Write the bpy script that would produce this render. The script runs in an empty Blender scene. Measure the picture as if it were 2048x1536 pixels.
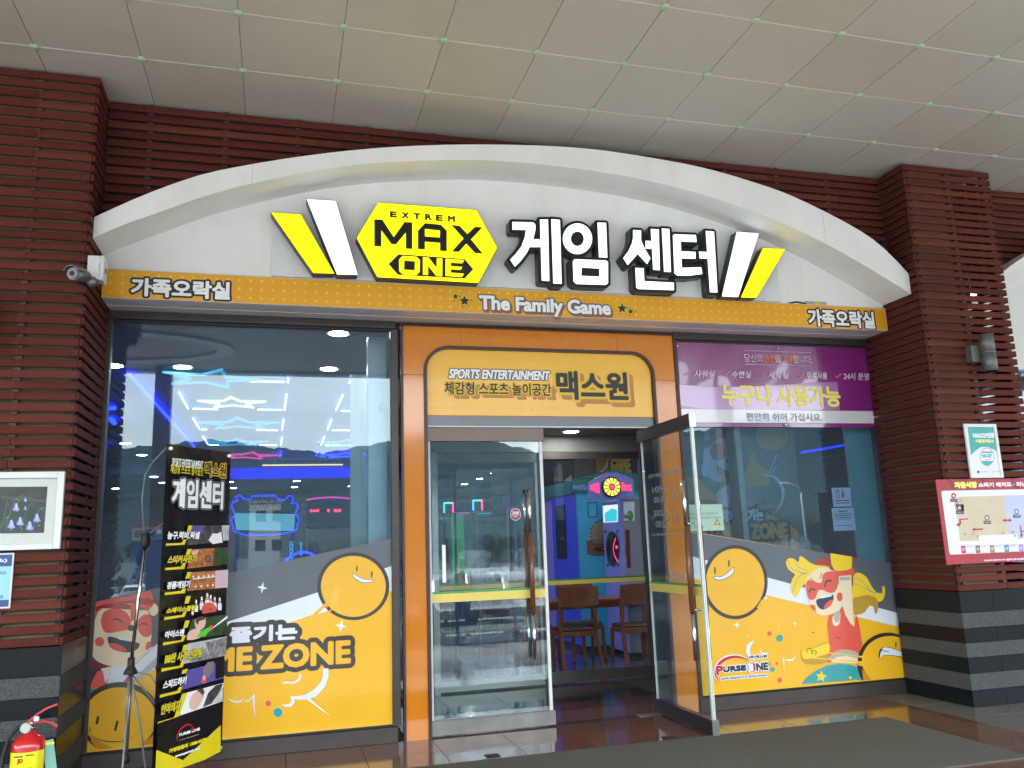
import bpy, bmesh, math, random
import numpy as np
from mathutils import Vector, Matrix
from mathutils.geometry import tessellate_polygon
random.seed(7)
sc = bpy.context.scene
COL = sc.collection
# ------------------------------------------------------------------ camera
FPX, YAW, PIT, ROL = 1650.89, 0.2768, 0.1923, -0.0351
CAM = Vector((-0.8816, -7.4461, 1.6))
FWD = Vector((math.sin(YAW)*math.cos(PIT), math.cos(YAW)*math.cos(PIT), math.sin(PIT)))
R0 = Vector((math.cos(YAW), -math.sin(YAW), 0)); U0 = R0.cross(FWD)
RGT = R0*math.cos(ROL)+U0*math.sin(ROL); UPV = -R0*math.sin(ROL)+U0*math.cos(ROL)
cd = bpy.data.cameras.new('camera'); cam = bpy.data.objects.new('camera', cd); COL.objects.link(cam)
cd.sensor_width = 36; cd.lens = 36*FPX/2048; cd.clip_start = .05; cd.clip_end = 2000
mw = Matrix((RGT, UPV, -FWD)).transposed().to_4x4(); mw.translation = CAM
cam.matrix_world = mw; sc.camera = cam
# ------------------------------------------------------------------ world, sun, exposure
EXPO = 2.85
SUN_EL, SUN_AZ = math.radians(48), math.radians(200)
w = bpy.data.worlds.new('World'); sc.world = w; w.use_nodes = True
nt = w.node_tree; bg = nt.nodes['Background']
sky = nt.nodes.new('ShaderNodeTexSky'); sky.sky_type = 'NISHITA'; sky.sun_disc = False
sky.sun_elevation = SUN_EL; sky.sun_rotation = SUN_AZ; sky.air_density = 1.5; sky.dust_density = 4
tc = nt.nodes.new('ShaderNodeTexCoord'); mp = nt.nodes.new('ShaderNodeMapping'); mp.inputs['Scale'].default_value = (1, 1, 3.2)
nz = nt.nodes.new('ShaderNodeTexNoise'); nz.inputs['Scale'].default_value = 2.6; nz.inputs['Detail'].default_value = 6; nz.inputs['Roughness'].default_value = .55
cr = nt.nodes.new('ShaderNodeValToRGB'); cr.color_ramp.elements[0].position = .36; cr.color_ramp.elements[1].position = .66
cr.color_ramp.elements[0].color = (4.7, 5.5, 6.0, 1); cr.color_ramp.elements[1].color = (7.6, 8.4, 8.8, 1)
mx = nt.nodes.new('ShaderNodeMixRGB'); mx.inputs[0].default_value = .86
nt.links.new(tc.outputs['Generated'], mp.inputs[0]); nt.links.new(mp.outputs[0], nz.inputs[0]); nt.links.new(nz.outputs[0], cr.inputs[0])
nt.links.new(sky.outputs[0], mx.inputs[1]); nt.links.new(cr.outputs[0], mx.inputs[2]); nt.links.new(mx.outputs[0], bg.inputs[0])
bg.inputs[1].default_value = .145
sl = bpy.data.lights.new('sun', 'SUN'); sl.energy = 1.5; sl.angle = math.radians(15); sl.color = (1, .975, .94)
so = bpy.data.objects.new('sun', sl); COL.objects.link(so)
sd = Vector((math.sin(SUN_AZ)*math.cos(SUN_EL), math.cos(SUN_AZ)*math.cos(SUN_EL), math.sin(SUN_EL)))
so.rotation_euler = sd.to_track_quat('Z', 'Y').to_euler(); so.location = (0, -30, 40)
sc.view_settings.view_transform = 'Standard'; sc.view_settings.look = 'None'; sc.view_settings.gamma = 1
sc.view_settings.use_curve_mapping = False; sc.view_settings.exposure = EXPO
sc.render.engine = 'CYCLES'; cy = sc.cycles
cy.use_denoising = True; cy.max_bounces = 8; cy.diffuse_bounces = 4; cy.glossy_bounces = 5; cy.transmission_bounces = 8
cy.transparent_max_bounces = 24; cy.caustics_reflective = False; cy.caustics_refractive = False; cy.sample_clamp_indirect = 6
# ------------------------------------------------------------------ helpers
def ray(px, py):
    return FWD+RGT*((px-1024)/FPX)+UPV*((768-py)/FPX)
def at(px, py, x=None, y=None, z=None):
    d = ray(px, py)
    if x is not None: t = (x-CAM.x)/d.x
    elif y is not None: t = (y-CAM.y)/d.y
    else: t = (z-CAM.z)/d.z
    return CAM+d*t
def srgb(r, g, b):
    return tuple(((c/255)/12.92 if c/255 <= .04045 else ((c/255+.055)/1.055)**2.4) for c in (r, g, b))
MATS = {}
def M(name, col, rough=.5, metal=0., spec=.5, emit=None, es=1., noise=(0, 0), bump=(0, 0), coat=0., trans=0., stretch=None, dirt_haze=None):
    if name in MATS: return MATS[name]
    m = bpy.data.materials.new(name); m.use_nodes = True; n = m.node_tree; b = n.nodes['Principled BSDF']
    b.inputs['Base Color'].default_value = (*col, 1); b.inputs['Roughness'].default_value = rough
    b.inputs['Metallic'].default_value = metal; b.inputs['Specular IOR Level'].default_value = spec
    if coat: b.inputs['Coat Weight'].default_value = coat; b.inputs['Coat Roughness'].default_value = .04
    if emit: b.inputs['Emission Color'].default_value = (*emit, 1); b.inputs['Emission Strength'].default_value = es
    co = n.nodes.new('ShaderNodeTexCoord'); src = co.outputs['Object']
    if stretch:
        mpn = n.nodes.new('ShaderNodeMapping'); mpn.inputs['Scale'].default_value = stretch
        n.links.new(src, mpn.inputs[0]); src = mpn.outputs[0]
    sc_, am = noise if noise[1] else (7., .06)
    t = n.nodes.new('ShaderNodeTexNoise'); t.inputs['Scale'].default_value = sc_; t.inputs['Detail'].default_value = 5
    n.links.new(src, t.inputs[0])
    r = n.nodes.new('ShaderNodeMapRange'); r.inputs[1].default_value = .25; r.inputs[2].default_value = .75
    r.inputs[3].default_value = 1-am; r.inputs[4].default_value = 1+am; n.links.new(t.outputs[0], r.inputs[0])
    v = n.nodes.new('ShaderNodeVectorMath'); v.operation = 'SCALE'; v.inputs[0].default_value = col
    n.links.new(r.outputs[0], v.inputs['Scale']); n.links.new(v.outputs[0], b.inputs['Base Color'])
    if dirt_haze:                                   # (scale, strength, colour, stretch): broad stains and streaks
        dm_ = n.nodes.new('ShaderNodeMapping'); dm_.inputs['Scale'].default_value = dirt_haze[3]; n.links.new(co.outputs['Object'], dm_.inputs[0])
        t3 = n.nodes.new('ShaderNodeTexNoise'); t3.inputs['Scale'].default_value = dirt_haze[0]; t3.inputs['Detail'].default_value = 7; t3.inputs['Roughness'].default_value = .65; n.links.new(dm_.outputs[0], t3.inputs[0])
        r3 = n.nodes.new('ShaderNodeMapRange'); r3.inputs[1].default_value = .5; r3.inputs[2].default_value = .78; r3.inputs[3].default_value = 0; r3.inputs[4].default_value = dirt_haze[1]; n.links.new(t3.outputs[0], r3.inputs[0])
        mx3 = n.nodes.new('ShaderNodeMixRGB'); n.links.new(r3.outputs[0], mx3.inputs[0]); n.links.new(v.outputs[0], mx3.inputs[1]); mx3.inputs[2].default_value = (*dirt_haze[2], 1); n.links.new(mx3.outputs[0], b.inputs['Base Color'])
        r4 = n.nodes.new('ShaderNodeMapRange'); r4.inputs[3].default_value = rough; r4.inputs[4].default_value = min(1, rough+.35); n.links.new(r3.outputs[0], r4.inputs[0]); n.links.new(r4.outputs[0], b.inputs['Roughness'])
    if bump[1]:
        t2 = n.nodes.new('ShaderNodeTexNoise'); t2.inputs['Scale'].default_value = bump[0]; t2.inputs['Detail'].default_value = 4
        n.links.new(src, t2.inputs[0]); bp = n.nodes.new('ShaderNodeBump'); bp.inputs['Strength'].default_value = bump[1]; bp.inputs['Distance'].default_value = .01
        n.links.new(t2.outputs[0], bp.inputs['Height']); n.links.new(bp.outputs[0], b.inputs['Normal'])
    MATS[name] = m; return m
def glass_mat(name, tint, refl=1.5, dirt_haze=.02, rough=0.):
    m = bpy.data.materials.new(name); m.use_nodes = True; n = m.node_tree; n.nodes.clear()
    o = n.nodes.new('ShaderNodeOutputMaterial'); tr = n.nodes.new('ShaderNodeBsdfTransparent'); tr.inputs[0].default_value = (*tint, 1)
    gl = n.nodes.new('ShaderNodeBsdfGlossy'); gl.inputs['Roughness'].default_value = rough; gl.inputs[0].default_value = (.9, .97, 1, 1)
    lw = n.nodes.new('ShaderNodeLayerWeight'); lw.inputs[0].default_value = .5
    pw = n.nodes.new('ShaderNodeMath'); pw.operation = 'POWER'; pw.inputs[1].default_value = 5; n.links.new(lw.outputs['Facing'], pw.inputs[0])
    fr = n.nodes.new('ShaderNodeMath'); fr.operation = 'MULTIPLY_ADD'; f0 = ((refl-1)/(refl+1))**2; fr.inputs[1].default_value = 1-f0; fr.inputs[2].default_value = f0; n.links.new(pw.outputs[0], fr.inputs[0])
    mi = n.nodes.new('ShaderNodeMixShader'); n.links.new(fr.outputs[0], mi.inputs[0]); n.links.new(tr.outputs[0], mi.inputs[1]); n.links.new(gl.outputs[0], mi.inputs[2])
    df = n.nodes.new('ShaderNodeBsdfDiffuse'); df.inputs[0].default_value = (.42, .56, .68, 1)  # bluish veil: haze over the glass painted as a thin diffuse layer
    t = n.nodes.new('ShaderNodeTexNoise'); t.inputs['Scale'].default_value = 2.; r = n.nodes.new('ShaderNodeMapRange')
    r.inputs[1].default_value = .3; r.inputs[2].default_value = .8; r.inputs[3].default_value = dirt_haze*.5; r.inputs[4].default_value = dirt_haze
    n.links.new(t.outputs[0], r.inputs[0]); m2 = n.nodes.new('ShaderNodeMixShader')
    n.links.new(r.outputs[0], m2.inputs[0]); n.links.new(mi.outputs[0], m2.inputs[1]); n.links.new(df.outputs[0], m2.inputs[2]); n.links.new(m2.outputs[0], o.inputs[0])
    MATS[name] = m; return m
def emis(name, col, s):
    return M(name, tuple(min(1, c*.5) for c in col), .6, emit=col, es=s)
def props(o, label=None, cat=None, group=None, kind=None):
    if label: o['label'] = label
    if cat: o['category'] = cat
    if group: o['group'] = group
    if kind: o['kind'] = kind
    return o
def thing(name, label, cat, loc=(0, 0, 0), group=None, kind=None):
    o = bpy.data.objects.new(name, None); o.empty_display_size = .1; COL.objects.link(o); o.location = loc
    return props(o, label, cat, group, kind)
def wloc(o):
    l = Vector((0, 0, 0))
    while o: l += o.location; o = o.parent
    return l
def link(name, me, parent=None, loc=None):
    o = bpy.data.objects.new(name, me); COL.objects.link(o)
    if loc is not None: o.location = loc
    if parent: o.parent = parent
    return o
def mesh(name, vs, fs, mats, parent=None, mi=None, smooth=False, label=None):
    """world-space vertices; the object gets its own origin at the vertices' centre"""
    off = sum((Vector(v) for v in vs), Vector())/max(1, len(vs))
    me = bpy.data.meshes.new(name); me.from_pydata([tuple(Vector(v)-off) for v in vs], [], fs)
    for m in (mats if isinstance(mats, (list, tuple)) else [mats]): me.materials.append(m)
    if mi: me.polygons.foreach_set('material_index', mi)
    if smooth: me.polygons.foreach_set('use_smooth', [True]*len(fs))
    me.update()
    o = link(name, me, parent, off-(wloc(parent) if parent else Vector()))
    if label: o['label'] = label
    return o
def bevmesh(name, bm, mats, parent=None, smooth=False):
    vs = [v.co.copy() for v in bm.verts]; bm.verts.index_update()
    fs = [[v.index for v in f.verts] for f in bm.faces]; bm.free()
    return mesh(name, vs, fs, mats, parent, smooth=smooth)
def bm_box(bm, a, b, bev=0., rot=None, piv=None):
    x0, y0, z0 = (min(a[i], b[i]) for i in range(3)); x1, y1, z1 = (max(a[i], b[i]) for i in range(3))
    t = bmesh.new(); bmesh.ops.create_cube(t, size=1)
    for v in t.verts: v.co = Vector(((x0+x1)/2+v.co.x*(x1-x0), (y0+y1)/2+v.co.y*(y1-y0), (z0+z1)/2+v.co.z*(z1-z0)))
    if bev: bmesh.ops.bevel(t, geom=t.edges[:], offset=bev, segments=1, affect='EDGES')
    if rot:
        p = Vector(piv) if piv else Vector(((x0+x1)/2, (y0+y1)/2, (z0+z1)/2))
        for v in t.verts: v.co = rot @ (v.co-p)+p
    mp_ = {}
    for v in t.verts: mp_[v] = bm.verts.new(v.co)
    for f in t.faces: bm.faces.new([mp_[v] for v in f.verts])
    t.free()
def box(name, a, b, m, parent=None, bev=0., rot=None, piv=None, label=None):
    bm = bmesh.new(); bm_box(bm, a, b, bev, rot, piv); o = bevmesh(name, bm, m, parent)
    if label: o['label'] = label
    return o
def boxes(name, lst, m, parent=None, bev=0.):
    bm = bmesh.new()
    for l in lst: bm_box(bm, l[0], l[1], bev)
    return bevmesh(name, bm, m, parent)
def tube_geo(pts, r, seg=10, r2=None):
    pts = [Vector(p) for p in pts]; vs, fs = [], []; n = len(pts); a = None
    for i, p in enumerate(pts):
        t = (pts[min(i+1, n-1)]-pts[max(i-1, 0)]).normalized()
        if a is None: a = t.orthogonal().normalized()
        else: a = (a-t*a.dot(t)).normalized()
        b = t.cross(a); rr = r if r2 is None else r+(r2-r)*i/(n-1)
        if isinstance(r, (list, tuple)): rr = r[i]
        for k in range(seg):
            an = 2*math.pi*k/seg; vs.append(p+a*math.cos(an)*rr+b*math.sin(an)*rr)
    for i in range(n-1):
        for k in range(seg):
            k2 = (k+1) % seg; fs.append((i*seg+k, i*seg+k2, (i+1)*seg+k2, (i+1)*seg+k))
    fs.append(tuple(range(seg))[::-1]); fs.append(tuple((n-1)*seg+k for k in range(seg)))
    return vs, fs
def tube(name, pts, r, m, parent=None, seg=10, r2=None, label=None):
    vs, fs = tube_geo(pts, r, seg, r2); o = mesh(name, vs, fs, m, parent, smooth=False, label=label)
    for p in o.data.polygons:
        if len(p.vertices) == 4: p.use_smooth = True
    return o
def lathe(name, prof, c, m, parent=None, seg=20, axis='z', mi=None):
    vs, fs = [], []
    for r, h in prof:
        for k in range(seg):
            a = 2*math.pi*k/seg; x, y = r*math.cos(a), r*math.sin(a)
            vs.append(Vector(c)+(Vector((x, y, h)) if axis == 'z' else Vector((x, h, y)) if axis == 'y' else Vector((h, x, y))))
    for i in range(len(prof)-1):
        for k in range(seg):
            k2 = (k+1) % seg; fs.append((i*seg+k, i*seg+k2, (i+1)*seg+k2, (i+1)*seg+k))
    fs.append(tuple(range(seg))[::-1]); fs.append(tuple((len(prof)-1)*seg+k for k in range(seg)))
    o = mesh(name, vs, fs, m, parent)
    for p in o.data.polygons:
        if len(p.vertices) == 4: p.use_smooth = True
    return o
# ---------------------------------------------------------------- flat shapes
def grow(loops, r, cell):
    """offset a set of even-odd loops by r with rounded corners (distance field + marching squares)"""
    P = [np.array(l, float) for l in loops]
    A = np.concatenate(P); B = np.concatenate([np.roll(l, -1, 0) for l in P])
    pad = abs(r)+cell*2.5; x0, y0 = A.min(0)-pad; x1, y1 = A.max(0)+pad
    nx, ny = int((x1-x0)/cell)+2, int((y1-y0)/cell)+2
    gx = x0+np.arange(nx)*cell; gy = y0+np.arange(ny)*cell
    X, Y = np.meshgrid(gx, gy); D = np.full(X.shape, 1e9); S = np.zeros(X.shape, bool)
    for (ax, ay), (bx, by) in zip(A, B):
        dx, dy = bx-ax, by-ay; L = dx*dx+dy*dy
        if L < 1e-16: continue
        m_ = pad+cell
        i0, i1 = max(0, int((min(ax, bx)-m_-x0)/cell)), min(nx, int((max(ax, bx)+m_-x0)/cell)+2)
        j0, j1 = max(0, int((min(ay, by)-m_-y0)/cell)), min(ny, int((max(ay, by)+m_-y0)/cell)+2)
        xs, ys = X[j0:j1, i0:i1], Y[j0:j1, i0:i1]
        t = np.clip(((xs-ax)*dx+(ys-ay)*dy)/L, 0, 1)
        d = np.hypot(xs-ax-t*dx, ys-ay-t*dy); np.minimum(D[j0:j1, i0:i1], d, out=D[j0:j1, i0:i1])
        if dy != 0:
            ja, jb = np.searchsorted(gy, min(ay, by), 'right'), np.searchsorted(gy, max(ay, by), 'right')
            if jb > ja:
                xi = ax+(gy[ja:jb]-ay)*dx/dy
                S[ja:jb] ^= X[ja:jb] > xi[:, None]
    F = np.where(S, -D, D)-r
    F[np.abs(F) < 1e-9] = 1e-9
    I = F < 0; segs = {}
    code = I[:-1, :-1]*1+I[:-1, 1:]*2+I[1:, 1:]*4+I[1:, :-1]*8
    js, is_ = np.nonzero((code > 0) & (code < 15))
    tab = {1: [(3, 0)], 2: [(0, 1)], 3: [(3, 1)], 4: [(1, 2)], 5: [(3, 0), (1, 2)], 6: [(0, 2)], 7: [(3, 2)], 8: [(2, 3)], 9: [(2, 0)], 10: [(0, 1), (2, 3)], 11: [(2, 1)], 12: [(1, 3)], 13: [(1, 0)], 14: [(0, 3)]}
    def ek(e, j, i): return (('h', j, i), ('v', j, i+1), ('h', j+1, i), ('v', j, i))[e]
    for j, i in zip(js.tolist(), is_.tolist()):
        for e0, e1 in tab[int(code[j, i])]: segs[ek(e0, j, i)] = ek(e1, j, i)
    def pt(k):
        t_, j, i = k
        if t_ == 'h': a, b = F[j, i], F[j, i+1]; return (gx[i]+cell*a/(a-b), gy[j])
        a, b = F[j, i], F[j+1, i]; return (gx[i], gy[j]+cell*a/(a-b))
    out = []
    while segs:
        k, nx_ = segs.popitem(); lp = [pt(k)]; cur = nx_
        while cur in segs:
            lp.append(pt(cur)); cur = segs.pop(cur)
        if len(lp) < 4: continue
        q = [lp[0]]
        for t_ in range(1, len(lp)):
            a, b, c = q[-1], lp[t_], lp[(t_+1) % len(lp)]
            ux, uy, vx, vy = b[0]-a[0], b[1]-a[1], c[0]-b[0], c[1]-b[1]
            cr_ = abs(ux*vy-uy*vx); l1 = math.hypot(ux, uy); l2 = math.hypot(vx, vy)
            if l1 < 1e-9 or (cr_ < .03*l1*l2 and l1 < cell*12): continue
            if l1 < cell*.35: continue
            q.append(b)
        if len(q) > 3: out.append(q)
    return out
TXT = {}
def text_loops(s):
    if s in TXT: return TXT[s]
    c = bpy.data.curves.new('lettering', 'FONT'); c.body = s; c.resolution_u = 3
    o = bpy.data.objects.new('lettering', c); COL.objects.link(o)
    dg = bpy.context.evaluated_depsgraph_get(); me = bpy.data.meshes.new_from_object(o.evaluated_get(dg))
    cnt = {}
    for p in me.polygons:
        vv = list(p.vertices)
        for a, b in zip(vv, vv[1:]+vv[:1]): cnt[(a, b)] = 1
    nxt = {}
    for (a, b) in cnt:
        if (b, a) not in cnt: nxt.setdefault(a, []).append(b)
    loops = []
    while nxt:
        a = next(iter(nxt)); lp = []; cur = a
        while cur in nxt:
            lp.append((me.vertices[cur].co.x, me.vertices[cur].co.y)); n_ = nxt[cur].pop()
            if not nxt[cur]: del nxt[cur]
            cur = n_
        if len(lp) > 2: loops.append(lp)
    bpy.data.meshes.remove(me); bpy.data.objects.remove(o); bpy.data.curves.remove(c)
    TXT[s] = loops; return loops
def fit(loops, u0, v0, u1, v1, shear=0.):
    xs = [p[0]+shear*p[1] for l in loops for p in l]; ys = [p[1] for l in loops for p in l]
    ax, bx, ay, by = min(xs), max(xs), min(ys), max(ys)
    sx, sy = (u1-u0)/(bx-ax), (v1-v0)/(by-ay)
    return [[(u0+(p[0]+shear*p[1]-ax)*sx, v0+(p[1]-ay)*sy) for p in l] for l in loops]
def clip_poly(p, c):
    """Sutherland-Hodgman against a convex counter-clockwise clip polygon"""
    for a, b in zip(c, c[1:]+c[:1]):
        q = []; ex, ey = b[0]-a[0], b[1]-a[1]
        for s, e in zip(p[-1:]+p[:-1], p):
            ds = ex*(s[1]-a[1])-ey*(s[0]-a[0]); de = ex*(e[1]-a[1])-ey*(e[0]-a[0])
            if (ds < 0) != (de < 0):
                t = ds/(ds-de); q.append((s[0]+(e[0]-s[0])*t, s[1]+(e[1]-s[1])*t))
            if de >= 0: q.append(e)
        p = q
        if len(p) < 3: return []
    return p
def smooth(pts, n=5, closed=True):
    out = []; N = len(pts)
    for i in range(N if closed else N-1):
        p0 = pts[(i-1) % N] if closed or i > 0 else pts[0]; p1 = pts[i]; p2 = pts[(i+1) % N]
        p3 = pts[(i+2) % N] if closed or i+2 < N else pts[-1]
        for k in range(n):
            t = k/n
            out.append(tuple(.5*(2*p1[j]+(p2[j]-p0[j])*t+(2*p0[j]-5*p1[j]+4*p2[j]-p3[j])*t*t+(3*p1[j]-p0[j]-3*p2[j]+p3[j])*t**3) for j in (0, 1)))
    if not closed: out.append(tuple(pts[-1]))
    return out
class Plane:
    def __init__(s, o, u, n, v=(0, 0, 1)):
        s.o, s.u, s.v, s.n = Vector(o), Vector(u).normalized(), Vector(v).normalized(), Vector(n).normalized()
    def uv(s, px, py):
        d = ray(px, py); t = (s.o-CAM).dot(s.n)/d.dot(s.n); p = CAM+d*t-s.o
        return (p.dot(s.u), p.dot(s.v))
    def P(s, u, v, w=0): return s.o+s.u*u+s.v*v+s.n*w
def yplane(y, z=0): return Plane((0, y, z), (1, 0, 0), (0, -1, 0))
def inside(p, l):
    x, y = p; c = False; j = len(l)-1
    for i in range(len(l)):
        if (l[i][1] > y) != (l[j][1] > y) and x < (l[j][0]-l[i][0])*(y-l[i][1])/(l[j][1]-l[i][1])+l[i][0]: c = not c
        j = i
    return c
def tess(loops):
    """triangles (indices into the concatenated loops) of an even-odd set of loops"""
    n = len(loops); off = [0]
    for l in loops: off.append(off[-1]+len(l))
    if n == 1: return [tuple(t) for t in tessellate_polygon([[Vector((p[0], p[1], 0)) for p in loops[0]]])]
    bb = [(min(p[0] for p in l), min(p[1] for p in l), max(p[0] for p in l), max(p[1] for p in l)) for l in loops]
    par = [[j for j in range(n) if j != i and bb[j][0] <= bb[i][0] and bb[j][1] <= bb[i][1] and bb[j][2] >= bb[i][2] and bb[j][3] >= bb[i][3] and inside(loops[i][0], loops[j])] for i in range(n)]
    out = []
    for i in range(n):
        if len(par[i]) % 2: continue
        grp = [i]+[j for j in range(n) if i in par[j] and len(par[j]) == len(par[i])+1]
        idx = [off[g]+k for g in grp for k in range(len(loops[g]))]
        for t in tessellate_polygon([[Vector((p[0], p[1], 0)) for p in loops[g]] for g in grp]): out.append(tuple(idx[q] for q in t))
    return out
class Art:
    """flat print or applied film: coloured shapes laid in thin layers on one plane, all one mesh"""
    STEP = .00016
    def __init__(s, pl, clip=None, zoom=None, off=.0015):
        s.pl = pl; s.vs = []; s.fs = []; s.mi = []; s.mats = []; s.clip = clip; s.zoom = zoom; s.layer = 0; s.off = off
    def c(s, pts):
        if s.zoom:
            ox, oy, k = s.zoom; pts = [(ox+x/k, oy+y/k) for x, y in pts]
        return [s.pl.uv(x, y) for x, y in pts]
    def raw(s, loops, m, w):
        if s.clip: loops = [l for l in (clip_poly(list(l), s.clip) for l in loops) if len(l) > 2]
        if not loops: return
        tr = tess(loops)
        flat = [p for l in loops for p in l]; b = len(s.vs); s.vs += [s.pl.P(p[0], p[1], w) for p in flat]
        if m not in s.mats: s.mats.append(m)
        k = s.mats.index(m)
        for t in tr:
            a, bb, cc = (flat[i] for i in t)
            ar = (bb[0]-a[0])*(cc[1]-a[1])-(bb[1]-a[1])*(cc[0]-a[0])
            if abs(ar) < 1e-10: continue
            t = tuple(t) if ar > 0 else tuple(t)[::-1]
            s.fs.append(tuple(b+i for i in t)); s.mi.append(k)
    def W(s, lay): s.layer = s.layer+1 if lay is None else lay; return s.off+s.layer*s.STEP
    def poly(s, pts, m, holes=(), lay=None, sm=0, uv=False):
        w_ = s.W(lay); f = (lambda q: [tuple(p) for p in q]) if uv else s.c
        ls = [f(smooth(pts, sm) if sm else pts)]+[f(smooth(h, sm) if sm else h) for h in holes]
        s.raw(ls, m, w_)
    def disc(s, cx, cy, rx, ry, m, lay=None, n=28, hole=None, uv=False):
        e = lambda a, b: [(cx+a*math.cos(2*math.pi*i/n), cy+b*math.sin(2*math.pi*i/n)) for i in range(n)]
        s.poly(e(rx, ry), m, [e(*hole)] if hole else (), lay, uv=uv)
    def line(s, pts, wd, m, lay=None, uv=False, sm=0, taper=False):
        if sm: pts = smooth(pts, sm, False)
        q = [tuple(p) for p in pts] if uv else s.c(pts)
        if not uv: wd = wd*s.scale(pts[0])
        L, R_ = [], []
        for i, p in enumerate(q):
            a, b = q[max(0, i-1)], q[min(len(q)-1, i+1)]; dx, dy = b[0]-a[0], b[1]-a[1]; l = math.hypot(dx, dy) or 1
            h = wd/2*(math.sin(math.pi*(i+.3)/(len(q)-.4)) if taper else 1)
            L.append((p[0]-dy/l*h, p[1]+dx/l*h)); R_.append((p[0]+dy/l*h, p[1]-dx/l*h))
        s.raw([L+R_[::-1]], m, s.W(lay))
    def scale(s, p):
        a = s.c([p])[0]; b = s.c([(p[0]+1, p[1])])[0]; return abs(b[0]-a[0])
    def sparkle(s, x, y, r, m, lay=None, k=.32):
        pts = []
        for i in range(8):
            a = math.pi/4*i+.15; rr = r if i % 2 == 0 else r*k; pts.append((x+rr*math.cos(a), y+rr*math.sin(a)*1.1))
        s.poly(pts, m, lay=lay)
    def star(s, x, y, r, m, lay=None, k=.45, rot=0.):
        s.poly([(x+(r if i % 2 == 0 else r*k)*math.sin(math.pi/5*i+rot), y-(r if i % 2 == 0 else r*k)*math.cos(math.pi/5*i+rot)) for i in range(10)], m, lay=lay)
    def text(s, t, bl, tr, m, bold=0., outs=(), shear=0., lay=None, uv=False, shadow=None, flip=False):
        a, b = (bl, tr) if uv else (s.c([bl])[0], s.c([tr])[0])
        L = fit(text_loops(t), a[0], a[1], b[0], b[1], shear)
        if flip: L = [[(a[0]+b[0]-p[0], p[1]) for p in l] for l in L]
        h = abs(b[1]-a[1]); cell = max(h/30, .0016)
        if shadow:
            (dx, dy), r, sm_ = shadow; G = grow(L, r, cell); s.raw([[(p[0]+dx, p[1]+dy) for p in l] for l in G], sm_, s.W(lay))
        for r, om in outs: s.raw(grow(L, r, cell), om, s.W(lay))
        s.raw(grow(L, bold, cell*.8) if bold else L, m, s.W(lay))
    def build(s, name, parent=None, label=None):
        return mesh(name, s.vs, s.fs, s.mats, parent, s.mi, label=label)
def slab(name, loops, pl, w0, w1, mats, parent=None, back=True):
    """loops (uv) extruded between depths w0 (front) and w1 (back); materials: [front, side]"""
    tr = tess(loops); flat = [p for l in loops for p in l]; n = len(flat)
    vs = [pl.P(p[0], p[1], w0) for p in flat]+[pl.P(p[0], p[1], w1) for p in flat]; fs, mi = [], []
    for t in tr:
        a, b, c = (flat[i] for i in t); ar = (b[0]-a[0])*(c[1]-a[1])-(b[1]-a[1])*(c[0]-a[0])
        if abs(ar) < 1e-12: continue
        t = tuple(t) if ar > 0 else tuple(t)[::-1]
        fs.append(t); mi.append(0)
        if back: fs.append(tuple(i+n for i in t[::-1])); mi.append(1)
    k = 0
    for l in loops:
        for i in range(len(l)):
            j = (i+1) % len(l); fs.append((k+i, k+j, n+k+j, n+k+i)); mi.append(1)
        k += len(l)
    mats = mats if isinstance(mats, (list, tuple)) else [mats, mats]
    return mesh(name, vs, fs, mats, parent, mi)
# ------------------------------------------------------------------ palette
m_slat = M('red_stained_wood', (.098, .019, .013), .7, spec=.2, noise=(3, .3), bump=(60, .3), stretch=(.35, 6, 6), dirt_haze=(1.3, .4, (.06, .045, .035), (.5, 1, 3)))
m_slat2 = M('red_stained_wood_faded', (.118, .027, .018), .75, spec=.2, noise=(3, .3), bump=(60, .3), stretch=(.35, 6, 6), dirt_haze=(1.6, .4, (.1, .07, .05), (.5, 1, 3)))
m_slat3 = M('red_stained_wood_dark', (.082, .015, .011), .68, spec=.2, noise=(3, .35), bump=(60, .3), stretch=(.35, 6, 6))
m_slatside = M('red_stained_wood_side', (.085, .017, .012), .7, spec=.2, noise=(3, .28), bump=(60, .3), stretch=(6, .35, 6))
m_khaki = M('khaki_backing_board', (.15, .125, .07), .8, noise=(5, .3))
m_batten = M('grey_batten_wood', (.07, .058, .048), .8, noise=(12, .3))
m_dark = M('dark_cavity_board', (.02, .018, .017), .9)
m_white = M('white_render', (.8, .8, .79), .75, noise=(2.2, .05), bump=(90, .12), dirt_haze=(2.2, .17, (.45, .43, .38), (1.6, 1.6, .35)))
m_whitep = M('white_painted_metal', (.72, .73, .735), .45, noise=(5, .05))
m_ceil = M('beige_ceiling_panel', (.475, .44, .4), .5, noise=(1.6, .07), bump=(3, .15), dirt_haze=(1.8, .25, (.3, .27, .22), (1, 1, 1)))
m_ceil2 = M('beige_ceiling_panel_warm', (.46, .425, .37), .5, noise=(1.3, .08), bump=(2.5, .15), dirt_haze=(2.6, .3, (.28, .26, .2), (1, .6, 1)))
m_ceil3 = M('beige_ceiling_panel_cool', (.48, .46, .42), .45, noise=(2.0, .06), bump=(3.5, .15), dirt_haze=(1.2, .25, (.3, .28, .25), (.7, 1, 1)))
m_seam = M('pale_seam_strip', (.66, .62, .54), .5)
m_seamd = M('ceiling_joint', (.23, .2, .165), .7)
m_stud = M('green_plastic_stud', (.36, .5, .36), .4)
m_frame = M('bronze_anodised_frame', (.06, .047, .042), .4, metal=.35, noise=(9, .15))
m_frameL = M('bronze_frame_light', (.13, .105, .09), .42, metal=.4, noise=(9, .15))
m_seal = M('black_rubber_seal', (.012, .012, .012), .6)
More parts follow.
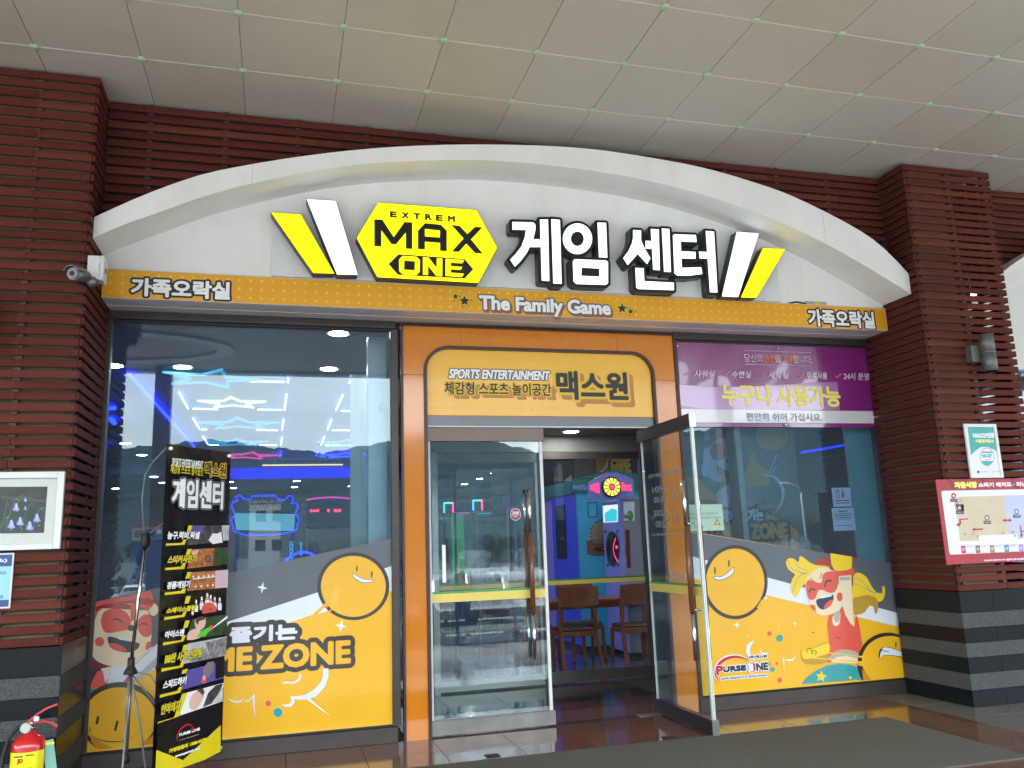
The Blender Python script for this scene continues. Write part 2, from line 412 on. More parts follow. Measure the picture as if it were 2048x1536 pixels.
m_steel = M('brushed_steel', (.45, .45, .44), .3, metal=.9, noise=(20, .1), stretch=(1, 1, 12))
m_chrome = M('polished_steel', (.7, .7, .69), .12, metal=1)
m_granL = M('rough_light_granite', (.078, .082, .082), .85, spec=.1, noise=(90, .5), bump=(70, .5))
m_granD = M('polished_dark_granite', (.009, .0115, .015), .2, noise=(60, .3), spec=.12, dirt_haze=(3, .25, (.03, .03, .03), (1, 1, 1)))
m_gBr = M('red_brown_granite', (.15, .068, .045), .1, noise=(110, .8), spec=.5)
m_gGr = M('grey_granite', (.15, .145, .13), .22, noise=(120, .35))
m_gDk = M('dark_brown_granite', (.07, .035, .03), .12, noise=(150, .4))
m_mat = M('grey_coir_mat', (.14, .134, .117), .95, spec=.1, noise=(160, .4), bump=(200, 1.), dirt_haze=(1.1, .55, (.16, .15, .13), (1, 2.2, 1)))
m_grout = M('dark_grout', (.04, .035, .03), .9)
m_orange = M('orange_lacquered_panel', (.64, .2, .01), .1, spec=.5, coat=.3, noise=(3, .04), dirt_haze=(3, .25, (.4, .14, .03), (1.5, 1.5, .5)))
m_glass = glass_mat('clear_tinted_glass', (.77, .88, .95), 1.58, .055)
m_glassD = glass_mat('clear_door_glass', (.9, .95, .96), 1.57, .02)
m_glassP = glass_mat('clear_picture_glass', (.985, .99, .99), 1.4, .005)
WX0, WX1, OX0, OX1, WX2, WX3, ZS, ZT, ZB, H = -2.312, .087, .165, 2.958, 2.962, 5.36, 3.674, 3.587, .139, 5.36
CF, AY, TY = -.9, -.80, -.385           # column front, arch rim front, tympanum
CX0, CX1, CX2 = -2.308, 5.247, 6.36    # left column right side, right column left / right side
# ------------------------------------------------------------------ ground
def gz(y): return -.03 if y > -3.7 else max(-.75, -.03-.72*(-3.7-y)/12.3)
g = mesh('ground', [(-60, -16, -.75), (60, -16, -.75), (60, -3.7, -.03), (-60, -3.7, -.03), (60, 40, -.03), (-60, 40, -.03)], [(0, 1, 2, 3), (3, 2, 4, 5)], M('pale_plaza_concrete', (.36, .35, .33), .7, noise=(2, .12), dirt_haze=(.8, .5, (.2, .19, .17), (1, 1, 1)))); props(g, kind='structure')
g = mesh('ramp', [(-400, -26, -1.9), (400, -26, -1.9), (400, -16, -.75), (-400, -16, -.75)], [(0, 1, 2, 3)], M('concrete_ramp', (.32, .315, .3), .8, noise=(4, .15))); props(g, kind='structure')
m_asph = M('worn_asphalt', (.13, .13, .13), .85, noise=(2, .2), bump=(80, .3))
g = mesh('parking_lot', [(-900, -900, -1.9), (900, -900, -1.9), (900, -26, -1.9), (-900, -26, -1.9)], [(0, 1, 2, 3)], m_asph); props(g, kind='structure')
pave = thing('pavement', None, None, (0, 0, 0)); props(pave, 'polished red-brown and grey granite paving before the entrance', kind='structure')
tm = {}
def tile(x0, y0, x1, y1, m, par=pave, zt=0., nm='tile'):
    k = (round(x1-x0, 3), round(y1-y0, 3), m.name)
    if k not in tm:
        bm = bmesh.new(); bm_box(bm, (0, 0, -.03), (x1-x0-.004, y1-y0-.004, 0), .0012); me = bpy.data.meshes.new(nm); bm.to_mesh(me); bm.free(); me.materials.append(m); tm[k] = me
    return link(nm, tm[k], par, (x0+.002, y0+.002, zt))
props(box('grout_bed', (-9, -3.7, -.029), (12, 2.05, -.006), m_grout), kind='structure')
ys = [-.02, -.47, -.93]
xe = [-3.2, -2.6, -2.0, -1.4, -.8, -.2, .4, 1.0, 1.6, 2.2, 2.8, 3.4, 4.0, 4.42, 4.84]
for i in range(len(xe)-1):
    for j in range(2):
        tile(xe[i], ys[j+1], xe[i+1], ys[j], m_gBr)
for j in range(5):                                   # brown band down the right edge of the mat, grey field beyond
    y1 = -.93-.6*j
    tile(4.27, y1-.6, 4.84, y1, m_gBr)
for i in range(8):
    for j in range(6):
        x0 = 4.84+.9*i; y1 = -.02-.6*j
        tile(x0, y1-.6, x0+.9, y1, m_gGr)
for i in range(13):
    for j in range(2): tile(-3.53+.6*i, -3.02-.6*j, -2.93+.6*i, -2.42-.6*j, m_gBr)
for i in range(5): tile(-3.2+.6*i if 0 else -6.2+.6*i, -1.6, -5.6+.6*i, -1.0, m_gGr)
for i in range(5):
    tile(-6.2+.6*i, -1.0, -5.6+.6*i, -.4, m_gGr)
vest = thing('vestibule_floor', 'polished dark red granite floor inside the open doorway', None, (.4, .1, 0), kind='structure')
for i, (xa, xb) in enumerate(((.2, .8), (.8, 1.4), (1.4, 2.0), (2.0, 2.6), (2.6, 3.0))):
    for j, (ya, yb, mm) in enumerate(((.0, .14, m_gDk), (.14, .62, m_gBr), (.62, .98, m_gDk), (.98, 1.5, M('black_granite', (.02, .02, .022), .08, noise=(90, .3))), (1.5, 2.04, m_gDk))):
        o = tile(xa, ya, xb, yb, mm, None); o.parent = vest; o.location -= vest.location
dm = thing('doormat', 'large flat grey coir doormat laid before the entrance', 'doormat', (2, -1.6, 0))
box('mat_pile', (-2.6, -2.42, -.004), (4.262, -.935, .012), m_mat, dm, .003)
boxes('mat_edging', [((-2.6, -.933, -.003), (4.268, -.925, .009)), ((4.263, -2.42, -.003), (4.268, -.9335, .009))], m_seal, dm)
# ------------------------------------------------------------------ canopy ceiling
ceil = thing('ceiling', 'beige panelled canopy ceiling with green studs at the joints', None, (0, 0, H), kind='structure')
PA, GX0, GY0 = .7371, -2.7032, -1.1839
def panel_mesh():
    out = []
    for m in (m_ceil, m_ceil2, m_ceil3, m_ceil):
        g_ = .0026; bm = bmesh.new(); bm_box(bm, (-PA/2+g_, -PA/2+g_, 0), (PA/2-g_, PA/2-g_, .02), .002)
        me = bpy.data.meshes.new('ceiling_panel'); bm.to_mesh(me); bm.free(); me.materials.append(m); out.append(me)
    return out
pm = panel_mesh()
sm_ = bpy.data.meshes.new('stud'); bm = bmesh.new(); bmesh.ops.create_uvsphere(bm, u_segments=14, v_segments=7, radius=.036)
for v in bm.verts: v.co.z *= .38
for f in bm.faces: f.smooth = True
bm.to_mesh(sm_); bm.free(); sm_.materials.append(m_stud)
NI = range(-4, 15)
for j in range(-2, 5):
    for i in NI:
        o = link('ceiling_panel', random.choice(pm), ceil, (GX0+PA*(i+.5), GY0-PA*(j+.5), random.uniform(-.0008, .0008))); o.rotation_euler = (random.uniform(-.0012, .0012), random.uniform(-.0012, .0012), math.pi/2*random.randint(0, 3))
for j in range(0, 4):
    for i in NI: link('stud', sm_, ceil, (GX0+PA*i, GY0-PA*j, -.004))
seamx = [((GX0-PA*4, GY0-PA*j-.0055, H-.002), (GX0+PA*15, GY0-PA*j+.0055, H+.006)) for j in range(-1, 4)]
boxes('seam_strip', seamx, m_seam, ceil)
boxes('joint', [((GX0+PA*i-.004, GY0-PA*4.6, H+.004), (GX0+PA*i+.004, GY0+PA*2, H+.012)) for i in NI], m_seamd, ceil)
# the rest of the canopy towards the car park (seen only in reflections), with its oval ceiling ring and fascia beam
far = [((-30, -10.25, H+.001), (40, GY0-PA*5.0, H+.3)), ((-30, GY0-PA*5, H+.003), (GX0-PA*4, 1, H+.3)), ((GX0+PA*15, GY0-PA*5, H+.003), (40, 1, H+.3)), ((GX0-PA*4, GY0-PA*5, H+.03), (GX0+PA*15, 1, H+.3))]
props(boxes('canopy_roof', far, m_ceil), kind='structure')
props(box('canopy_edge_beam', (-30, -10.5, H-.06), (40, -10.26, H+.5), m_whitep), kind='structure')
rg = thing('ceiling_ring', 'pale oval ring moulding on the canopy ceiling', 'ceiling ring', (-4.2, -8.3, H))
vs, fs = [], []
for k in range(48):
    a = 2*math.pi*k/48
    for rx, ry, z in ((2.45, 1.3, H-.002), (2.45, 1.3, H-.05), (2.15, 1.05, H-.05), (2.15, 1.05, H-.002)): vs.append((-4.2+rx*math.cos(a), -8.3+ry*math.sin(a), z))
for k in range(48):
    for q in range(3): fs.append((k*4+q, k*4+q+1, ((k+1) % 48)*4+q+1, ((k+1) % 48)*4+q))
mesh('ring_moulding', vs, fs, m_whitep, rg)
# ------------------------------------------------------------------ slatted walls and columns
PITCH, SH, ST = .0815, .0575, .022
slm = {}
def slat(parent, x0, y0, x1, y1, z, mat=None):
    """one board whose outer face runs x0..x1 or y0..y1"""
    mat = mat or random.choice([m_slat, m_slat, m_slat2, m_slat3]); k = (round(x1-x0, 3), round(y1-y0, 3), mat.name)
    if k not in slm:
        bm = bmesh.new(); bm_box(bm, (-(x1-x0)/2, -(y1-y0)/2, -SH/2), ((x1-x0)/2, (y1-y0)/2, SH/2), .0025)
        me = bpy.data.meshes.new('slat'); bm.to_mesh(me); bm.free(); me.materials.append(mat); slm[k] = me
    o = link('slat', slm[k], parent, Vector(((x0+x1)/2+random.uniform(-.002, .002), (y0+y1)/2+random.uniform(-.0012, .0012), z+random.uniform(-.0012, .0012)))-wloc(parent))
    return o
ZST = 1.03
def zs_(lo): 
    z = H-.035-SH/2
    while z-SH/2 > lo-.005: yield z; z -= PITCH
def granite(par, x0, x1, y0, y1):
    zz = [0, .145, .29, .43, .56, .69, .83, 1.025]; L = [m_granD, m_granL, m_granD, m_granL, m_granD, m_granL, m_granD]
    for a, b, m in zip(zz, zz[1:], L):
        e = .003 if m is m_granD else 0
        xs = [x0-e]+[x for x in np.arange(math.floor(x0)+(.3 if zz.index(a) % 2 else .62), x1-.2, .64).tolist() if x > x0+.2]+[x1+e]
        for xa, xb in zip(xs, xs[1:]):
            box('granite_block', (xa+(.001 if xa > x0 else 0), y0-e-random.uniform(0, .001), a+.0008), (xb-(.001 if xb < x1 else 0), y1, b-.0008), m, par, .0025)
# left column
SCR, SCR2 = [], []
m_scr_ = M('dull_screw_head', (.1, .08, .07), .4, metal=.6)
def screws(lst, par): props(boxes('screw_heads', [((x-.0035, y-.0012, z-.0035), (x+.0035, y+.0015, z+.0035)) for x, y, z in lst], m_scr_, par), kind='stuff')
lc = thing('slat_column', 'red slatted column at the left with a framed flower print', 'column', (-3.2, -.45, 0), 'slatted columns on banded granite bases')
for z in zs_(ZST):
    xj = random.choice([-3.48, -2.73, -2.73, None]); xj = xj and xj+random.uniform(-.006, .006)
    for xa, xb in (((-4.45, CX0-.0225),) if xj is None else ((-4.45, xj-.001), (xj+.001, CX0-.0225))): slat(lc, xa, CF, xb, CF+ST, z)
    SCR += [(x_+.022, CF, z+random.uniform(-.006, .006)) for x_ in (-2.75, CX0-.055)]
    slat(lc, CX0-ST, CF+.002, CX0, -.035 if z < 3.99 else -.54, z, m_slatside)
box('backing_board', (-4.4, CF+.06, ZST), (CX0-.06, -.06, H-.01), m_khaki, lc)
boxes('batten', [((x, CF+ST+.001, ZST), (x+.045, CF+.058, H-.02)) for x in (-4.3, -3.5, -2.75)], m_batten, lc)
boxes('corner_batten', [((CX0-.06, CF+ST+.002, ZST), (CX0-.0235, CF+.059, H-.02)), ((CX0-.058, -.42, ZST), (CX0-ST-.001, -.37, H-.02))], m_dark, lc)
granite(lc, -4.45, CX0, CF, -.04); screws(SCR, lc)
# right column
rc = thing('slat_column', 'red slatted column at the right with the evacuation map', 'column', (5.8, -.45, 0), 'slatted columns on banded granite bases')
for z in zs_(ZST):
    xj = random.choice([5.82, 5.82, None, None]); xj = xj and xj+random.uniform(-.006, .006)
    for xa, xb in (((CX1+.0225, CX2-.0225),) if xj is None else ((CX1+.0225, xj-.001), (xj+.001, CX2-.0225))): slat(rc, xa, CF, xb, CF+ST, z)
    SCR2 += [(x_+.022, CF, z+random.uniform(-.006, .006)) for x_ in (5.33, 5.8, 6.28)]
    slat(rc, CX1, CF+.002, CX1+ST, -.035 if z < 3.95 else -.54, z, m_slatside)
    slat(rc, CX2-ST, CF+.002, CX2, -.54 if z > 3.95 else -.25, z, m_slatside)
box('backing_board', (CX1+.06, CF+.06, ZST), (5.78, -.06, H-.01), m_khaki, rc)
boxes('batten', [((x, CF+ST+.001, ZST), (x+.045, CF+.058, H-.02)) for x in (5.33, 5.8, 6.28)], m_batten, rc)
boxes('corner_batten', [((CX1+.0235, CF+ST+.002, ZST), (CX1+.059, CF+.059, H-.02)), ((5.9, -.5, 3.96), (CX2-.06, -.3, H-.02))], m_dark, rc)
granite(rc, CX1, CX2, CF, -.04); screws(SCR2, rc)
# slatted wall above the arch and over the next shop
def slat_wall(x0, x1, lo, label, curve):
    wl = thing('slat_wall', label, 'wall', ((x0+x1)/2, -.51, 4.2), 'slatted wall sections under the ceiling')
    for z in zs_(lo):
        hid = [p[0] for p in curve if p[1]-.05 > z+SH/2]
        runs = [(x0, x1)] if not hid else [(x0, min(hid)+.03), (max(hid)-.03, x1)]
        for ra, rb in runs:
            ra, rb = max(ra, x0), min(rb, x1); x = ra
            if rb-ra < .04: continue
            while x < rb-.01:
                xb = min(rb, x+random.choice([2.4, 1.9, 3.0]))
                if rb-xb < .5: xb = rb
                slat(wl, x+.001, -.5325, xb-.001, -.51, z); x = xb
    dn = [p for p in curve if x0 <= p[0] <= x1]
    lp = [(x0, dn[0][1]-.06)]+[(p[0], p[1]-.06) for p in dn]+[(x1, dn[-1][1]-.06), (x1, H-.005), (x0, H-.005)]
    slab('backing_board', [lp], yplane(-.48), 0, -.02, m_dark, wl)
    def cz(x): return min(dn, key=lambda p: abs(p[0]-x))[1]-.05
    boxes('batten', [((x0+.3+k*.6, -.509, cz(x0+.3+k*.6)), (x0+.34+k*.6, -.481, H-.01)) for k in range(int((x1-x0-.3)/.6))], m_batten, wl)
    return wl
# ------------------------------------------------------------------ white arch
ap = yplane(AY)
outp = [ap.uv(x, y) for x, y in [(184, 434), (290, 389), (400, 350), (500, 329), (600, 313), (700, 301), (800, 293), (900, 289.5), (985, 289), (1100, 292), (1200, 300), (1300, 315), (1400, 334), (1500, 362), (1600, 399), (1740, 474), (1822, 546)]]
inp = [ap.uv(x, y) for x, y in [(186, 476), (240, 452), (300, 431), (420, 389), (550, 357), (700, 331), (850, 321), (985, 321), (1120, 333), (1250, 352), (1380, 382), (1500, 421), (1600, 462), (1700, 514), (1824, 588)]]
outp[0] = (CX0+.001, outp[0][1]); inp[0] = (CX0+.001, inp[0][1]); outp[-1] = (CX1-.001, outp[-1][1]-.01); inp[-1] = (CX1-.001, inp[-1][1])
oc, ic = smooth(outp, 5, False), smooth(inp, 5, False)
slat_wall(CX0+.001, CX1-.001, 3.98, 'red slatted wall above the white arch', oc)
slat_wall(CX2+.001, 9.2, 4.0, 'red slatted wall section right of the right column', [(p[0]+8.67, p[1]) for p in oc])
arch = thing('arch_canopy', 'white curved arch over the game centre entrance', 'arch', (1.5, -.5, 3.9), 'white arches above the shopfronts')
def strip(name, c0, c1, y0, y1, m, par):          # ribbon of quads between two curves resampled
    n = 60
    def rs(c, t):
        X = c[0][0]+(c[-1][0]-c[0][0])*t; i = max(k for k in range(len(c)) if c[k][0] <= X+1e-9); i = min(i, len(c)-2)
        f_ = (X-c[i][0])/(c[i+1][0]-c[i][0]); return (X, c[i][1]+(c[i+1][1]-c[i][1])*f_)
    vs, fs = [], []
    for k in range(n+1):
        a, b = rs(c0, k/n), rs(c1, k/n); vs += [(a[0], y0, a[1]), (b[0], y1, b[1])]
    for k in range(n): fs.append((2*k, 2*k+1, 2*k+3, 2*k+2))
    return vs, fs
vs, fs = [], []
for part in (strip('', oc, ic, AY, AY, 0, 0), strip('', ic, ic, AY, TY, 0, 0), strip('', oc, oc, -.515, AY, 0, 0)):
    b = len(vs); vs += part[0]; fs += [tuple(b+i for i in f) for f in part[1]]
mesh('arch_rim', vs, fs, m_white, arch)
for xj in (-1.15, 4.3):
    zj = min(oc, key=lambda p: abs(p[0]-xj))[1]; zi = min(ic, key=lambda p: abs(p[0]-xj))[1]; box('panel_joint', (xj-.001, AY-.0005, zi+.01), (xj+.001, AY+.002, zj-.004), m_seamd, arch)
tl = [(CX0+.002, 3.7)]+[(p[0], p[1]+.004) for p in ic]+[(CX1-.002, 3.7)]
slab('tympanum', [tl[::-1]], yplane(TY), 0, -.12, m_white, arch)
# next shop's arch, beyond the right column
ar2 = thing('arch_canopy', 'white arch edge of the next shop at the far right', 'arch', (9, -.5, 3.9), 'white arches above the shopfronts')
D = 8.67
oc2, ic2 = [(p[0]+D, p[1]) for p in oc if p[0] < 2.2], [(p[0]+D, p[1]) for p in ic if p[0] < 2.2]
oc2[-1] = (oc2[-1][0], oc2[-1][1])
x_e = min(oc2[-1][0], ic2[-1][0]); vs, fs = [], []
for part in (strip('', oc2, ic2, AY, AY, 0, 0), strip('', ic2, ic2, AY, TY, 0, 0), strip('', oc2, oc2, -.515, AY, 0, 0)):
    b = len(vs); vs += part[0]; fs += [tuple(b+i for i in f) for f in part[1]]
mesh('arch_rim', vs, fs, m_white, ar2)
slab('tympanum', [([(CX2+.002, 3.3)]+[(p[0], p[1]+.004) for p in ic2]+[(ic2[-1][0], 3.3)])[::-1]], yplane(TY), 0, -.1, m_white, ar2)
# ------------------------------------------------------------------ yellow fascia strip
m_fasc = M('amber_sign_film', (.78, .37, .015), .35, noise=(2, .03)); m_dot = M('yellow_dot_ink', (.85, .55, .04), .35)
m_ink = M('black_ink', (.012, .013, .018), .4); m_wink = M('white_ink', (.86, .87, .89), .4); m_grayink = M('slate_ink', (.1, .1, .12), .4)
m_yink = M('yellow_ink', (.75, .48, .02), .4); m_brink = M('rust_ink', (.35, .1, .03), .4)
fa = thing('fascia_sign', 'long amber dotted fascia strip reading The Family Game', 'sign', (1.5, -.41, 3.68))
FX0, FX1, FZ0, FZ1, FY = -2.3, 5.372, 3.676, 3.915, -.41
box('sign_box', (FX0, FY, FZ0), (FX1 if FX1 < CX1 else CX1-.003, TY-.001, FZ1), m_fasc, fa, .001)
box('sign_box_end', (CX1-.0025, FY-.0005, FZ0), (CX1+.0005, TY-.001, FZ1), m_seam, fa)
so_ = box('soffit', (FX0, TY, FZ0-.004), (CX1-.003, -.012, FZ0+.05), M('pale_soffit_metal', (.66, .65, .68), .35, metal=0., noise=(3, .06)), fa)
boxes('edge_trim', [((FX0, FY-.004, FZ0-.003), (CX1-.003, FY+.03, FZ0+.001)), ((FX0, FY-.004, FZ1-.003), (CX1-.003, FY-.0005, FZ1+.003)), ((FX0, -.2, FZ0-.008), (CX1-.003, -.196, FZ0-.0045))], m_seam, fa)
A = Art(yplane(FY)); dots = []
z3 = [FZ0+.045, FZ0+.122, FZ0+.198]
x = FX0+.06; k = 0
while x < CX1-.1:
    for z in z3: A.disc(x+(.0), z, .0135, .0135, m_dot, lay=0, n=10, uv=True)
    x += .0905; k += 1
A.text('가족오락실', (263, 590), (459, 566), m_wink, .007, [(.024, m_ink)], lay=None)
A.text('가족오락실', (1619, 651), (1746, 625), m_wink, .007, [(.024, m_ink)])
A.text('The Family Game', (960, 626), (1219, 604), m_wink, .0075, [(.02, m_grayink)], shadow=((.012, -.016), .02, m_brink))
for (x, y, r) in ((911, 593, 6.5), (929, 602, 11), (1244, 617, 10.5), (1261, 623, 6.5)):
    A.layer = 6; A.star(x+1.5, y+2, r+4.5, m_brink); A.star(x, y, r+4, m_yink, k=.6); A.star(x, y, r, m_ink)
props(A.build('lettering', fa), kind='stuff')

cb_ = thing('small_ballast_box', 'small grey ballast box with yellow label on the fascia top at right', 'ballast box', (4.25, -.4, 3.915)); q0, q1 = at(1612, 610, y=-.4), at(1652, 602, y=-.4)
box('case', (q0.x, -.405, 3.9155), (q1.x, TY-.001, 3.955), m_steel, cb_, .002); box('yellow_label', (q0.x+.1, -.4062, 3.92), (q0.x+.17, -.4052, 3.95), m_yink, cb_); tube('cable', [(q0.x, -.395, 3.93), (q0.x-.1, -.392, 3.945), (q0.x-.2, -.39, 3.925)], .008, m_seal, cb_, 6)
# ------------------------------------------------------------------ lit signs on the arch
e_yel = emis('lit_yellow_acrylic', (1, .88, 0), .22); e_whi = emis('lit_white_acrylic', (.78, .9, 1), .26)
m_can = M('dark_metal_return', (.035, .038, .05), .35, metal=.3); m_blk = M('black_acrylic', (.008, .009, .012), .25)
m_edge = M('black_edge_trim', (.012, .012, .012), .4)
SY, SB = -.52, -.41
sp = yplane(SY)
ZS1, ZS2 = (500, 380, 3.7236), (980, 420, 3.3032)
def zc(z, pts): return [sp.uv(z[0]+x/z[2], z[1]+y/z[2]) for x, y in pts]
def ccw(p):
    a = sum(p[i][0]*p[(i+1) % len(p)][1]-p[(i+1) % len(p)][0]*p[i][1] for i in range(len(p))); return p if a > 0 else p[::-1]
mp_ = thing('sign_mounting_panel', 'pale flat mounting panel on the wall behind the lit signs', 'panel', (1.5, -.39, 3.93))
box('panel_sheet', (-.985, -.408, 3.93), (1.6, TY-.001, 4.30), m_whitep, mp_, .002); box('panel_sheet', (1.604, -.408, 3.93), (3.99, TY-.001, 4.30), m_whitep, mp_, .002)
[box('fixing_bracket', (x, -.415, 3.925), (x+.07, -.4085, 3.965), m_whitep, mp_) for x in (-.86, .9, 1.72, 3.8)]
SL = [(ZS1, [(158, 168), (378, 183), (628, 622), (470, 617)], e_yel, 'lit yellow slanted bar, outermost left of the hexagon sign'),
      (ZS1, [(422, 68), (638, 82), (802, 632), (648, 628)], e_whi, 'lit white slanted bar just left of the yellow hexagon sign'),
      (ZS2, [(1630, 145), (1775, 155), (1640, 575), (1532, 570)], e_whi, 'lit white slanted bar just right of the big Korean letters'),
      (ZS2, [(1803, 253), (1950, 258), (1760, 580), (1658, 577)], e_yel, 'lit yellow slanted bar, outermost right on the arch')]
for z, p, m, lab in SL:
    q = ccw(zc(z, p)); cx = sum(a[0] for a in q)/4
    t = thing('slanted_sign_bar', lab, 'sign light', (cx, SB, min(a[1] for a in q)), 'slanted light bars beside the main sign')
    slab('light_face', [q], sp, 0, -.004, [m, m_edge], t)
    slab('metal_case', [grow([q], .006, .012)[0]], sp, -.0045, -.108, [m_edge, m_can], t)
hx = thing('hexagon_sign', 'lit yellow hexagon sign reading EXTREM MAX ONE in black', 'sign', (.5, SB, 3.95))
q = ccw(zc(ZS1, [(955, 95), (1685, 150), (1840, 430), (1700, 692), (948, 648), (795, 358)]))
slab('light_face', [q], sp, 0, -.004, [e_yel, m_edge], hx); slab('metal_case', [grow([q], .006, .012)[0]], sp, -.0045, -.108, [m_edge, m_can], hx)
def glyph(nm, ms, pts, par, holes=(), w0=.006, z=ZS1):
    return slab(nm, [ccw(zc(z, pts))]+[ccw(zc(z, h)) for h in holes], sp, w0, .0005, [ms, ms], par)
glyph('letter_m', m_blk, [(925, 220), (985, 222), (1070, 352), (1150, 240), (1208, 243), (1208, 440), (1160, 437), (1160, 318), (1088, 405), (1052, 403), (978, 300), (978, 422), (925, 418)], hx)
glyph('letter_a', m_blk, [(1250, 440), (1250, 305), (1302, 248), (1420, 260), (1465, 305), (1465, 457), (1415, 453), (1415, 395), (1302, 385), (1302, 443)], hx, [[(1302, 290), (1415, 303), (1413, 355), (1302, 347)]])
glyph('letter_x', m_blk, [(1500, 262), (1560, 268), (1618, 330), (1675, 275), (1730, 280), (1645, 370), (1732, 475), (1675, 470), (1610, 400), (1555, 462), (1503, 458), (1590, 362)], hx)
glyph('arrow_plate', m_blk, [(1032, 552), (1105, 480), (1598, 515), (1662, 592), (1598, 660), (1100, 632)], hx)
A = Art(sp, zoom=ZS1, off=.007)
A.poly([(1110, 520), (1135, 492), (1240, 499), (1265, 525), (1262, 612), (1238, 637), (1135, 630), (1110, 605)], e_yel, [[(1148, 527), (1228, 533), (1226, 600), (1146, 595)]], lay=0)
A.poly([(1287, 502), (1330, 505), (1390, 585), (1390, 510), (1432, 513), (1430, 645), (1385, 642), (1325, 565), (1325, 635), (1287, 632)], e_yel, lay=0)
A.poly([(1455, 513), (1595, 523), (1580, 548), (1495, 543), (1495, 568), (1580, 575), (1568, 597), (1495, 592), (1495, 617), (1592, 625), (1578, 650), (1455, 642)], e_yel, lay=0)
A.off = .002; A.layer = 0; lx = [1066, 1155, 1241, 1327, 1408, 1498]
for i, ch in enumerate('EXTREM'):
    x = lx[i]; dy = (x-1066)*.075; A.text(ch, (x-20, 200+dy), (x+24, 165+dy), m_blk, .005, lay=0)
props(A.build('lettering', hx), kind='stuff')
def ell(cx, cy, rx, ry, n=28): return [(cx+rx*math.cos(2*math.pi*i/n), cy+ry*math.sin(2*math.pi*i/n)) for i in range(n)]
GE = [[[(148, 78), (280, 82), (294, 88), (300, 100), (300, 130), (285, 195), (245, 280), (205, 335), (165, 375), (133, 328), (170, 290), (208, 240), (230, 180), (238, 132), (148, 130)]],
      [[(270, 193), (334, 193), (334, 245), (262, 245)]], [[(330, 63), (383, 63), (392, 470), (342, 466)]], [[(405, 60), (462, 65), (473, 488), (418, 485)]]]
IM = [[ell(578, 190, 97, 102), ell(577, 190, 43, 48)], [[(710, 83), (767, 85), (775, 315), (720, 312)]],
      [[(560, 325), (768, 333), (780, 345), (780, 482), (765, 495), (570, 489), (552, 472), (547, 340)], [(605, 380), (722, 387), (722, 440), (603, 435)]]]
SE = [[[(945, 132), (998, 135), (998, 200), (1022, 255), (1060, 318), (1038, 357), (1003, 320), (975, 290), (945, 325), (910, 364), (880, 318), (915, 270), (938, 220), (945, 185)]],
      [[(1028, 203), (1070, 205), (1070, 257), (1028, 255)]], [[(1062, 125), (1115, 128), (1122, 398), (1078, 395)]], [[(1135, 122), (1185, 125), (1195, 410), (1150, 408)]],
      [[(960, 382), (1015, 385), (1020, 470), (1215, 480), (1215, 530), (980, 522), (966, 512)]]]
TE = [[[(1218, 160), (1360, 165), (1365, 212), (1260, 208), (1262, 272), (1358, 277), (1358, 322), (1265, 320), (1268, 382), (1395, 378), (1403, 422), (1310, 435), (1235, 432), (1218, 418), (1208, 168)]],
      [[(1380, 275), (1440, 277), (1440, 322), (1385, 320)]], [[(1425, 138), (1480, 142), (1503, 545), (1453, 543)]]]
for nm, lab, gl in (('korean_sign', 'first pair of lit white Korean letters 게임, beside the hexagon', (GE, IM)), ('korean_sign', 'second pair of lit white Korean letters 센터, beside the right bars', (SE, TE))):
    allp = [ccw(zc(ZS2, l)) for g_ in gl for st in g_ for l in st[:1]]
    t = thing(nm, lab, 'sign', (sum(p[0][0] for p in allp)/len(allp), SB, 3.94), 'raised Korean letter signs on the arch')
    und = []
    for g_ in gl:
        for st in g_: und.append(st)
    # black casing = union of every stroke grown by 28 mm
    strokes = [grow([ccw(zc(ZS2, st[0]))], .029, .008) for st in und]
    for k, s_ in enumerate(strokes): slab('black_case', [s_[0]], sp, -.006-.0004*k, -.12+.0003*k, [m_blk, m_can], t)
    for g_ in gl:
        for st in g_: slab('lit_stroke', [ccw(zc(ZS2, l)) for l in st], sp, 0, -.006, [e_whi, m_edge], t)
# ------------------------------------------------------------------ shop windows
def window(label, x0, x1, key):
    t = thing('shop_window', label, 'window', ((x0+x1)/2, 0, 0), 'tall shopfront windows beside the entrance')
    box('head_rail', (x0-.03, -.05, ZT+.012), (x1+.03, .06, ZS-.006), m_frame, t, .003)
    boxes('seal', [((x0-.01, -.02, ZT-.01), (x1+.01, -.004, ZT+.012)), ((x0-.01, -.02, ZB-.012), (x1+.01, -.004, ZB+.001))], m_seal, t)
    box('sill_rail', (x0-.03, -.045, 0.0), (x1+.03, .06, ZB-.014), m_frame, t, .003)
    box('jamb', (x0-.03, -.035, ZB-.01), (x0+.012, .06, ZT+.01), m_frame, t, .003)
    box('jamb', (x1-.012, -.035, ZB-.01), (x1+.03 if key else x1+.055, .06, ZT+.01), m_frame, t, .003)
    box('glass_pane', (x0+.004, 0, ZB-.006), (x1-.004, .008, ZT+.004), m_glass, t)
    return t
winL = window('left shop window with the laughing masked face film', WX0+.02, WX1, 0)
winR = window('right shop window under the purple cloth sign', WX2+.01, WX3, 1)
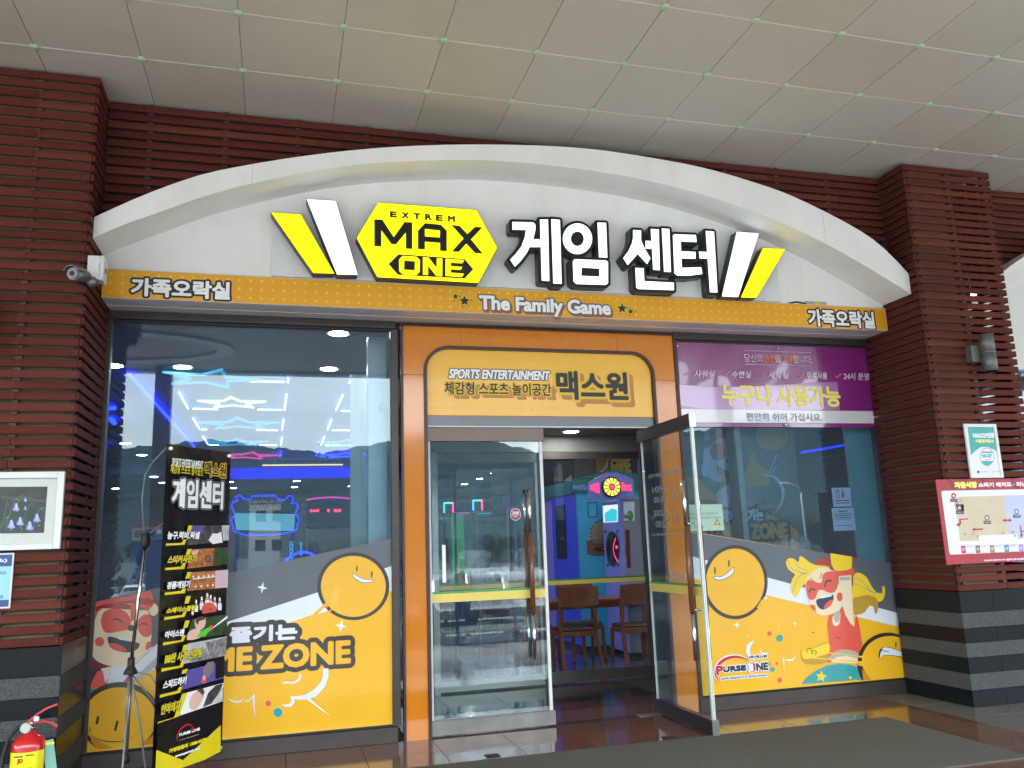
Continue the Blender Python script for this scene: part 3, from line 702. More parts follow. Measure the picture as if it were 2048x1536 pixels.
# ------------------------------------------------------------------ orange portal
po = thing('entrance_portal', 'glossy orange portal framing the glass doors', 'portal', (1.56, 0, 0))
PY = -.035; pp = yplane(PY); XI0, XI1, ZI, RC = .378, 2.706, 3.452, .24
def arc(cx, cz, r, a0, a1, n=9): return [(cx+r*math.cos(a0+(a1-a0)*i/n), cz+r*math.sin(a0+(a1-a0)*i/n)) for i in range(n+1)]
px0, px1, pz = OX0+.022, OX1-.022, ZS-.04
J1, J2, ZJ = .74, 2.33, 3.17
slab('orange_panel', [[(px0, .0), (XI0-.001, .0), (XI0-.001, ZJ-.002), (px0, ZJ-.002)]], pp, 0, -.035, m_orange, po)
slab('orange_panel', [[(px0, ZJ+.002), (XI0-.001, ZJ+.002)]+arc(XI0+RC, ZI-RC, RC+.001, math.pi, math.pi/2)+[(J1-.001, ZI+.001), (J1-.001, pz), (px0, pz)]], pp, 0, -.035, m_orange, po)
slab('orange_panel', [[(J1+.001, ZI+.001), (J2-.001, ZI+.001), (J2-.001, pz), (J1+.001, pz)]], pp, 0, -.035, m_orange, po)
slab('orange_panel', [[(J2+.001, ZI+.001)]+arc(XI1-RC, ZI-RC, RC+.001, math.pi/2, 0)+[(XI1+.001, ZJ+.002), (px1, ZJ+.002), (px1, pz), (J2+.001, pz)]], pp, 0, -.035, m_orange, po)
slab('orange_panel', [[(XI1+.001, 0), (px1, 0), (px1, ZJ-.002), (XI1+.001, ZJ-.002)]], pp, 0, -.035, m_orange, po)
m_trim = M('dark_brown_trim', (.05, .022, .02), .35, metal=.2)
slab('outer_trim', [[(OX0, 0), (px0-.0005, 0), (px0-.0005, pz+.0005), (px1+.0005, pz+.0005), (px1+.0005, 0), (OX1, 0), (OX1, pz+.022), (OX0, pz+.022)]], yplane(-.052), 0, -.052, m_trim, po)
ri = [(XI0+.028, 0), (XI0+.028, ZI-RC)]+arc(XI0+RC, ZI-RC, RC-.028, math.pi, math.pi/2)[1:]+arc(XI1-RC, ZI-RC, RC-.028, math.pi/2, 0)+[(XI1-.028, 0)]
ro = [(XI1, 0), (XI1, ZI-RC)]+arc(XI1-RC, ZI-RC, RC, 0, math.pi/2)[1:]+arc(XI0+RC, ZI-RC, RC, math.pi/2, math.pi)+[(XI0, 0)]
slab('inner_trim', [ccw(ri+ro)], yplane(-.056), 0, -.1, m_trim, po)
m_spanel = M('amber_panel_film', (.86, .45, .035), .28, noise=(2, .03), coat=.2); m_sdot = M('yellow_panel_dot', (.8, .5, .05), .3)
sgn = thing('door_header_sign', 'amber header sign above the doors reading SPORTS ENTERTAINMENT', 'sign', (1.54, -.01, 2.69))
hp = yplane(-.022); x0, x1 = .408, 2.675
slab('sign_face', [[(x0, 2.797), (x1, 2.797), (x1, ZI-RC)]+arc(x1-.2, ZI-.028-.2, .2, 0, math.pi/2)[1:]+arc(x0+.2, ZI-.028-.2, .2, math.pi/2, math.pi)], hp, 0, -.03, m_spanel, sgn)
box('grey_base_strip', (x0, -.021, 2.697), (x1, .01, 2.79), M('slate_film', (.11, .12, .14), .3, coat=.2), sgn); box('red_line', (x0, -.0225, 2.7905), (x1, .008, 2.7965), M('red_line_ink', (.6, .1, .03), .4), sgn)
box('white_edge', (x0, -.024, 2.686), (x1, .01, 2.6965), m_whitep, sgn)
ZP = (780, 640, 3.3032); A = Art(hp, zoom=ZP)
for i in range(19):
    xx = 348+71.4*i
    if i: A.disc(xx, 246+i*1.9, 11, 11, m_sdot, lay=0, n=12)
    A.disc(280+73.2*i, 578+i*.7, 11, 11, m_sdot, lay=0, n=12)
for x, ys_ in ((278, (326, 410, 494)), (1660, (280, 356, 434, 514)), (348, (327,))):
    for y in ys_: A.disc(x, y, 11, 11, m_sdot, lay=0, n=12)
A.layer = 0
A.text('SPORTS ENTERTAINMENT', (390, 383), (1055, 340), m_wink, .004, [(.014, m_grayink)], shear=.25)
A.text('체감형 스포츠 놀이공간', (362, 491), (1062, 422), m_ink, .003, [(.013, m_yink)], shadow=((.045, -.03), .013, M('tan_ink', (.5, .22, .06), .4)))
A.text('맥스원', (1108, 520), (1560, 352), m_ink, .011, [(.036, m_yink)], shadow=((.04, -.045), .036, M('tan_ink', (.5, .22, .06), .4)))
props(A.build('lettering', sgn), kind='stuff')
# ------------------------------------------------------------------ glass doors
m_wood = M('varnished_wood', (.17, .06, .022), .35, noise=(6, .45), stretch=(8, 8, .6), coat=.3)
m_gedge = M('milky_glass_edge', (.62, .68, .66), .25); m_stG = M('green_stripe_film', (.05, .3, .08), .4); m_stY = M('yellow_stripe_film', (.75, .6, .13), .4)
def handle(par, P, n, sgn_):
    """P(z) -> point on the leaf at the handle; n outward; pull bar of steel, wood, steel with two standoffs"""
    h = bpy.data.objects.new('handle', None); COL.objects.link(h); h.parent = par; h.location = P(1.3)+n*.06-wloc(par)
    q = lambda z: P(z)+n*.06
    tube('grip', [q(.985), q(1.71)], .023, m_wood, h, 14)
    tube('steel_end', [q(.59), q(.984)], .0175, m_chrome, h, 12); tube('steel_end', [q(1.711), q(2.105)], .0175, m_chrome, h, 12)
    for z in (1.0, 1.73): tube('standoff', [P(z), P(z)+n*.05], .009, m_chrome, h, 8)
d1 = thing('glass_door', 'closed left leaf of the glass entrance doors', 'door', (.41, .02, 0), 'outer glass door leaves with wood and steel handles')
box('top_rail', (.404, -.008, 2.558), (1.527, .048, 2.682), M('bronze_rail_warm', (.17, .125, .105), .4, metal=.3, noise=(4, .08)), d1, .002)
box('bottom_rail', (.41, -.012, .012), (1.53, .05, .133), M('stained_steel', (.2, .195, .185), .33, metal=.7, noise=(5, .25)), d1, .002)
box('glass_pane', (.434, .012, .132), (1.482, .023, 2.56), m_glassD, d1)
boxes('edge_strip', [((.412, .004, .134), (.434, .031, 2.557)), ((1.482, .004, .134), (1.512, .031, 2.557))], m_whitep, d1, .002)
handle(d1, lambda z: Vector((1.345, .01, z)), Vector((0, -1, 0)), 1); handle(d1, lambda z: Vector((1.335, .025, z)), Vector((0, 1, 0)), 1)
boxes('stripe_film', [((.434, .0105, 1.118), (1.482, .0115, 1.193))], m_stY, d1); boxes('green_stripe', [((.434, .0105, 1.195), (1.482, .0115, 1.213))], m_stG, d1)
A = Art(yplane(.011)); m_plum = M('plum_sticker', (.3, .03, .12), .4)
ps = at(1031, 1029, y=.011); A.disc(ps.x, ps.z, .052, .056, m_wink, uv=True); A.disc(ps.x, ps.z, .048, .052, m_plum, uv=True)
A.text('고정문', (ps.x-.034, ps.z+.002), (ps.x+.034, ps.z+.028), m_wink, .001, uv=True); A.line([(ps.x-.04, ps.z-.005), (ps.x+.04, ps.z-.005)], .003, m_wink, uv=True); A.text('FIXED', (ps.x-.02, ps.z-.026), (ps.x+.02, ps.z-.014), m_wink, uv=True)
props(A.build('sticker', d1), kind='stuff')
box('lock_label', (.53, .0105, .9+.39), (.562, .0115, 1.62), m_wink, d1); 
d2 = thing('glass_door', 'right leaf of the glass entrance doors standing wide open', 'door', (2.59, .13, 0), 'outer glass door leaves with wood and steel handles')
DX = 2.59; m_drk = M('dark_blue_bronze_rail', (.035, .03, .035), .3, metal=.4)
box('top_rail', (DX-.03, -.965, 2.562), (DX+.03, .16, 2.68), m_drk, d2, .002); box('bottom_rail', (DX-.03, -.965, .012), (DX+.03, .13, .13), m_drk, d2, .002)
boxes('rail_end_cap', [((DX-.031, -.972, 2.56), (DX+.031, -.9655, 2.682)), ((DX-.031, -.972, .01), (DX+.031, -.9655, .132))], m_steel, d2)
box('glass_pane', (DX-.006, -.93, .13), (DX+.006, .11, 2.563), m_glassD, d2)
boxes('edge_strip', [((DX-.014, -.958, .131), (DX-.003, -.93, 2.561)), ((DX+.003, -.958, .131), (DX+.014, -.93, 2.561)), ((DX-.01, .11, .131), (DX+.01, .122, 2.561))], m_gedge, d2, .001)
box('edge_core', (DX-.0029, -.956, .131), (DX+.0029, -.9305, 2.561), m_steel, d2)
handle(d2, lambda z: Vector((DX-.006, -.835, z)), Vector((-1, 0, 0)), 1); handle(d2, lambda z: Vector((DX+.006, -.835, z)), Vector((1, 0, 0)), 1)
boxes('stripe_film', [((DX-.0075, -.929, 1.118), (DX-.0065, .109, 1.193))], m_stY, d2); boxes('green_stripe', [((DX-.0075, -.929, 1.195), (DX-.0065, .109, 1.213))], m_stG, d2)
dp = Plane((DX-.007, 0, 0), (0, -1, 0), (-1, 0, 0)); A = Art(dp, off=.0005); m_film = M('pale_frosted_film', (.3, .3, .3), .5)
def mt(t, bl, tr, b=.003): A.text(t, bl, tr, m_film, b, flip=True, lay=0)
mt('자율식당 운영시간', (1297, 957), (1364, 936)); mt('OPEN', (1305, 986), (1334, 970)); mt('06:00', (1308, 1006), (1332, 991)); mt('CLOSE', (1308, 1033), (1337, 1018)); mt('22:00', (1312, 1055), (1336, 1040)); mt('식당운영시간 이용바랍니다', (1304, 1073), (1362, 1064), .001)
mt('어서오십시오', (1338, 1161), (1368, 1146), .002)
for cx, cy_ in ((1350, 985), (1352, 1034)):
    u, v = dp.uv(cx, cy_); A.disc(u, v, .07, .07, m_film, lay=0, uv=True, hole=(.056, .056)); A.line([(u, v+.045), (u, v), (u-.03, v)], .008, m_film, lay=0, uv=True)
props(A.build('door_lettering', d2), kind='stuff')
# door closer pivots / small floor plates
fp = thing('floor_pivot', 'flat steel floor plate under the open door hinge', 'floor plate', (2.5, .1, .0)); box('plate', (2.36, .02, .0005), (2.72, .13, .006), m_steel, fp, .001)
fs_ = thing('door_stop', 'small black rubber pad on the paving under the open door', 'door stop', (2.2, -.62, 0)); q = at(1342, 1476, z=0); box('pad', (q.x-.07, q.y-.04, .0005), (q.x+.07, q.y+.04, .006), m_seal, fs_, .001)
dr = thing('drain_cap', 'small dark square cap near the closed door in the paving', 'drain cap', (.7, -.75, 0)); q = at(985, 1512, z=0); box('cap', (q.x-.055, q.y-.055, .0005), (q.x+.055, q.y+.055, .004), m_seal, dr, .001)
# ------------------------------------------------------------------ printed window films
def film(n, rgb, k=1.): return M('film_'+n, tuple(c*k for c in srgb(*rgb)), .28, noise=(2.5, .04), bump=(1.6, .12), coat=.2)
v_or = film('orange', (240, 182, 40)); v_or2 = film('deep_orange', (205, 140, 30)); v_gr = film('slate', (92, 98, 108)); v_wh = film('white', (225, 230, 240)); v_lg = film('light_grey', (170, 180, 190))
v_bk = film('charcoal', (52, 46, 44)); v_nv = film('navy', (50, 48, 75)); v_rd = film('coral', (225, 90, 75)); v_rd2 = film('dark_coral', (170, 60, 55)); v_be = film('beige', (235, 218, 185))
v_gn = film('warm_grey', (180, 172, 160)); v_te = film('teal', (50, 155, 160)); v_ye = film('yellow', (240, 205, 50)); v_ye2 = film('ochre', (190, 150, 50)); v_br = film('brown', (110, 75, 50)); v_dr = film('maroon', (125, 40, 45))
gp = yplane(0)
def rect(x0, z0, x1, z1): return [(x0, z0), (x1, z0), (x1, z1), (x0, z1)]
Z3, Z5, Z6 = (0, 1000, 2.866), (400, 1050, 3.16), (1380, 1050, 4.152)
A = Art(gp, clip=rect(WX0+.025, ZB+.002, WX1-.012, ZT), zoom=None)
A.poly([(150, 1215), (784.5, 1077), (795, 1077), (795, 1540), (150, 1560)], v_or)
A.poly([(150, 1211), (795, 1074.5), (795, 1127.5), (636, 1184.5), (457, 1243), (150, 1345)], v_gr)
A.poly([(795, 1127.5), (636, 1184.5), (457, 1243), (150, 1345), (150, 1400), (457, 1284), (585, 1243), (621.5, 1231), (795, 1177.5)], v_wh)
A.zoom = Z5
A.sparkle(394, 396, 34, v_wh); A.sparkle(892, 638, 38, v_wh)
A.disc(969, 387, 228, 214, v_bk, n=48); A.disc(969, 388, 205, 193, v_or, n=48)
A.poly([(700, 575), (798, 487), (812, 500), (742, 562), (803, 545), (808, 556), (745, 580)], v_or); A.poly([(740, 563), (790, 525), (803, 545)], v_wh)
A.line([(812, 505), (800, 520)], 7, v_or); A.line([(834, 531), (814, 552)], 8, v_or)
A.disc(991, 275, 4.5, 20, v_bk); A.disc(1086, 312, 5, 22, v_bk)
A.poly([(963, 303), (1010, 330), (1055, 343), (1098, 346), (1080, 362), (1030, 365), (985, 345), (965, 322)], v_bk, sm=3); A.poly([(967, 307), (1010, 333), (1055, 346), (1094, 348), (1078, 360), (1030, 362), (987, 342), (968, 322)], v_wh, sm=3)
A.zoom = None
A.text('GAME ZONE', (322, 1351), (699, 1282), v_or, .012, [(.05, v_bk)])
A.text('함께 즐기는', (352, 1292), (593, 1248), v_wh, .008, [(.048, v_bk)])
A.layer += 1; A.text('GAME ZONE', (322, 1351), (699, 1282), v_or, .012)
A.zoom = Z5
A.poly([(630, 925), (642, 955), (625, 990), (590, 1003), (550, 1000), (528, 1003), (514, 988), (535, 995), (543, 985), (552, 992), (590, 990), (618, 975), (628, 950)], v_wh)
A.poly([(775, 908), (812, 905), (812, 960), (790, 1020), (735, 1080), (680, 1102), (620, 1105), (600, 1098), (597, 1125), (575, 1148), (545, 1150), (510, 1133), (545, 1135), (565, 1130), (580, 1105), (570, 1080), (600, 1083), (660, 1075), (720, 1040), (765, 990), (778, 950)], v_wh)
A.poly([(660, 1090), (690, 1092), (825, 1210)], v_wh); A.poly([(700, 1075), (718, 1080), (778, 1118)], v_wh)
A.line([(168, 1082), (200, 1110), (245, 1118), (274, 1095)], 9, v_wh, sm=4, taper=True); A.line([(274, 1112), (310, 1108), (345, 1068)], 8, v_wh, sm=4, taper=True); A.poly([(332, 1085), (347, 1066), (347, 1228)], v_wh)
A.disc(432, 1127, 17, 18, v_rd); A.disc(493, 1184, 30, 31, v_wh); A.disc(493, 1184, 28, 29, v_te)
# laughing masked cap wearer on the left edge
A.zoom = Z3
A.poly([(440, 900), (500, 880), (560, 930), (640, 950), (600, 1100), (440, 1100)], v_dr); A.poly([(440, 990), (590, 975), (600, 1100), (440, 1120)], v_te)
A.poly([(470, 985), (585, 960), (590, 1010), (520, 1050), (470, 1045)], v_nv)
A.poly([(720, 1060), (760, 940), (930, 800), (930, 920), (800, 1030)], v_lg); A.poly([(720, 1000), (800, 920), (930, 800), (930, 870), (790, 1000), (740, 1060)], v_wh)
A.poly([(860, 560), (900, 570), (935, 600), (935, 640), (900, 665), (860, 650)], v_br, sm=3); A.disc(880, 628, 27, 36, v_be)
A.poly([(530, 590), (560, 600), (540, 625), (524, 615)], v_br)
A.poly([(518, 700), (525, 640), (560, 590), (640, 580), (750, 575), (830, 610), (862, 680), (870, 770), (850, 850), (800, 915), (740, 950), (680, 955), (610, 945), (550, 915), (515, 860), (510, 780)], v_be, sm=4)
A.poly([(522, 690), (528, 630), (540, 588), (600, 573), (760, 545), (862, 517), (878, 560), (878, 605), (850, 632), (800, 612), (750, 595), (680, 592), (610, 605), (565, 640), (540, 700), (530, 745)], v_rd); A.poly([(528, 622), (700, 580), (850, 560), (878, 575), (878, 605), (850, 632), (790, 606), (690, 588), (600, 600), (555, 640)], v_rd2)
A.poly([(580, 690), (600, 640), (660, 622), (720, 640), (750, 690), (740, 740), (690, 752), (620, 762), (590, 740)], v_rd, sm=4); A.poly([(790, 700), (820, 660), (862, 660), (872, 710), (868, 770), (830, 785), (795, 750)], v_rd, sm=4)
A.poly([(750, 600), (785, 598), (782, 680), (748, 700)], v_rd)
A.line([(632, 695), (660, 680), (690, 690), (710, 715)], 9, v_nv, sm=4, taper=True); A.line([(793, 725), (820, 708), (855, 720)], 9, v_nv, sm=4, taper=True)
A.disc(752, 733, 20, 18, v_nv); A.disc(572, 812, 27, 27, v_rd); A.poly([(832, 850), (842, 815), (868, 808), (868, 835), (845, 862)], v_rd)
A.poly([(622, 782), (690, 796), (762, 812), (800, 822), (790, 852), (745, 872), (680, 866), (630, 835)], v_nv, sm=3); A.poly([(660, 785), (765, 800), (760, 812), (690, 800)], v_wh); A.poly([(625, 822), (680, 825), (730, 862), (690, 868), (640, 850)], v_rd, sm=3)
A.poly([(580, 965), (700, 945), (770, 960), (740, 1010), (700, 1050), (685, 1000), (650, 1045), (625, 1015), (605, 1050)], v_wh); A.poly([(620, 955), (645, 955), (640, 1015), (625, 1000)], v_be); A.poly([(510, 1075), (560, 980), (590, 975), (605, 1050), (700, 1050), (740, 1000), (720, 1090), (600, 1100)], v_rd)
A.poly([(495, 1060), (525, 1080), (500, 1110)], v_ye)
A.disc(690, 1250, 232, 208, v_bk, n=48); A.disc(688, 1252, 208, 180, v_or, n=48)
A.poly([(520, 1350), (620, 1410), (720, 1425), (820, 1395), (900, 1330), (860, 1420), (700, 1440), (560, 1425)], v_or2, sm=2)
A.line([(565, 1238), (556, 1284)], 14, v_bk); A.line([(675, 1264), (661, 1322)], 14, v_bk); A.line([(502, 1325), (520, 1322), (516, 1300)], 5, v_bk, sm=3); A.line([(502, 1325), (560, 1368), (640, 1384), (720, 1376), (790, 1340)], 6, v_bk, sm=4, taper=True)
A.poly([(880, 1085), (920, 1110), (895, 1128), (860, 1100)], v_or)
A.poly([(440, 1440), (900, 1395), (900, 1480), (440, 1480)], v_or); A.poly([(440, 1400), (485, 1432), (440, 1440)], v_te)
o = A.build('window_film', winL, 'orange, white and slate film with a masked laughing face'); props(o, kind='stuff')
# right window film
A = Art(gp, clip=rect(WX2+.022, ZB+.002, WX3-.012, ZT), zoom=Z6)
A.poly([(-80, 40), (2000, 372), (2000, 1400), (-80, 1480)], v_or)
A.poly([(-80, 30), (0, 58), (1370, 270), (1740, 325), (2000, 365), (2000, 820), (1775, 747), (640, 435), (0, 255), (-80, 232)], v_gr)
A.poly([(-80, 232), (0, 255), (640, 435), (1775, 745), (2000, 812), (2000, 925), (1785, 857), (645, 585), (0, 440), (-80, 420)], v_wh)
A.disc(372, 475, 272, 308, v_bk, n=52); A.disc(374, 475, 243, 279, v_or, n=52)
A.line([(620, 605), (585, 660)], 12, v_or); A.line([(600, 620), (560, 690)], 12, v_or)
A.disc(206, 378, 7, 32, v_bk); A.disc(322, 318, 7, 31, v_bk)
A.poly([(193, 428), (260, 425), (315, 388), (362, 348), (366, 385), (335, 425), (275, 455), (220, 457)], v_bk, sm=3); A.poly([(197, 431), (260, 429), (317, 392), (359, 354), (361, 385), (332, 421), (274, 450), (224, 453)], v_wh, sm=3)
for x, y, r in ((390, 830, 32), (870, 818, 21), (483, 922, 11), (628, 605, 24)): A.sparkle(x, y, r, v_wh)
for x, y, r, m in ((657, 901, 18, v_rd), (742, 939, 27, v_te), (735, 870, 13, v_ye), (1021, 893, 7, v_gr), (743, 1288, 20, v_rd), (717, 1150, 12, v_rd), (682, 1199, 19, v_te), (1745, 855, 15, v_rd), (1709, 408, 10, v_ye)): A.disc(x, y, r, r*1.1, m)
A.poly([(530, 958), (505, 1000), (495, 1050), (510, 1090), (540, 1120), (500, 1110), (470, 1075), (462, 1035), (480, 985)], v_wh, sm=3); A.line([(580, 1022), (590, 1055), (620, 1068), (658, 1055)], 12, v_wh, sm=4, taper=True)
A.poly([(766, 1100), (780, 1118), (776, 1210)], v_wh); A.line([(780, 1112), (810, 1122), (850, 1115), (875, 1090)], 11, v_wh, sm=4, taper=True)
# cheering masked figure with yellow tufts
A.poly([(820, 275), (860, 280), (900, 310), (905, 265), (935, 265), (990, 310), (1060, 335), (1150, 345), (1150, 400), (1010, 410), (960, 480), (920, 520), (880, 603), (840, 560), (832, 500), (850, 440), (870, 410), (815, 370), (793, 310)], v_ye, sm=2)
A.line([(812, 290), (850, 370), (970, 405)], 5, v_te, sm=4); A.line([(968, 400), (900, 430), (845, 560)], 5, v_te, sm=4); A.line([(860, 300), (900, 350), (975, 378)], 4, v_te, sm=4)
A.poly([(1345, 480), (1360, 410), (1400, 395), (1460, 430), (1500, 500), (1540, 555), (1590, 560), (1595, 510), (1612, 510), (1618, 560), (1600, 620), (1560, 640), (1480, 640), (1400, 660), (1345, 700)], v_ye, sm=2)
A.line([(1355, 440), (1420, 460), (1500, 550), (1600, 565)], 4, v_te, sm=4); A.line([(1355, 485), (1440, 520), (1540, 580)], 4, v_te, sm=4)
A.poly([(1340, 620), (1400, 595), (1480, 580), (1545, 610), (1560, 660), (1550, 730), (1530, 730), (1520, 680), (1490, 665), (1450, 720), (1400, 742), (1340, 740)], v_ye2, sm=2); A.line([(1345, 700), (1400, 630), (1480, 600)], 4, v_te, sm=4)
A.poly([(1025, 330), (1045, 290), (1100, 270), (1160, 280), (1170, 340), (1100, 335)], v_rd2); A.poly([(1160, 233), (1340, 262), (1372, 270), (1345, 300), (1340, 380), (1200, 385), (1185, 340)], v_ye2); A.poly([(1160, 233), (1340, 262), (1336, 370), (1200, 385), (1170, 330)], v_ye); A.poly([(1340, 262), (1375, 270), (1348, 305)], v_rd2)
A.poly([(1180, 370), (1260, 390), (1355, 350), (1362, 400), (1340, 425), (1260, 432), (1180, 415)], v_rd); A.poly([(1340, 415), (1352, 450), (1350, 500), (1335, 520)], v_rd2)
A.poly([(1000, 400), (1060, 360), (1130, 358), (1185, 385), (1210, 420), (1225, 470), (1250, 550), (1250, 640), (1220, 710), (1150, 745), (1080, 748), (1030, 715), (990, 640), (960, 560), (955, 470)], v_be, sm=3)
A.poly([(1228, 425), (1335, 415), (1340, 560), (1360, 845), (1320, 810), (1280, 740), (1262, 660), (1240, 560)], v_be); A.poly([(1235, 432), (1325, 430), (1325, 455), (1245, 462)], v_gn)
A.poly([(958, 500), (985, 455), (1060, 480), (1090, 470), (1100, 410), (1150, 385), (1200, 395), (1222, 440), (1222, 510), (1195, 555), (1150, 562), (1100, 540), (1060, 545), (1040, 600), (1010, 622), (975, 600)], v_rd, sm=3)
A.line([(985, 560), (1000, 532), (1035, 538)], 11, v_nv, sm=4); A.line([(1113, 515), (1128, 470), (1172, 462)], 12, v_nv, sm=4); A.line([(990, 440), (1030, 470)], 8, v_ye2); A.line([(1088, 395), (1075, 445)], 10, v_ye2)
A.poly([(1044, 622), (1110, 600), (1180, 578), (1185, 620), (1160, 670), (1105, 702), (1060, 680)], v_nv, sm=3); A.poly([(1050, 612), (1100, 590), (1165, 575), (1175, 590), (1110, 605)], v_wh); A.poly([(1105, 700), (1125, 650), (1165, 620), (1182, 632), (1160, 672)], v_rd, sm=2)
A.disc(1238, 596, 24, 38, v_rd); A.poly([(990, 660), (1030, 665), (1042, 715), (1015, 700)], v_rd)
A.poly([(1150, 750), (1180, 740), (1230, 715), (1262, 672), (1285, 745), (1325, 815), (1362, 848), (1375, 740), (1395, 800), (1425, 990), (1400, 1060), (1380, 1100), (1180, 1090), (1165, 1140), (1132, 1142), (1140, 1060), (1155, 960), (1140, 830)], v_rd)
A.poly([(1180, 760), (1238, 705), (1240, 800), (1215, 838), (1182, 825)], v_be, sm=2); A.poly([(1188, 745), (1238, 705), (1236, 790), (1215, 808), (1195, 790)], v_gn, sm=2); A.line([(1195, 925), (1220, 938), (1250, 936)], 4, v_dr, sm=3)
A.poly([(1160, 1085), (1210, 1045), (1280, 1032), (1370, 1050), (1400, 1090), (1400, 1140), (1160, 1125)], v_gn, sm=2); A.poly([(1165, 1130), (1210, 1095), (1290, 1085), (1400, 1110), (1400, 1150), (1200, 1140)], v_be)
A.poly([(920, 1060), (950, 1035), (1000, 1030), (1060, 1000), (1150, 975), (1145, 1100), (1120, 1140), (1060, 1158), (980, 1155), (935, 1125)], v_ye2, sm=2); A.poly([(920, 1060), (950, 1035), (1000, 1030), (1080, 1000), (1150, 978), (1148, 1060), (1080, 1085), (1010, 1105), (935, 1110)], v_ye, sm=2)
A.line([(960, 1060), (975, 1025), (1000, 1030), (1010, 1070)], 5, v_nv, sm=3); A.line([(1000, 1068), (1020, 1040), (1045, 1055), (1030, 1080)], 5, v_nv, sm=3)
A.poly([(922, 1320), (960, 1270), (1040, 1210), (1130, 1165), (1230, 1150), (1320, 1158), (1400, 1185), (1440, 1280)], v_te); A.star(1083, 1258, 50, v_ye, rot=.15); A.star(1325, 1267, 18, v_ye, rot=.1); A.star(1362, 1284, 8, v_ye)
A.disc(1635, 1150, 252, 258, v_bk, n=52); A.disc(1655, 1125, 235, 205, v_or, n=52, lay=None); A.poly([(1420, 1190), (1450, 1230), (1520, 1262), (1640, 1290), (1640, 1340), (1440, 1340)], v_or2); A.disc(1665, 1135, 232, 212, v_or, n=52)
A.poly([(1395, 1085), (1435, 1083), (1432, 1102), (1395, 1100)], v_or); A.line([(1050, 1050), (1430, 1093)], 7, v_ye); A.line([(930, 1095), (1440, 1138)], 8, v_ye); A.poly([(1385, 1138), (1440, 1142), (1445, 1175), (1390, 1165)], v_or)
A.disc(1702, 992, 6, 26, v_bk); A.disc(1761, 1007, 6, 27, v_bk)
A.poly([(1560, 1105), (1562, 1050), (1585, 1018), (1630, 1012), (1690, 1025), (1810, 1075), (1840, 1120), (1740, 1095), (1660, 1085), (1600, 1082)], v_bk, sm=2); A.poly([(1566, 1100), (1590, 1022), (1630, 1016), (1690, 1030), (1805, 1080), (1830, 1122), (1740, 1090), (1660, 1080), (1600, 1078)], v_wh, sm=2); A.line([(1575, 1042), (1600, 1035), (1620, 1050), (1642, 1045)], 5, v_bk)
A.poly([(-80, 1420), (920, 1322), (1900, 1255), (1900, 1500), (-80, 1500)], v_or)
# maker's logo, words and all
v_lr = film('logo_red', (190, 30, 40)); v_ln = film('logo_navy', (40, 38, 58))
A.line([(480, 1130), (440, 1100), (370, 1088), (290, 1105), (230, 1150), (200, 1215), (205, 1260), (238, 1302)], 34, v_wh, sm=5, taper=True); A.line([(478, 1128), (440, 1103), (370, 1092), (292, 1110), (235, 1153), (205, 1215), (210, 1260), (236, 1298)], 22, v_lr, sm=5, taper=True)
A.text('URSE', (272, 1218), (452, 1163), v_ln, .006, [(.014, v_wh)]); A.text('P', (218, 1238), (262, 1170), v_lr, .007, [(.012, v_wh)])
A.disc(505, 1180, 38, 50, v_wh); A.disc(508, 1180, 32, 42, v_lr); A.text('1', (488, 1212), (512, 1150), v_wh, .004); A.text('NE', (548, 1205), (634, 1142), v_ln, .006, [(.014, v_wh)]); A.disc(650, 1150, 12, 13, v_ln, hole=(9, 10))
A.text('GAME RESEARCH & DEVELOPMENT', (250, 1284), (638, 1236), v_ln, .001, [(.008, v_wh)]); A.text('(주)펏스원', (483, 1112), (628, 1075), v_ln, .002, [(.01, v_wh)])
o = A.build('window_film', winR, 'orange, white and slate film with balls and a maker logo'); props(o, kind='stuff')
# ------------------------------------------------------------------ purple cloth sign over the right window
m_pur = M('purple_banner_cloth', srgb(125, 35, 115), .22, noise=(2, .06), bump=(2.2, .25), coat=1., spec=.8); m_lil = M('painted_sky_sheen', srgb(165, 115, 175), .2, coat=1., spec=.8); m_pwh = M('white_banner_band', srgb(205, 205, 212), .2, coat=1.)
m_pin = M('thin_white_print', srgb(220, 210, 225), .4); m_por = M('orange_print', srgb(240, 130, 40), .4); m_pye = M('pale_yellow_print', srgb(238, 225, 110), .4); m_pgr = M('grey_print', srgb(130, 125, 140), .4)
pb = thing('purple_banner', 'purple cloth sign with yellow and white Korean words over the right window', 'banner', (4.15, -.03, 2.7))
bx0, bx1, bz0, bz1 = 2.972, 5.34, 2.7, 3.572; nx, nz = 48, 16; vs, fs = [], []
def sag(x, z): return -.028-.006*math.sin((x-bx0)*4.3+z*1.7)*math.sin((z-bz0)/(bz1-bz0)*math.pi)-.003*math.sin(x*11-z*7)*math.sin((z-bz0)/(bz1-bz0)*math.pi)
for j in range(nz+1):
    for i in range(nx+1):
        x, z = bx0+(bx1-bx0)*i/nx, bz0+(bz1-bz0)*j/nz; vs.append((x, sag(x, z), z))
for j in range(nz):
    for i in range(nx): a = j*(nx+1)+i; fs.append((a, a+1, a+nx+2, a+nx+1))
b = len(vs); vs += [(v[0], v[1]+.0015, v[2]) for v in vs]; fs += [tuple(b+i for i in f[::-1]) for f in fs]
mesh('cloth', vs, fs, m_pur, pb, smooth=True)
ZB_ = (1330, 670, 3.572); A = Art(yplane(-.0385), clip=rect(bx0+.002, bz0+.002, bx1-.002, bz1-.002), zoom=ZB_, off=0)
A.poly([(60, 352), (88, 353), (300, 372), (600, 368), (900, 352), (1100, 338), (1230, 336), (1250, 538), (700, 535), (92, 526), (60, 526)], m_lil); A.poly([(60, 490), (92, 495), (160, 512), (250, 524), (250, 530), (60, 527)], m_pur)  # lilac patch paints the sky's reflection onto the cloth
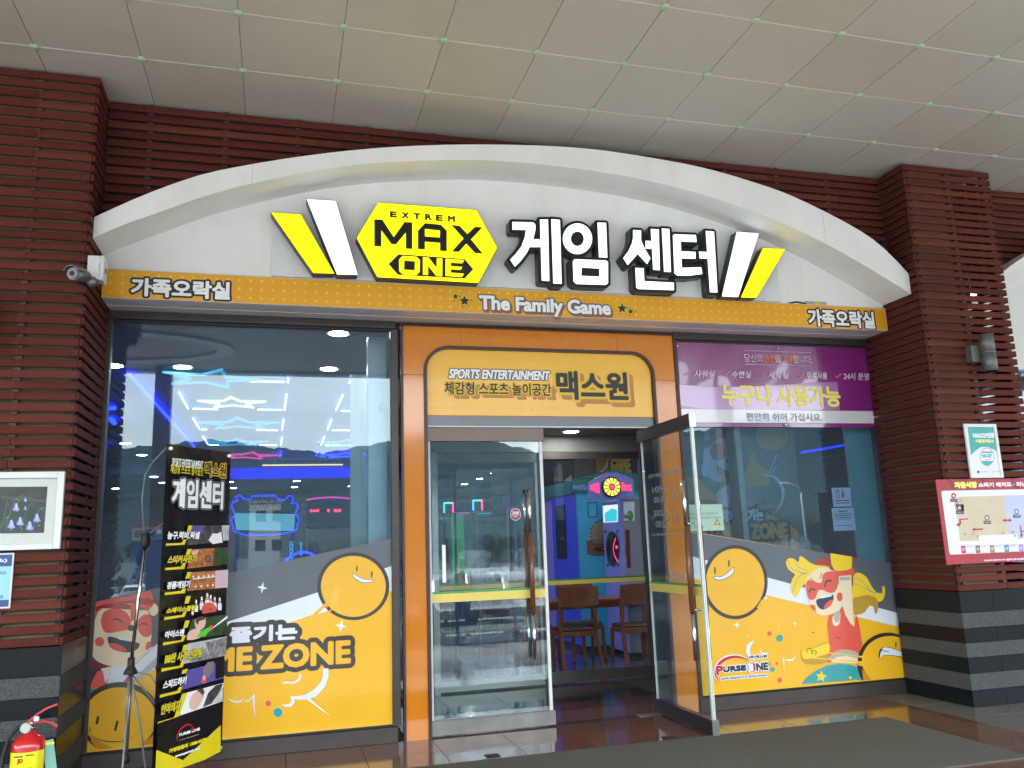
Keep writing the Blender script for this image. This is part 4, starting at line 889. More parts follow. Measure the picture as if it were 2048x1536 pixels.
A.poly([(60, 528), (100, 528), (1533, 545), (1560, 545), (1560, 632), (1540, 632), (200, 625), (60, 624)], m_pwh)
A.line([(562, 112), (1042, 126)], 2.2, m_pin); A.line([(572, 209), (1052, 223)], 2.2, m_pin)
A.text('당신의', (570, 193), (692, 138), m_pin, 0); A.text('안전', (706, 196), (784, 143), m_por, .0012); A.text('을', (788, 197), (826, 147), m_pin, 0); A.text('기원', (845, 198), (920, 147), m_por, .0012); A.text('합니다.', (922, 203), (1046, 150), m_pin, 0)
for bx_, t, x0, x1 in ((140, '샤워실', 210, 352), (415, '수면실', 480, 612), (672, '세탁실', 740, 880), (950, '무료사용', 1012, 1155), (1215, '24시 운영', 1275, 1455)):
    dy = (x0-210)*.018; A.line([(bx_, 272+dy), (bx_+12, 285+dy), (bx_+45, 255+dy)], 5, m_por); A.text(t, (x0, 300+dy), (x1, 255+dy), m_pin, .001, shear=.15)
A.text('누구나 사용가능', (416, 500), (1240, 372), m_pye, .0085)
A.text('편안히 쉬어 가십시요.', (582, 612), (1118, 562), m_pgr, .002)
props(A.build('printing', pb), kind='stuff')
for x, y in ((88, 78), (806, 98), (1460, 121), (862, 642), (1524, 643), (96, 640)):
    q = at(1330+x/3.572, 670+y/3.572, y=-.04); lathe('eyelet', [(.006, -.008), (.012, -.009), (.012, -.003), (.0, -.002)], (q.x, q.y, q.z), m_steel, pb, 10, 'y')
# paper notices
def paper(label, pts, y, m, arts, name='paper_notice', cat='notice', grp=None, d=.001):
    a = [at(px, py, y=y) for px, py in pts]; x0, x1 = min(p.x for p in a), max(p.x for p in a); z0, z1 = min(p.z for p in a), max(p.z for p in a)
    t = thing(name, label, cat, ((x0+x1)/2, y, z0), grp); box('sheet', (x0, y, z0), (x1, y+d, z1), m, t)
    B = Art(yplane(y), off=.0006); arts(B, x0, z0, x1, z1); 
    if B.vs: props(B.build('printing', t), kind='stuff')
    return t
m_pgn = M('mint_paper', (.42, .6, .5), .6); m_txt = M('dark_print', (.05, .05, .06), .6)
def n1(B, x0, z0, x1, z1):
    B.text('우천시 바닥이, 미끄러우니', (x0+.03, z0+.155), (x1-.05, z0+.178), m_txt, uv=True); B.text('출입문 앞에서 주의하시기 바랍니다.', (x0+.03, z0+.115), (x1-.02, z0+.138), m_txt, uv=True)
    B.text('칠곡휴게소', (x0+.1, z0+.03), (x0+.2, z0+.048), m_txt, uv=True); c_ = (x1-.07, z0+.075)
    B.poly([(c_[0]-.035, c_[1]-.02), (c_[0]+.035, c_[1]-.02), (c_[0], c_[1]+.04)], m_txt, uv=True); B.poly([(c_[0]-.024, c_[1]-.014), (c_[0]+.024, c_[1]-.014), (c_[0], c_[1]+.028)], m_stY, uv=True)
    B.poly(rect(c_[0]-.035, z0+.028, c_[0]+.035, z0+.045), m_stY, uv=True)
paper('mint green paper notice behind the open door edge on the right window', [(1371, 1063), (1444, 1008)], -.0022, m_pgn, n1)
m_lilp = M('pale_lilac_paper', (.5, .5, .62), .6)
def n2(B, x0, z0, x1, z1):
    B.poly(rect(x0+.05, z0+.09, x0+.085, z1-.02), m_txt, uv=True); B.poly(rect(x0+.055, z0+.095, x0+.08, z1-.025), m_lilp, uv=True); B.disc(x0+.067, z1-.04, .006, .006, m_txt, uv=True); B.disc(x0+.13, z1-.035, .011, .011, v_lr, uv=True); B.poly(rect(x0+.118, z0+.095, x0+.142, z1-.05), v_lr, uv=True)
    for k in range(2): B.poly(rect(x0+.03, z0+.035+k*.025, x1-.03, z0+.043+k*.025), m_txt, uv=True)
def n3(B, x0, z0, x1, z1):
    B.poly(rect(x0+.08, z1-.04, x1-.08, z1-.03), m_txt, uv=True)
    for k in range(4): B.poly(rect(x0+.03, z1-.065-k*.018, x1-.04-.02*(k % 2), z1-.06-k*.018), m_txt, uv=True)
    B.poly(rect(x0+.05, z0+.05, x1-.05, z0+.056), m_txt, uv=True)
paper('small white notice with two figures, upper of two inside the right window', [(1667, 1014), (1700, 975)], .02, m_lilp, n2); paper('white text notice, lower of two sheets inside the right window', [(1668, 1062), (1707, 1015)], .02, m_lilp, n3)
# ------------------------------------------------------------------ evacuation map and certificate on the right column
YB = CF-.012
m_redb = M('red_board_print', srgb(165, 40, 55), .4, noise=(2, .03)); m_mapw = M('white_board_print', srgb(222, 222, 232), .4); m_bei = M('beige_plan_print', srgb(200, 185, 160), .4); m_blu = M('lilac_plan_print', srgb(185, 190, 222), .4)
m_pnk = M('pink_plan_print', srgb(215, 120, 150), .4); m_mag = M('magenta_icon', srgb(195, 30, 110), .4); m_bri = M('brown_icon', srgb(120, 95, 85), .4); m_oli = M('olive_icon', srgb(150, 130, 80), .4); m_bli = M('blue_icon', srgb(80, 140, 185), .4); m_pui = M('violet_icon', srgb(165, 120, 190), .4)
em = thing('evacuation_map', 'red bordered evacuation map board on the right column', 'map board', (5.75, YB, 1.28))
ex0, ex1, ez0, ez1 = 5.14, 6.345, 1.275, 2.072
box('board', (ex0, YB, ez0), (ex1, CF-.001, ez1), m_redb, em, .002)
A = Art(yplane(YB), clip=rect(ex0+.003, ez0+.003, ex1-.003, ez1-.003), zoom=(1780, 800, 4.265), off=.0012)
for x0 in (480, 620, 760, 1020, 1240): A.poly([(x0, 670), (x0+35, 670), (x0+85, 760), (x0+50, 760)], M('dark_red_print', srgb(130, 30, 45), .4), lay=0)
A.layer = 0
rr = lambda x0, z0, x1, z1, r: arc(x1-r, z1-r, r, 0, math.pi/2, 5)+arc(x0+r, z1-r, r, math.pi/2, math.pi, 5)+arc(x0+r, z0+r, r, math.pi, 1.5*math.pi, 5)+arc(x1-r, z0+r, r, 1.5*math.pi, 2*math.pi, 5)
A.poly(rr(ex0+.045, ez0+.092, ex1-.03, ez1-.108, .02), m_mapw, uv=True)
A.text('자율식당', (555, 749), (735, 700), m_pye, .006); A.text('소화기 배치도 · 피난대피도', (757, 742), (1290, 698), m_pin, .004); A.text('CHILGOK SERVICE AREA', (802, 1374), (985, 1356), m_pin, .0015); A.text('칠곡(부산)휴게소', (995, 1372), (1190, 1344), m_pin, .002)
A.poly([(582, 825), (965, 815), (1018, 1145), (757, 1155), (759, 1200), (595, 1205), (580, 1050), (545, 890)], m_bei); A.poly([(965, 815), (1230, 808), (1270, 1140), (1090, 1190), (1085, 1145), (1018, 1145)], m_blu); A.poly([(1150, 990), (1300, 985), (1300, 1130), (1160, 1135)], m_pnk)
for k in range(7):
    for j in range(5): A.disc(680+42*k, 905+48*j, 2.4, 2.4, m_pgr, lay=5, n=6)
A.layer = 5
A.poly([(560, 890), (625, 888), (632, 970), (575, 972)], m_pgr)
for x, y, m in ((541, 817, m_mag), (590, 920, m_bri), (825, 1004, m_oli), (1076, 952, m_bli)): A.disc(x, y, 22, 25, m); A.disc(x, y, 9, 11, m_mapw); A.poly([(x-30, y+26), (x+34, y+25), (x+36, y+52), (x-28, y+53)], m_txt)
A.text('수유실', (520, 863), (572, 848), m_mapw); A.text('자율식당', (803, 1050), (862, 1034), m_mapw); A.text('커피스카이', (566, 966), (632, 950), m_mapw); A.text('매점', (1062, 997), (1100, 981), m_mapw)
ar = m_redb
A.poly([(588, 1015), (662, 1010), (663, 1019), (600, 1023), (603, 1062), (590, 1063)], ar); A.poly([(555, 1064), (592, 1046), (594, 1080)], ar); A.line([(720, 1104), (790, 1101)], 10, ar); A.poly([(693, 1105), (722, 1088), (724, 1120)], ar)
A.line([(975, 1027), (1020, 1025)], 10, ar); A.poly([(955, 1027), (980, 1010), (982, 1042)], ar); A.poly([(1038, 1025), (1012, 1010), (1014, 1041)], ar); A.line([(1108, 1072), (1118, 1150)], 9, ar); A.poly([(1120, 1176), (1106, 1148), (1133, 1146)], ar); A.line([(1118, 1120), (1160, 1118)], 8, ar)
for x, y in ((600, 857), (569, 878), (632, 1147), (706, 1142), (742, 1162), (960, 1138), (1043, 1130), (1062, 1160)): A.poly([(x-7, y-10), (x+7, y-10), (x+8, y+8), (x-6, y+8)], ar); A.poly([(x-3, y-6), (x+3, y-6), (x+4, y+5), (x-2, y+5)], m_mapw)
for i, (m, tx) in enumerate(((m_mag, '수유실'), (m_bri, '커피스카이'), (m_oli, '자율식당'), (m_bli, '매점'), (m_pui, '수면실'))):
    x = 602+123*i; A.poly([(x, 1244-i*3), (x+115, 1239-i*3), (x+118, 1302-i*3), (x+8, 1310-i*3)], m_pgr, lay=8); A.poly([(x+2, 1246-i*3), (x+113, 1242-i*3), (x+116, 1300-i*3), (x+10, 1307-i*3)], m_mapw, lay=9); A.poly([(x, 1244-i*3), (x+38, 1242-i*3), (x+45, 1307-i*3), (x+8, 1310-i*3)], m, lay=10)
    A.text(tx, (x+45, 1262-i*3), (x+95, 1248-i*3), m_txt, lay=10); A.disc(x+22, 1274-i*3, 9, 12, m_mapw, lay=11, hole=(5, 7))
props(A.build('printing', em), kind='stuff')
hc = thing('framed_certificate', 'white framed teal HACCP certificate above the evacuation map', 'certificate', (5.75, YB, 2.08))
hx0, hx1, hz0, hz1 = 5.552, 5.945, 2.079, 2.61
boxes('frame', [((hx0, YB-.012, hz0), (hx0+.032, CF-.001, hz1)), ((hx1-.032, YB-.012, hz0), (hx1, CF-.001, hz1)), ((hx0+.0325, YB-.012, hz0), (hx1-.0325, CF-.001, hz0+.032)), ((hx0+.0325, YB-.012, hz1-.032), (hx1-.0325, CF-.001, hz1))], m_whitep, hc, .003)
box('certificate_sheet', (hx0+.03, YB+.002, hz0+.03), (hx1-.03, CF-.001, hz1-.03), m_mapw, hc)
m_tea = M('teal_print', srgb(60, 165, 165), .4)
A = Art(yplane(YB+.002), clip=rect(hx0+.033, hz0+.033, hx1-.033, hz1-.033), zoom=(1780, 800, 4.265), off=.0012)
A.poly([(660, 225), (920, 222), (945, 470), (890, 425), (830, 400), (770, 402), (720, 440), (690, 470)], m_tea)
A.text('HACCP인증', (712, 322), (886, 282), m_mapw, .004); A.text('식품접객업소', (730, 364), (884, 337), m_pye, .002)
A.disc(826, 484, 62, 77, m_tea); A.disc(826, 484, 57, 72, m_mapw); A.poly([(778, 520), (880, 520), (862, 548), (826, 560), (795, 548)], m_tea); A.text('HACCP', (784, 489), (863, 463), m_tea, .003); A.line([(782, 496), (826, 512), (872, 492)], 7, M('peach_print', srgb(225, 160, 120), .4), sm=4, taper=True)
A.poly([(782, 440), (870, 440), (872, 452), (780, 452)], m_pgr); A.disc(751, 614, 10, 12, m_txt); A.text('식품의약품안전처', (767, 618), (832, 608), m_txt); A.text('한국식품안전관리인증원', (870, 616), (946, 606), m_txt)
props(A.build('printing', hc), kind='stuff')
# ------------------------------------------------------------------ flower print and blue notice on the left column
fr = thing('picture_frame', 'white framed print of pale blue bellflowers on the left column', 'picture', (-2.75, YB, 1.68))
fx0, fx1, fz0, fz1, fy = -3.15, -2.358, 1.682, 2.222, CF-.035
boxes('frame', [((fx0, fy, fz0), (fx0+.045, CF-.001, fz1)), ((fx1-.045, fy, fz0), (fx1, CF-.001, fz1)), ((fx0+.0455, fy, fz0), (fx1-.0455, CF-.001, fz0+.04)), ((fx0+.0455, fy, fz1-.045), (fx1-.0455, CF-.001, fz1))], m_whitep, fr, .003)
box('mount_board', (fx0+.04, CF-.012, fz0+.035), (fx1-.04, CF-.001, fz1-.04), M('cream_mount', (.72, .72, .68), .6), fr)
m_ph = M('dark_garden_photo', (.02, .02, .017), .4, noise=(9, .7)); m_bell = M('lilac_bell', srgb(165, 170, 232), .5); m_bell2 = M('pale_lilac_bell', srgb(208, 210, 246), .5); m_stem = M('green_stem', srgb(120, 175, 90), .5); m_stem2 = M('dark_green_stem', srgb(85, 130, 65), .5)
A = Art(yplane(CF-.012), clip=rect(fx0+.045, fz0+.04, fx1-.045, fz1-.045), zoom=(0, 930, 5.12), off=.0012)
A.poly([(-260, 225), (488, 222), (450, 695), (-260, 705)], m_ph); A.poly([(10, 310), (470, 360), (468, 385), (8, 345)], M('brown_blur', (.07, .055, .04), .5))
for p in ([(60, 690), (80, 560), (150, 440), (240, 330), (320, 335)], [(220, 690), (225, 600), (270, 480), (325, 380)], [(345, 690), (355, 560), (410, 450)], [(50, 600), (100, 500), (150, 360), (240, 310)], [(10, 640), (40, 540), (75, 380)]): A.line(p, 5, m_stem2, sm=4)
for x, y, a_ in ((160, 350, .3), (60, 550, -.6), (410, 455, -.5), (200, 640, .5), (380, 625, -.3), (75, 385, 1), (320, 385, .9), (250, 600, 1), (90, 670, -.2), (215, 300, 1.2)):
    A.poly([(x, y), (x+22*math.cos(a_), y+22*math.sin(a_)-5), (x+40*math.cos(a_), y+40*math.sin(a_)), (x+22*math.cos(a_)+3, y+22*math.sin(a_)+6)], m_stem)
for x, y, s_ in ((167, 430, 1), (118, 605, 1.1), (208, 575, 1.05), (306, 620, 1.1), (380, 540, 1.05), (262, 355, .5), (262, 440, .5), (-60, 500, 1), (-120, 610, 1)):
    A.poly([(x-8*s_, y-40*s_), (x+10*s_, y-40*s_), (x+22*s_, y), (x+38*s_, y+38*s_), (x+20*s_, y+36*s_), (x+8*s_, y+50*s_), (x-4*s_, y+36*s_), (x-20*s_, y+46*s_), (x-22*s_, y+34*s_), (x-38*s_, y+34*s_), (x-22*s_, y)], m_bell)
    A.poly([(x-4*s_, y-36*s_), (x+8*s_, y-36*s_), (x+10*s_, y+25*s_), (x-6*s_, y+25*s_)], m_bell2)
props(A.build('flower_print', fr), kind='stuff')
box('cover_glass', (fx0+.045, CF-.02, fz0+.04), (fx1-.045, CF-.018, fz1-.045), m_glassP, fr)
bn = thing('blue_notice', 'pale blue notice sheet below the flower print on the left column', 'notice', (-2.9, YB, 1.29)); m_cyp = M('cyan_paper', srgb(150, 205, 232), .4); m_dbl = M('navy_blue_print', srgb(45, 75, 135), .4)
box('notice_board', (-3.2, YB, 1.293), (-2.644, CF-.001, 1.664), m_whitep, bn, .001)
A = Art(yplane(YB), off=.0012); A.poly(rect(-3.19, 1.305, -2.654, 1.654), m_cyp, uv=True); A.poly(rect(-3.19, 1.575, -2.654, 1.654), m_dbl, uv=True); A.poly(rect(-3.19, 1.305, -2.654, 1.35), m_dbl, uv=True)
A.text('칠곡(부산휴게소)', (-3.1, 1.6), (-2.685, 1.63), m_whitep, .002, uv=True)
for t, x, z in (('안녕하십니까? 알려드리고 있습니다.', -2.68, 1.53), ('점검일시 (월일)', -2.73, 1.47), ('이용에 참고하시기 바랍니다', -2.69, 1.37)): A.text(t, (-3.15, z-.01), (x, z+.012), m_txt, .0008, uv=True)
props(A.build('printing', bn), kind='stuff')
# ------------------------------------------------------------------ wall lamps, security camera
m_lampg = M('grey_cast_lamp', (.14, .15, .15), .45, metal=.4, noise=(14, .12))
def wlamp(x, z, r, h, lab, w_):
    t = thing('wall_lamp', lab, 'wall lamp', (x, CF, z), 'cylindrical wall lamps on the slatted columns')
    y = CF-.13
    lathe('upper_tube', [(r-.008, .004), (r-.006, h/2-.004), (r, h/2-.004), (r, .004)], (x, y, z), m_lampg, t, 24); lathe('lower_tube', [(r, -h/2), (r, -.002), (r-.01, -.002), (r-.006, -h/2)], (x, y, z), m_lampg, t, 24)
    lathe('middle_ring', [(r-.004, -.002), (r+.002, -.002), (r+.002, .003), (r-.004, .003)], (x, y, z), m_steel, t, 24)
    box('wall_bracket', (x-w_, CF-.085, z-.085), (x-r*.55, CF-.001, z+.085), m_lampg, t, .004)
a, b, c_ = at(1740+657/3.07, 300+1130/3.07, y=CF-.13), at(1740+757/3.07, 300+1130/3.07, y=CF-.13), at(1740+700/3.07, 300+1358/3.07, y=CF-.13)
wlamp((a.x+b.x)/2, (a.z+c_.z)/2, (b.x-a.x)*.34, a.z-c_.z, 'grey cylindrical wall lamp on the right column above the certificate', (b.x-a.x)/2+.05)
wlamp(-2.97, (a.z+c_.z)/2-.03, .07, a.z-c_.z, 'grey wall lamp cut by the left picture edge on the left column', .12)
jb = thing('junction_box', 'white plastic junction box with hinged lid beside the fascia', 'junction box', (-2.24, -.9, 3.63))
m_pla = M('white_abs_plastic', (.66, .67, .68), .4)
q0, q1 = at(176, 521, y=-.93), at(210, 566, y=-.93)
box('box_body', (CX0+.004, -.93, 3.66), (CX0+.085, -.80, 3.845), m_pla, jb, .004); box('lid', (CX0+.0855, -.925, 3.655), (CX0+.115, -.79, 3.85), m_pla, jb, .004); box('latch', (CX0+.116, -.87, 3.73), (CX0+.122, -.85, 3.77), m_redb, jb)
[box('hinge', (CX0+.078, -.936, z), (CX0+.094, -.9305, z+.02), m_pla, jb) for z in (3.69, 3.79)]
cc = thing('security_camera', 'grey bullet security camera aimed left from the white box', 'camera', (-2.36, -1.0, 3.74)); m_cg = M('grey_camera_metal', (.16, .16, .15), .35, metal=.5)
c0 = at(150, 545, y=-1.08); c1 = at(172, 548, y=-.99); dd = (Vector((c0.x, c0.y, c0.z))-Vector((c1.x, c1.y, c1.z))).normalized()
def cyl_between(nm, a, b, r0, r1, m, par, seg=18): return tube(nm, [a, b], r0, m, par, seg, r2=r1)
head = at(146, 547, y=-1.1); tail = head+Vector((.05, .15, .03))
cyl_between('camera_body', head, tail, .046, .044, m_cg, cc, 20); fwd_ = (head-tail).normalized()
cyl_between('lens_ring', head+fwd_*.001, head+fwd_*.012, .04, .038, M('lens_ring_grey', (.2, .2, .21), .3), cc, 20); cyl_between('lens', head+fwd_*.0125, head+fwd_*.016, .019, .018, M('dark_lens', (.03, .025, .05), .05), cc, 16)
vs, fs = [], []; s1 = fwd_.cross(Vector((0, 0, 1))).normalized(); s2 = s1.cross(fwd_)
for k, off in enumerate((.03, -.1)):
    for r_ in (.054, .058):
        for i in range(11):
            an = math.radians(20+14*i); vs.append(head+fwd_*off+(s1*math.cos(an)+s2*math.sin(an))*r_)
for i in range(10):
    for r_ in (0, 1): fs.append((r_*11+i, r_*11+i+1, 22+r_*11+i+1, 22+r_*11+i))
    fs.append((i, i+1, 11+i+1, 11+i)); fs.append((22+i, 22+i+1, 33+i+1, 33+i))
fs += [(0, 11, 33, 22), (10, 21, 43, 32)]
mesh('sun_shield', vs, fs, m_cg, cc)
j = tail+Vector((.04, .03, -.03)); vs2 = lathe('swivel_joint', [(.001, -.04), (.025, -.033), (.038, -.015), (.04, 0), (.038, .015), (.025, .033), (.001, .04)], j, m_cg, cc, 14)
tube('bracket_arm', [tail-Vector((0, 0, .01)), j, Vector((CX0+.006, -.9, j.z+.01))], .015, m_cg, cc, 8); tube('cable', [j, j+Vector((.03, .04, -.06)), Vector((CX0+.02, -.88, 3.645)), Vector((CX0+.05, -.87, 3.66))], .007, m_seal, cc, 6)
# ------------------------------------------------------------------ fire extinguisher
m_red = M('glossy_red_paint', (.55, .012, .015), .2, coat=.5, noise=(3, .05)); m_lab = M('yellow_label', srgb(235, 225, 20), .4)
ec = at(58, 1490, y=-1.12); ex, ey = ec.x, -1.12; er = .1; et = at(58, 1492, y=-1.12).z
fe = thing('fire_extinguisher', 'red fire extinguisher with yellow label by the left column base', 'fire extinguisher', (ex, ey, 0))
eb = max(0.02, et-.5)
zt_ = et
lathe('cylinder', [(er-.01, 0.001), (er, .02), (er, zt_+.005), (er-.005, zt_+.03), (er-.025, zt_+.058), (er-.055, zt_+.077), (.03, zt_+.088), (.026, zt_+.1)], (ex, ey, 0), m_red, fe, 32)
lathe('neck_ring', [(.026, zt_+.101), (.03, zt_+.103), (.03, zt_+.12), (.02, zt_+.124)], (ex, ey, 0), m_chrome, fe, 16); lathe('valve_block', [(.018, zt_+.125), (.022, zt_+.128), (.022, zt_+.15), (.012, zt_+.155)], (ex, ey, 0), m_steel, fe, 12)
g0 = Vector((ex-.012, ey-.028, zt_+.118)); cyl_between('pressure_gauge', g0, g0+Vector((-.004, -.02, 0)), .034, .034, m_chrome, fe, 18); cyl_between('gauge_face', g0+Vector((-.004, -.0205, 0)), g0+Vector((-.0045, -.023, 0)), .027, .027, M('gauge_face', (.5, .5, .52), .3), fe, 18)
def bar(nm, pts, wd, th, m, par):
    vs, fs = [], []; P_ = [Vector(p) for p in pts]
    for i, p in enumerate(P_):
        t = (P_[min(i+1, len(P_)-1)]-P_[max(0, i-1)]).normalized(); n_ = Vector((0, 1, 0)); b_ = t.cross(n_).normalized()
        for a_, c_ in ((-1, -1), (1, -1), (1, 1), (-1, 1)): vs.append(p+n_*a_*wd/2+b_*c_*th/2)
    for i in range(len(P_)-1):
        for k in range(4): fs.append((i*4+k, i*4+(k+1) % 4, i*4+4+(k+1) % 4, i*4+4+k))
    fs += [(3, 2, 1, 0), tuple(len(P_)*4-4+k for k in range(4))]; return mesh(nm, vs, fs, m, par)
zv = zt_+.14
bar('lever', [(ex-.015, ey, zv+.01), (ex+.04, ey, zv+.055), (ex+.09, ey, zv+.085), (ex+.15, ey, zv+.105)], .026, .012, m_red, fe); bar('carry_handle', [(ex+.02, ey, zv), (ex+.08, ey, zv+.008), (ex+.12, ey, zv-.005), (ex+.16, ey, zv-.035)], .026, .01, m_red, fe)
box('safety_seal', (ex+.02, ey-.02, zv+.01), (ex+.05, ey+.0, zv+.04), m_wink, fe, .004)
tube('hose', [(ex-.02, ey, zv-.015), (ex-.07, ey, zv-.02), (ex-.12, ey, zv-.08), (ex-.145, ey-.01, zv-.2), (ex-.15, ey-.02, zv-.4), (ex-.14, ey-.02, .12)], .013, m_seal, fe, 10)
n_ = 20; vs, fs = [], []
for k in range(n_+1):
    a_ = math.radians(205+140*k/n_); 
    for z in (zt_-.32, zt_-.02): vs.append((ex+(er+.0015)*math.cos(a_), ey+(er+.0015)*math.sin(a_), z))
for k in range(n_): fs.append((2*k, 2*k+2, 2*k+3, 2*k+1))
mesh('yellow_label', vs, fs, m_lab, fe, smooth=True)
A = Art(Plane((ex, ey-er-.004, 0), (1, 0, 0), (0, -1, 0)), off=0.)
z0 = zt_-.025; 
for k, (u0, v0, u1, v1) in enumerate(((-.055, -.02, -.005, -.012), (.01, -.015, .055, -.008), (-.05, -.09, .05, -.086), (-.05, -.105, -.01, -.101))): A.poly(rect(u0, z0+v0, u1, z0+v1), m_txt, uv=True)
A.text('JD', (-.035, z0-.06), (-.005, z0-.03), M('red_ink', (.4, .02, .02), .4), .002, uv=True); A.disc(-.035, z0-.12, .013, .013, m_wink, uv=True); A.disc(.0, z0-.12, .013, .013, m_bli, uv=True)
for v_ in (-.15, -.16, -.17): A.poly(rect(-.045, z0+v_, .045, z0+v_+.003), m_txt, uv=True)
props(A.build('label_print', fe), kind='stuff')
tg = box('inspection_tag', (ex+.1, ey-.012, zt_-.22), (ex+.165, ey-.009, zt_+.03), M('teal_card', srgb(120, 175, 165), .5), fe, rot=Matrix.Rotation(-.18, 3, 'Y'), label='teal inspection card hanging at the side')
boxes('card_stripe', [((ex+.1, ey-.0135, zt_+.0), (ex+.15, ey-.0125, zt_+.015)) for k in (0,)], m_lab, fe)
# ------------------------------------------------------------------ roll banner on its stand
BL, BR = Vector((-1.655, -1.2, 0)), Vector((-1.253, -.66, 0)); bu = (BR-BL).normalized(); bn_ = Vector((bu.y, -bu.x, 0)).normalized()
BZ0, BZ1 = .18, 2.385; bwid = (BR-BL).length; bp_ = Plane((BL.x, BL.y, 0), bu, bn_)
bs = thing('banner_stand', 'tall black banner on a silver pole stand at the left window', 'banner stand', (-1.6, -.9, 0))
m_ban = M('black_banner_vinyl', (.008, .008, .011), .16, coat=.5, noise=(2, .1)); m_byl = M('banner_yellow', srgb(225, 205, 30), .35)
def bw(u, z): return .012*math.sin(u/bwid*math.pi)*(1)+.006*math.sin(z*3+u*9)*math.sin(u/bwid*math.pi)
nx, nz = 14, 40; vs, fs = [], []
for j in range(nz+1):
    for i in range(nx+1):
        u, z = bwid*i/nx, BZ0+(BZ1-BZ0)*j/nz; vs.append(bp_.P(u, z, -.006-.6*bw(u, z)))
for j in range(nz):
    for i in range(nx): a_ = j*(nx+1)+i; fs.append((a_, a_+1, a_+nx+2, a_+nx+1))
b = len(vs); vs += [Vector(v)-bn_*.002 for v in vs]; fs += [tuple(b+i for i in f[::-1]) for f in fs]
mesh('banner_sheet', vs, fs, m_ban, bs, smooth=True)
A = Art(bp_, clip=rect(.004, BZ0+.003, bwid-.004, BZ1-.004), zoom=(300, 880, 4.8), off=.001)
A.text('SPORTS ENTERTAINMENT', (208, 250), (510, 205), m_wink, .001, shear=.25); A.text('체감형 스포츠 놀이공간', (196, 318), (512, 262), m_byl, .001); A.text('맥스원', (527, 345), (728, 232), m_ink, .003, [(.01, m_yink)])
A.text('게임센터', (212, 640), (700, 410), m_wink, .007, [(.022, m_grayink), (.013, m_ink)])
N1, N2 = (300, 880, 4.8), (290, 1160, 4.085)
ph_d = M('photo_dark', (.06, .05, .06), .4, noise=(22, .9)); ph_w = M('photo_pale', (.5, .5, .54), .4, noise=(14, .3)); ph_b = M('photo_orange', (.4, .13, .04), .4, noise=(26, .8)); ph_p = M('photo_violet', srgb(90, 75, 160), .4, noise=(8, .2)); ph_s = M('photo_skin', srgb(225, 185, 170), .4); ph_h = M('photo_hair', srgb(75, 50, 40), .5); ph_g = M('photo_green', (.02, .06, .02), .5, noise=(18, .7)); ph_y = M('photo_grey', (.22, .22, .24), .4, noise=(30, .8)); v_lime = M('lime_plastic_print', srgb(90, 200, 60), .4)
def row(z, photo, extra, chev, txt, bl, tr, col):
    A.zoom = z; A.poly(photo[0], photo[1])
    for e in extra: e()
    A.poly(chev, m_byl); A.text(txt, bl, tr, col, .0025, [(.006, m_ink)], shear=.2)
P_, D_, S_ = A.poly, A.disc, A.line
row(N1, ([(405, 820), (766, 820), (764, 965), (380, 1010), (350, 1005)], ph_d), [lambda: P_([(560, 960), (600, 895), (640, 900), (655, 990), (600, 1000)], m_wink), lambda: P_([(640, 900), (680, 880), (695, 985), (655, 990)], m_wink), lambda: P_([(685, 820), (766, 820), (764, 960), (700, 965)], ph_w), lambda: P_([(400, 825), (520, 825), (500, 890), (380, 900)], ph_p)],
    [(365, 820), (405, 820), (375, 905), (345, 905)], '농구.럭비.픽셀', (165, 950), (475, 882), m_wink); P_([(150, 993), (300, 988), (318, 955), (350, 955), (330, 1005), (148, 1015)], m_byl)
row(N1, ([(395, 1050), (760, 1030), (755, 1190), (350, 1235)], ph_b), [lambda: P_([(615, 1040), (760, 1030), (755, 1190), (600, 1205)], ph_g), lambda: D_(553, 1140, 28, 40, ph_d), lambda: D_(553, 1140, 15, 22, ph_b), lambda: P_([(395, 1070), (470, 1050), (440, 1110), (400, 1110)], ph_s)],
    [(355, 1048), (398, 1046), (372, 1110), (335, 1112)], '스티커사진기', (165, 1185), (445, 1105), m_byl); P_([(140, 1228), (290, 1215), (310, 1180), (340, 1180), (325, 1238), (138, 1250)], m_byl)
row(N1, ([(390, 1270), (750, 1245), (745, 1415), (345, 1450)], ph_b), [lambda: P_([(620, 1255), (750, 1245), (745, 1415), (620, 1425)], M('photo_pink', srgb(215, 185, 205), .4))]+[(lambda x=x, y=y: (D_(x, y, 20, 24, M('photo_bear', srgb(190, 120, 70), .5)), D_(x, y+14, 9, 11, m_wink))) for x, y in ((410, 1300), (460, 1300), (510, 1295), (555, 1290), (598, 1285), (430, 1395), (485, 1390), (545, 1385), (595, 1380))]+[lambda: S_([(400, 1335), (615, 1312)], 7, m_wink)],
    [(350, 1268), (390, 1268), (368, 1330), (330, 1332)], '경품게임기', (155, 1430), (380, 1350), m_wink); P_([(132, 1465), (290, 1448), (305, 1425), (335, 1425), (325, 1470), (130, 1490)], m_byl)
def pin(x, y, s_): P_([(x-6*s_, y-52*s_), (x, y-58*s_), (x+6*s_, y-52*s_), (x+7*s_, y-30*s_), (x+15*s_, y), (x+13*s_, y+38*s_), (x-13*s_, y+38*s_), (x-15*s_, y), (x-7*s_, y-30*s_)], m_wink); S_([(x-8*s_, y-26*s_), (x+8*s_, y-27*s_)], 5*s_, v_lr); S_([(x-10*s_, y-16*s_), (x+10*s_, y-17*s_)], 4*s_, v_lr)
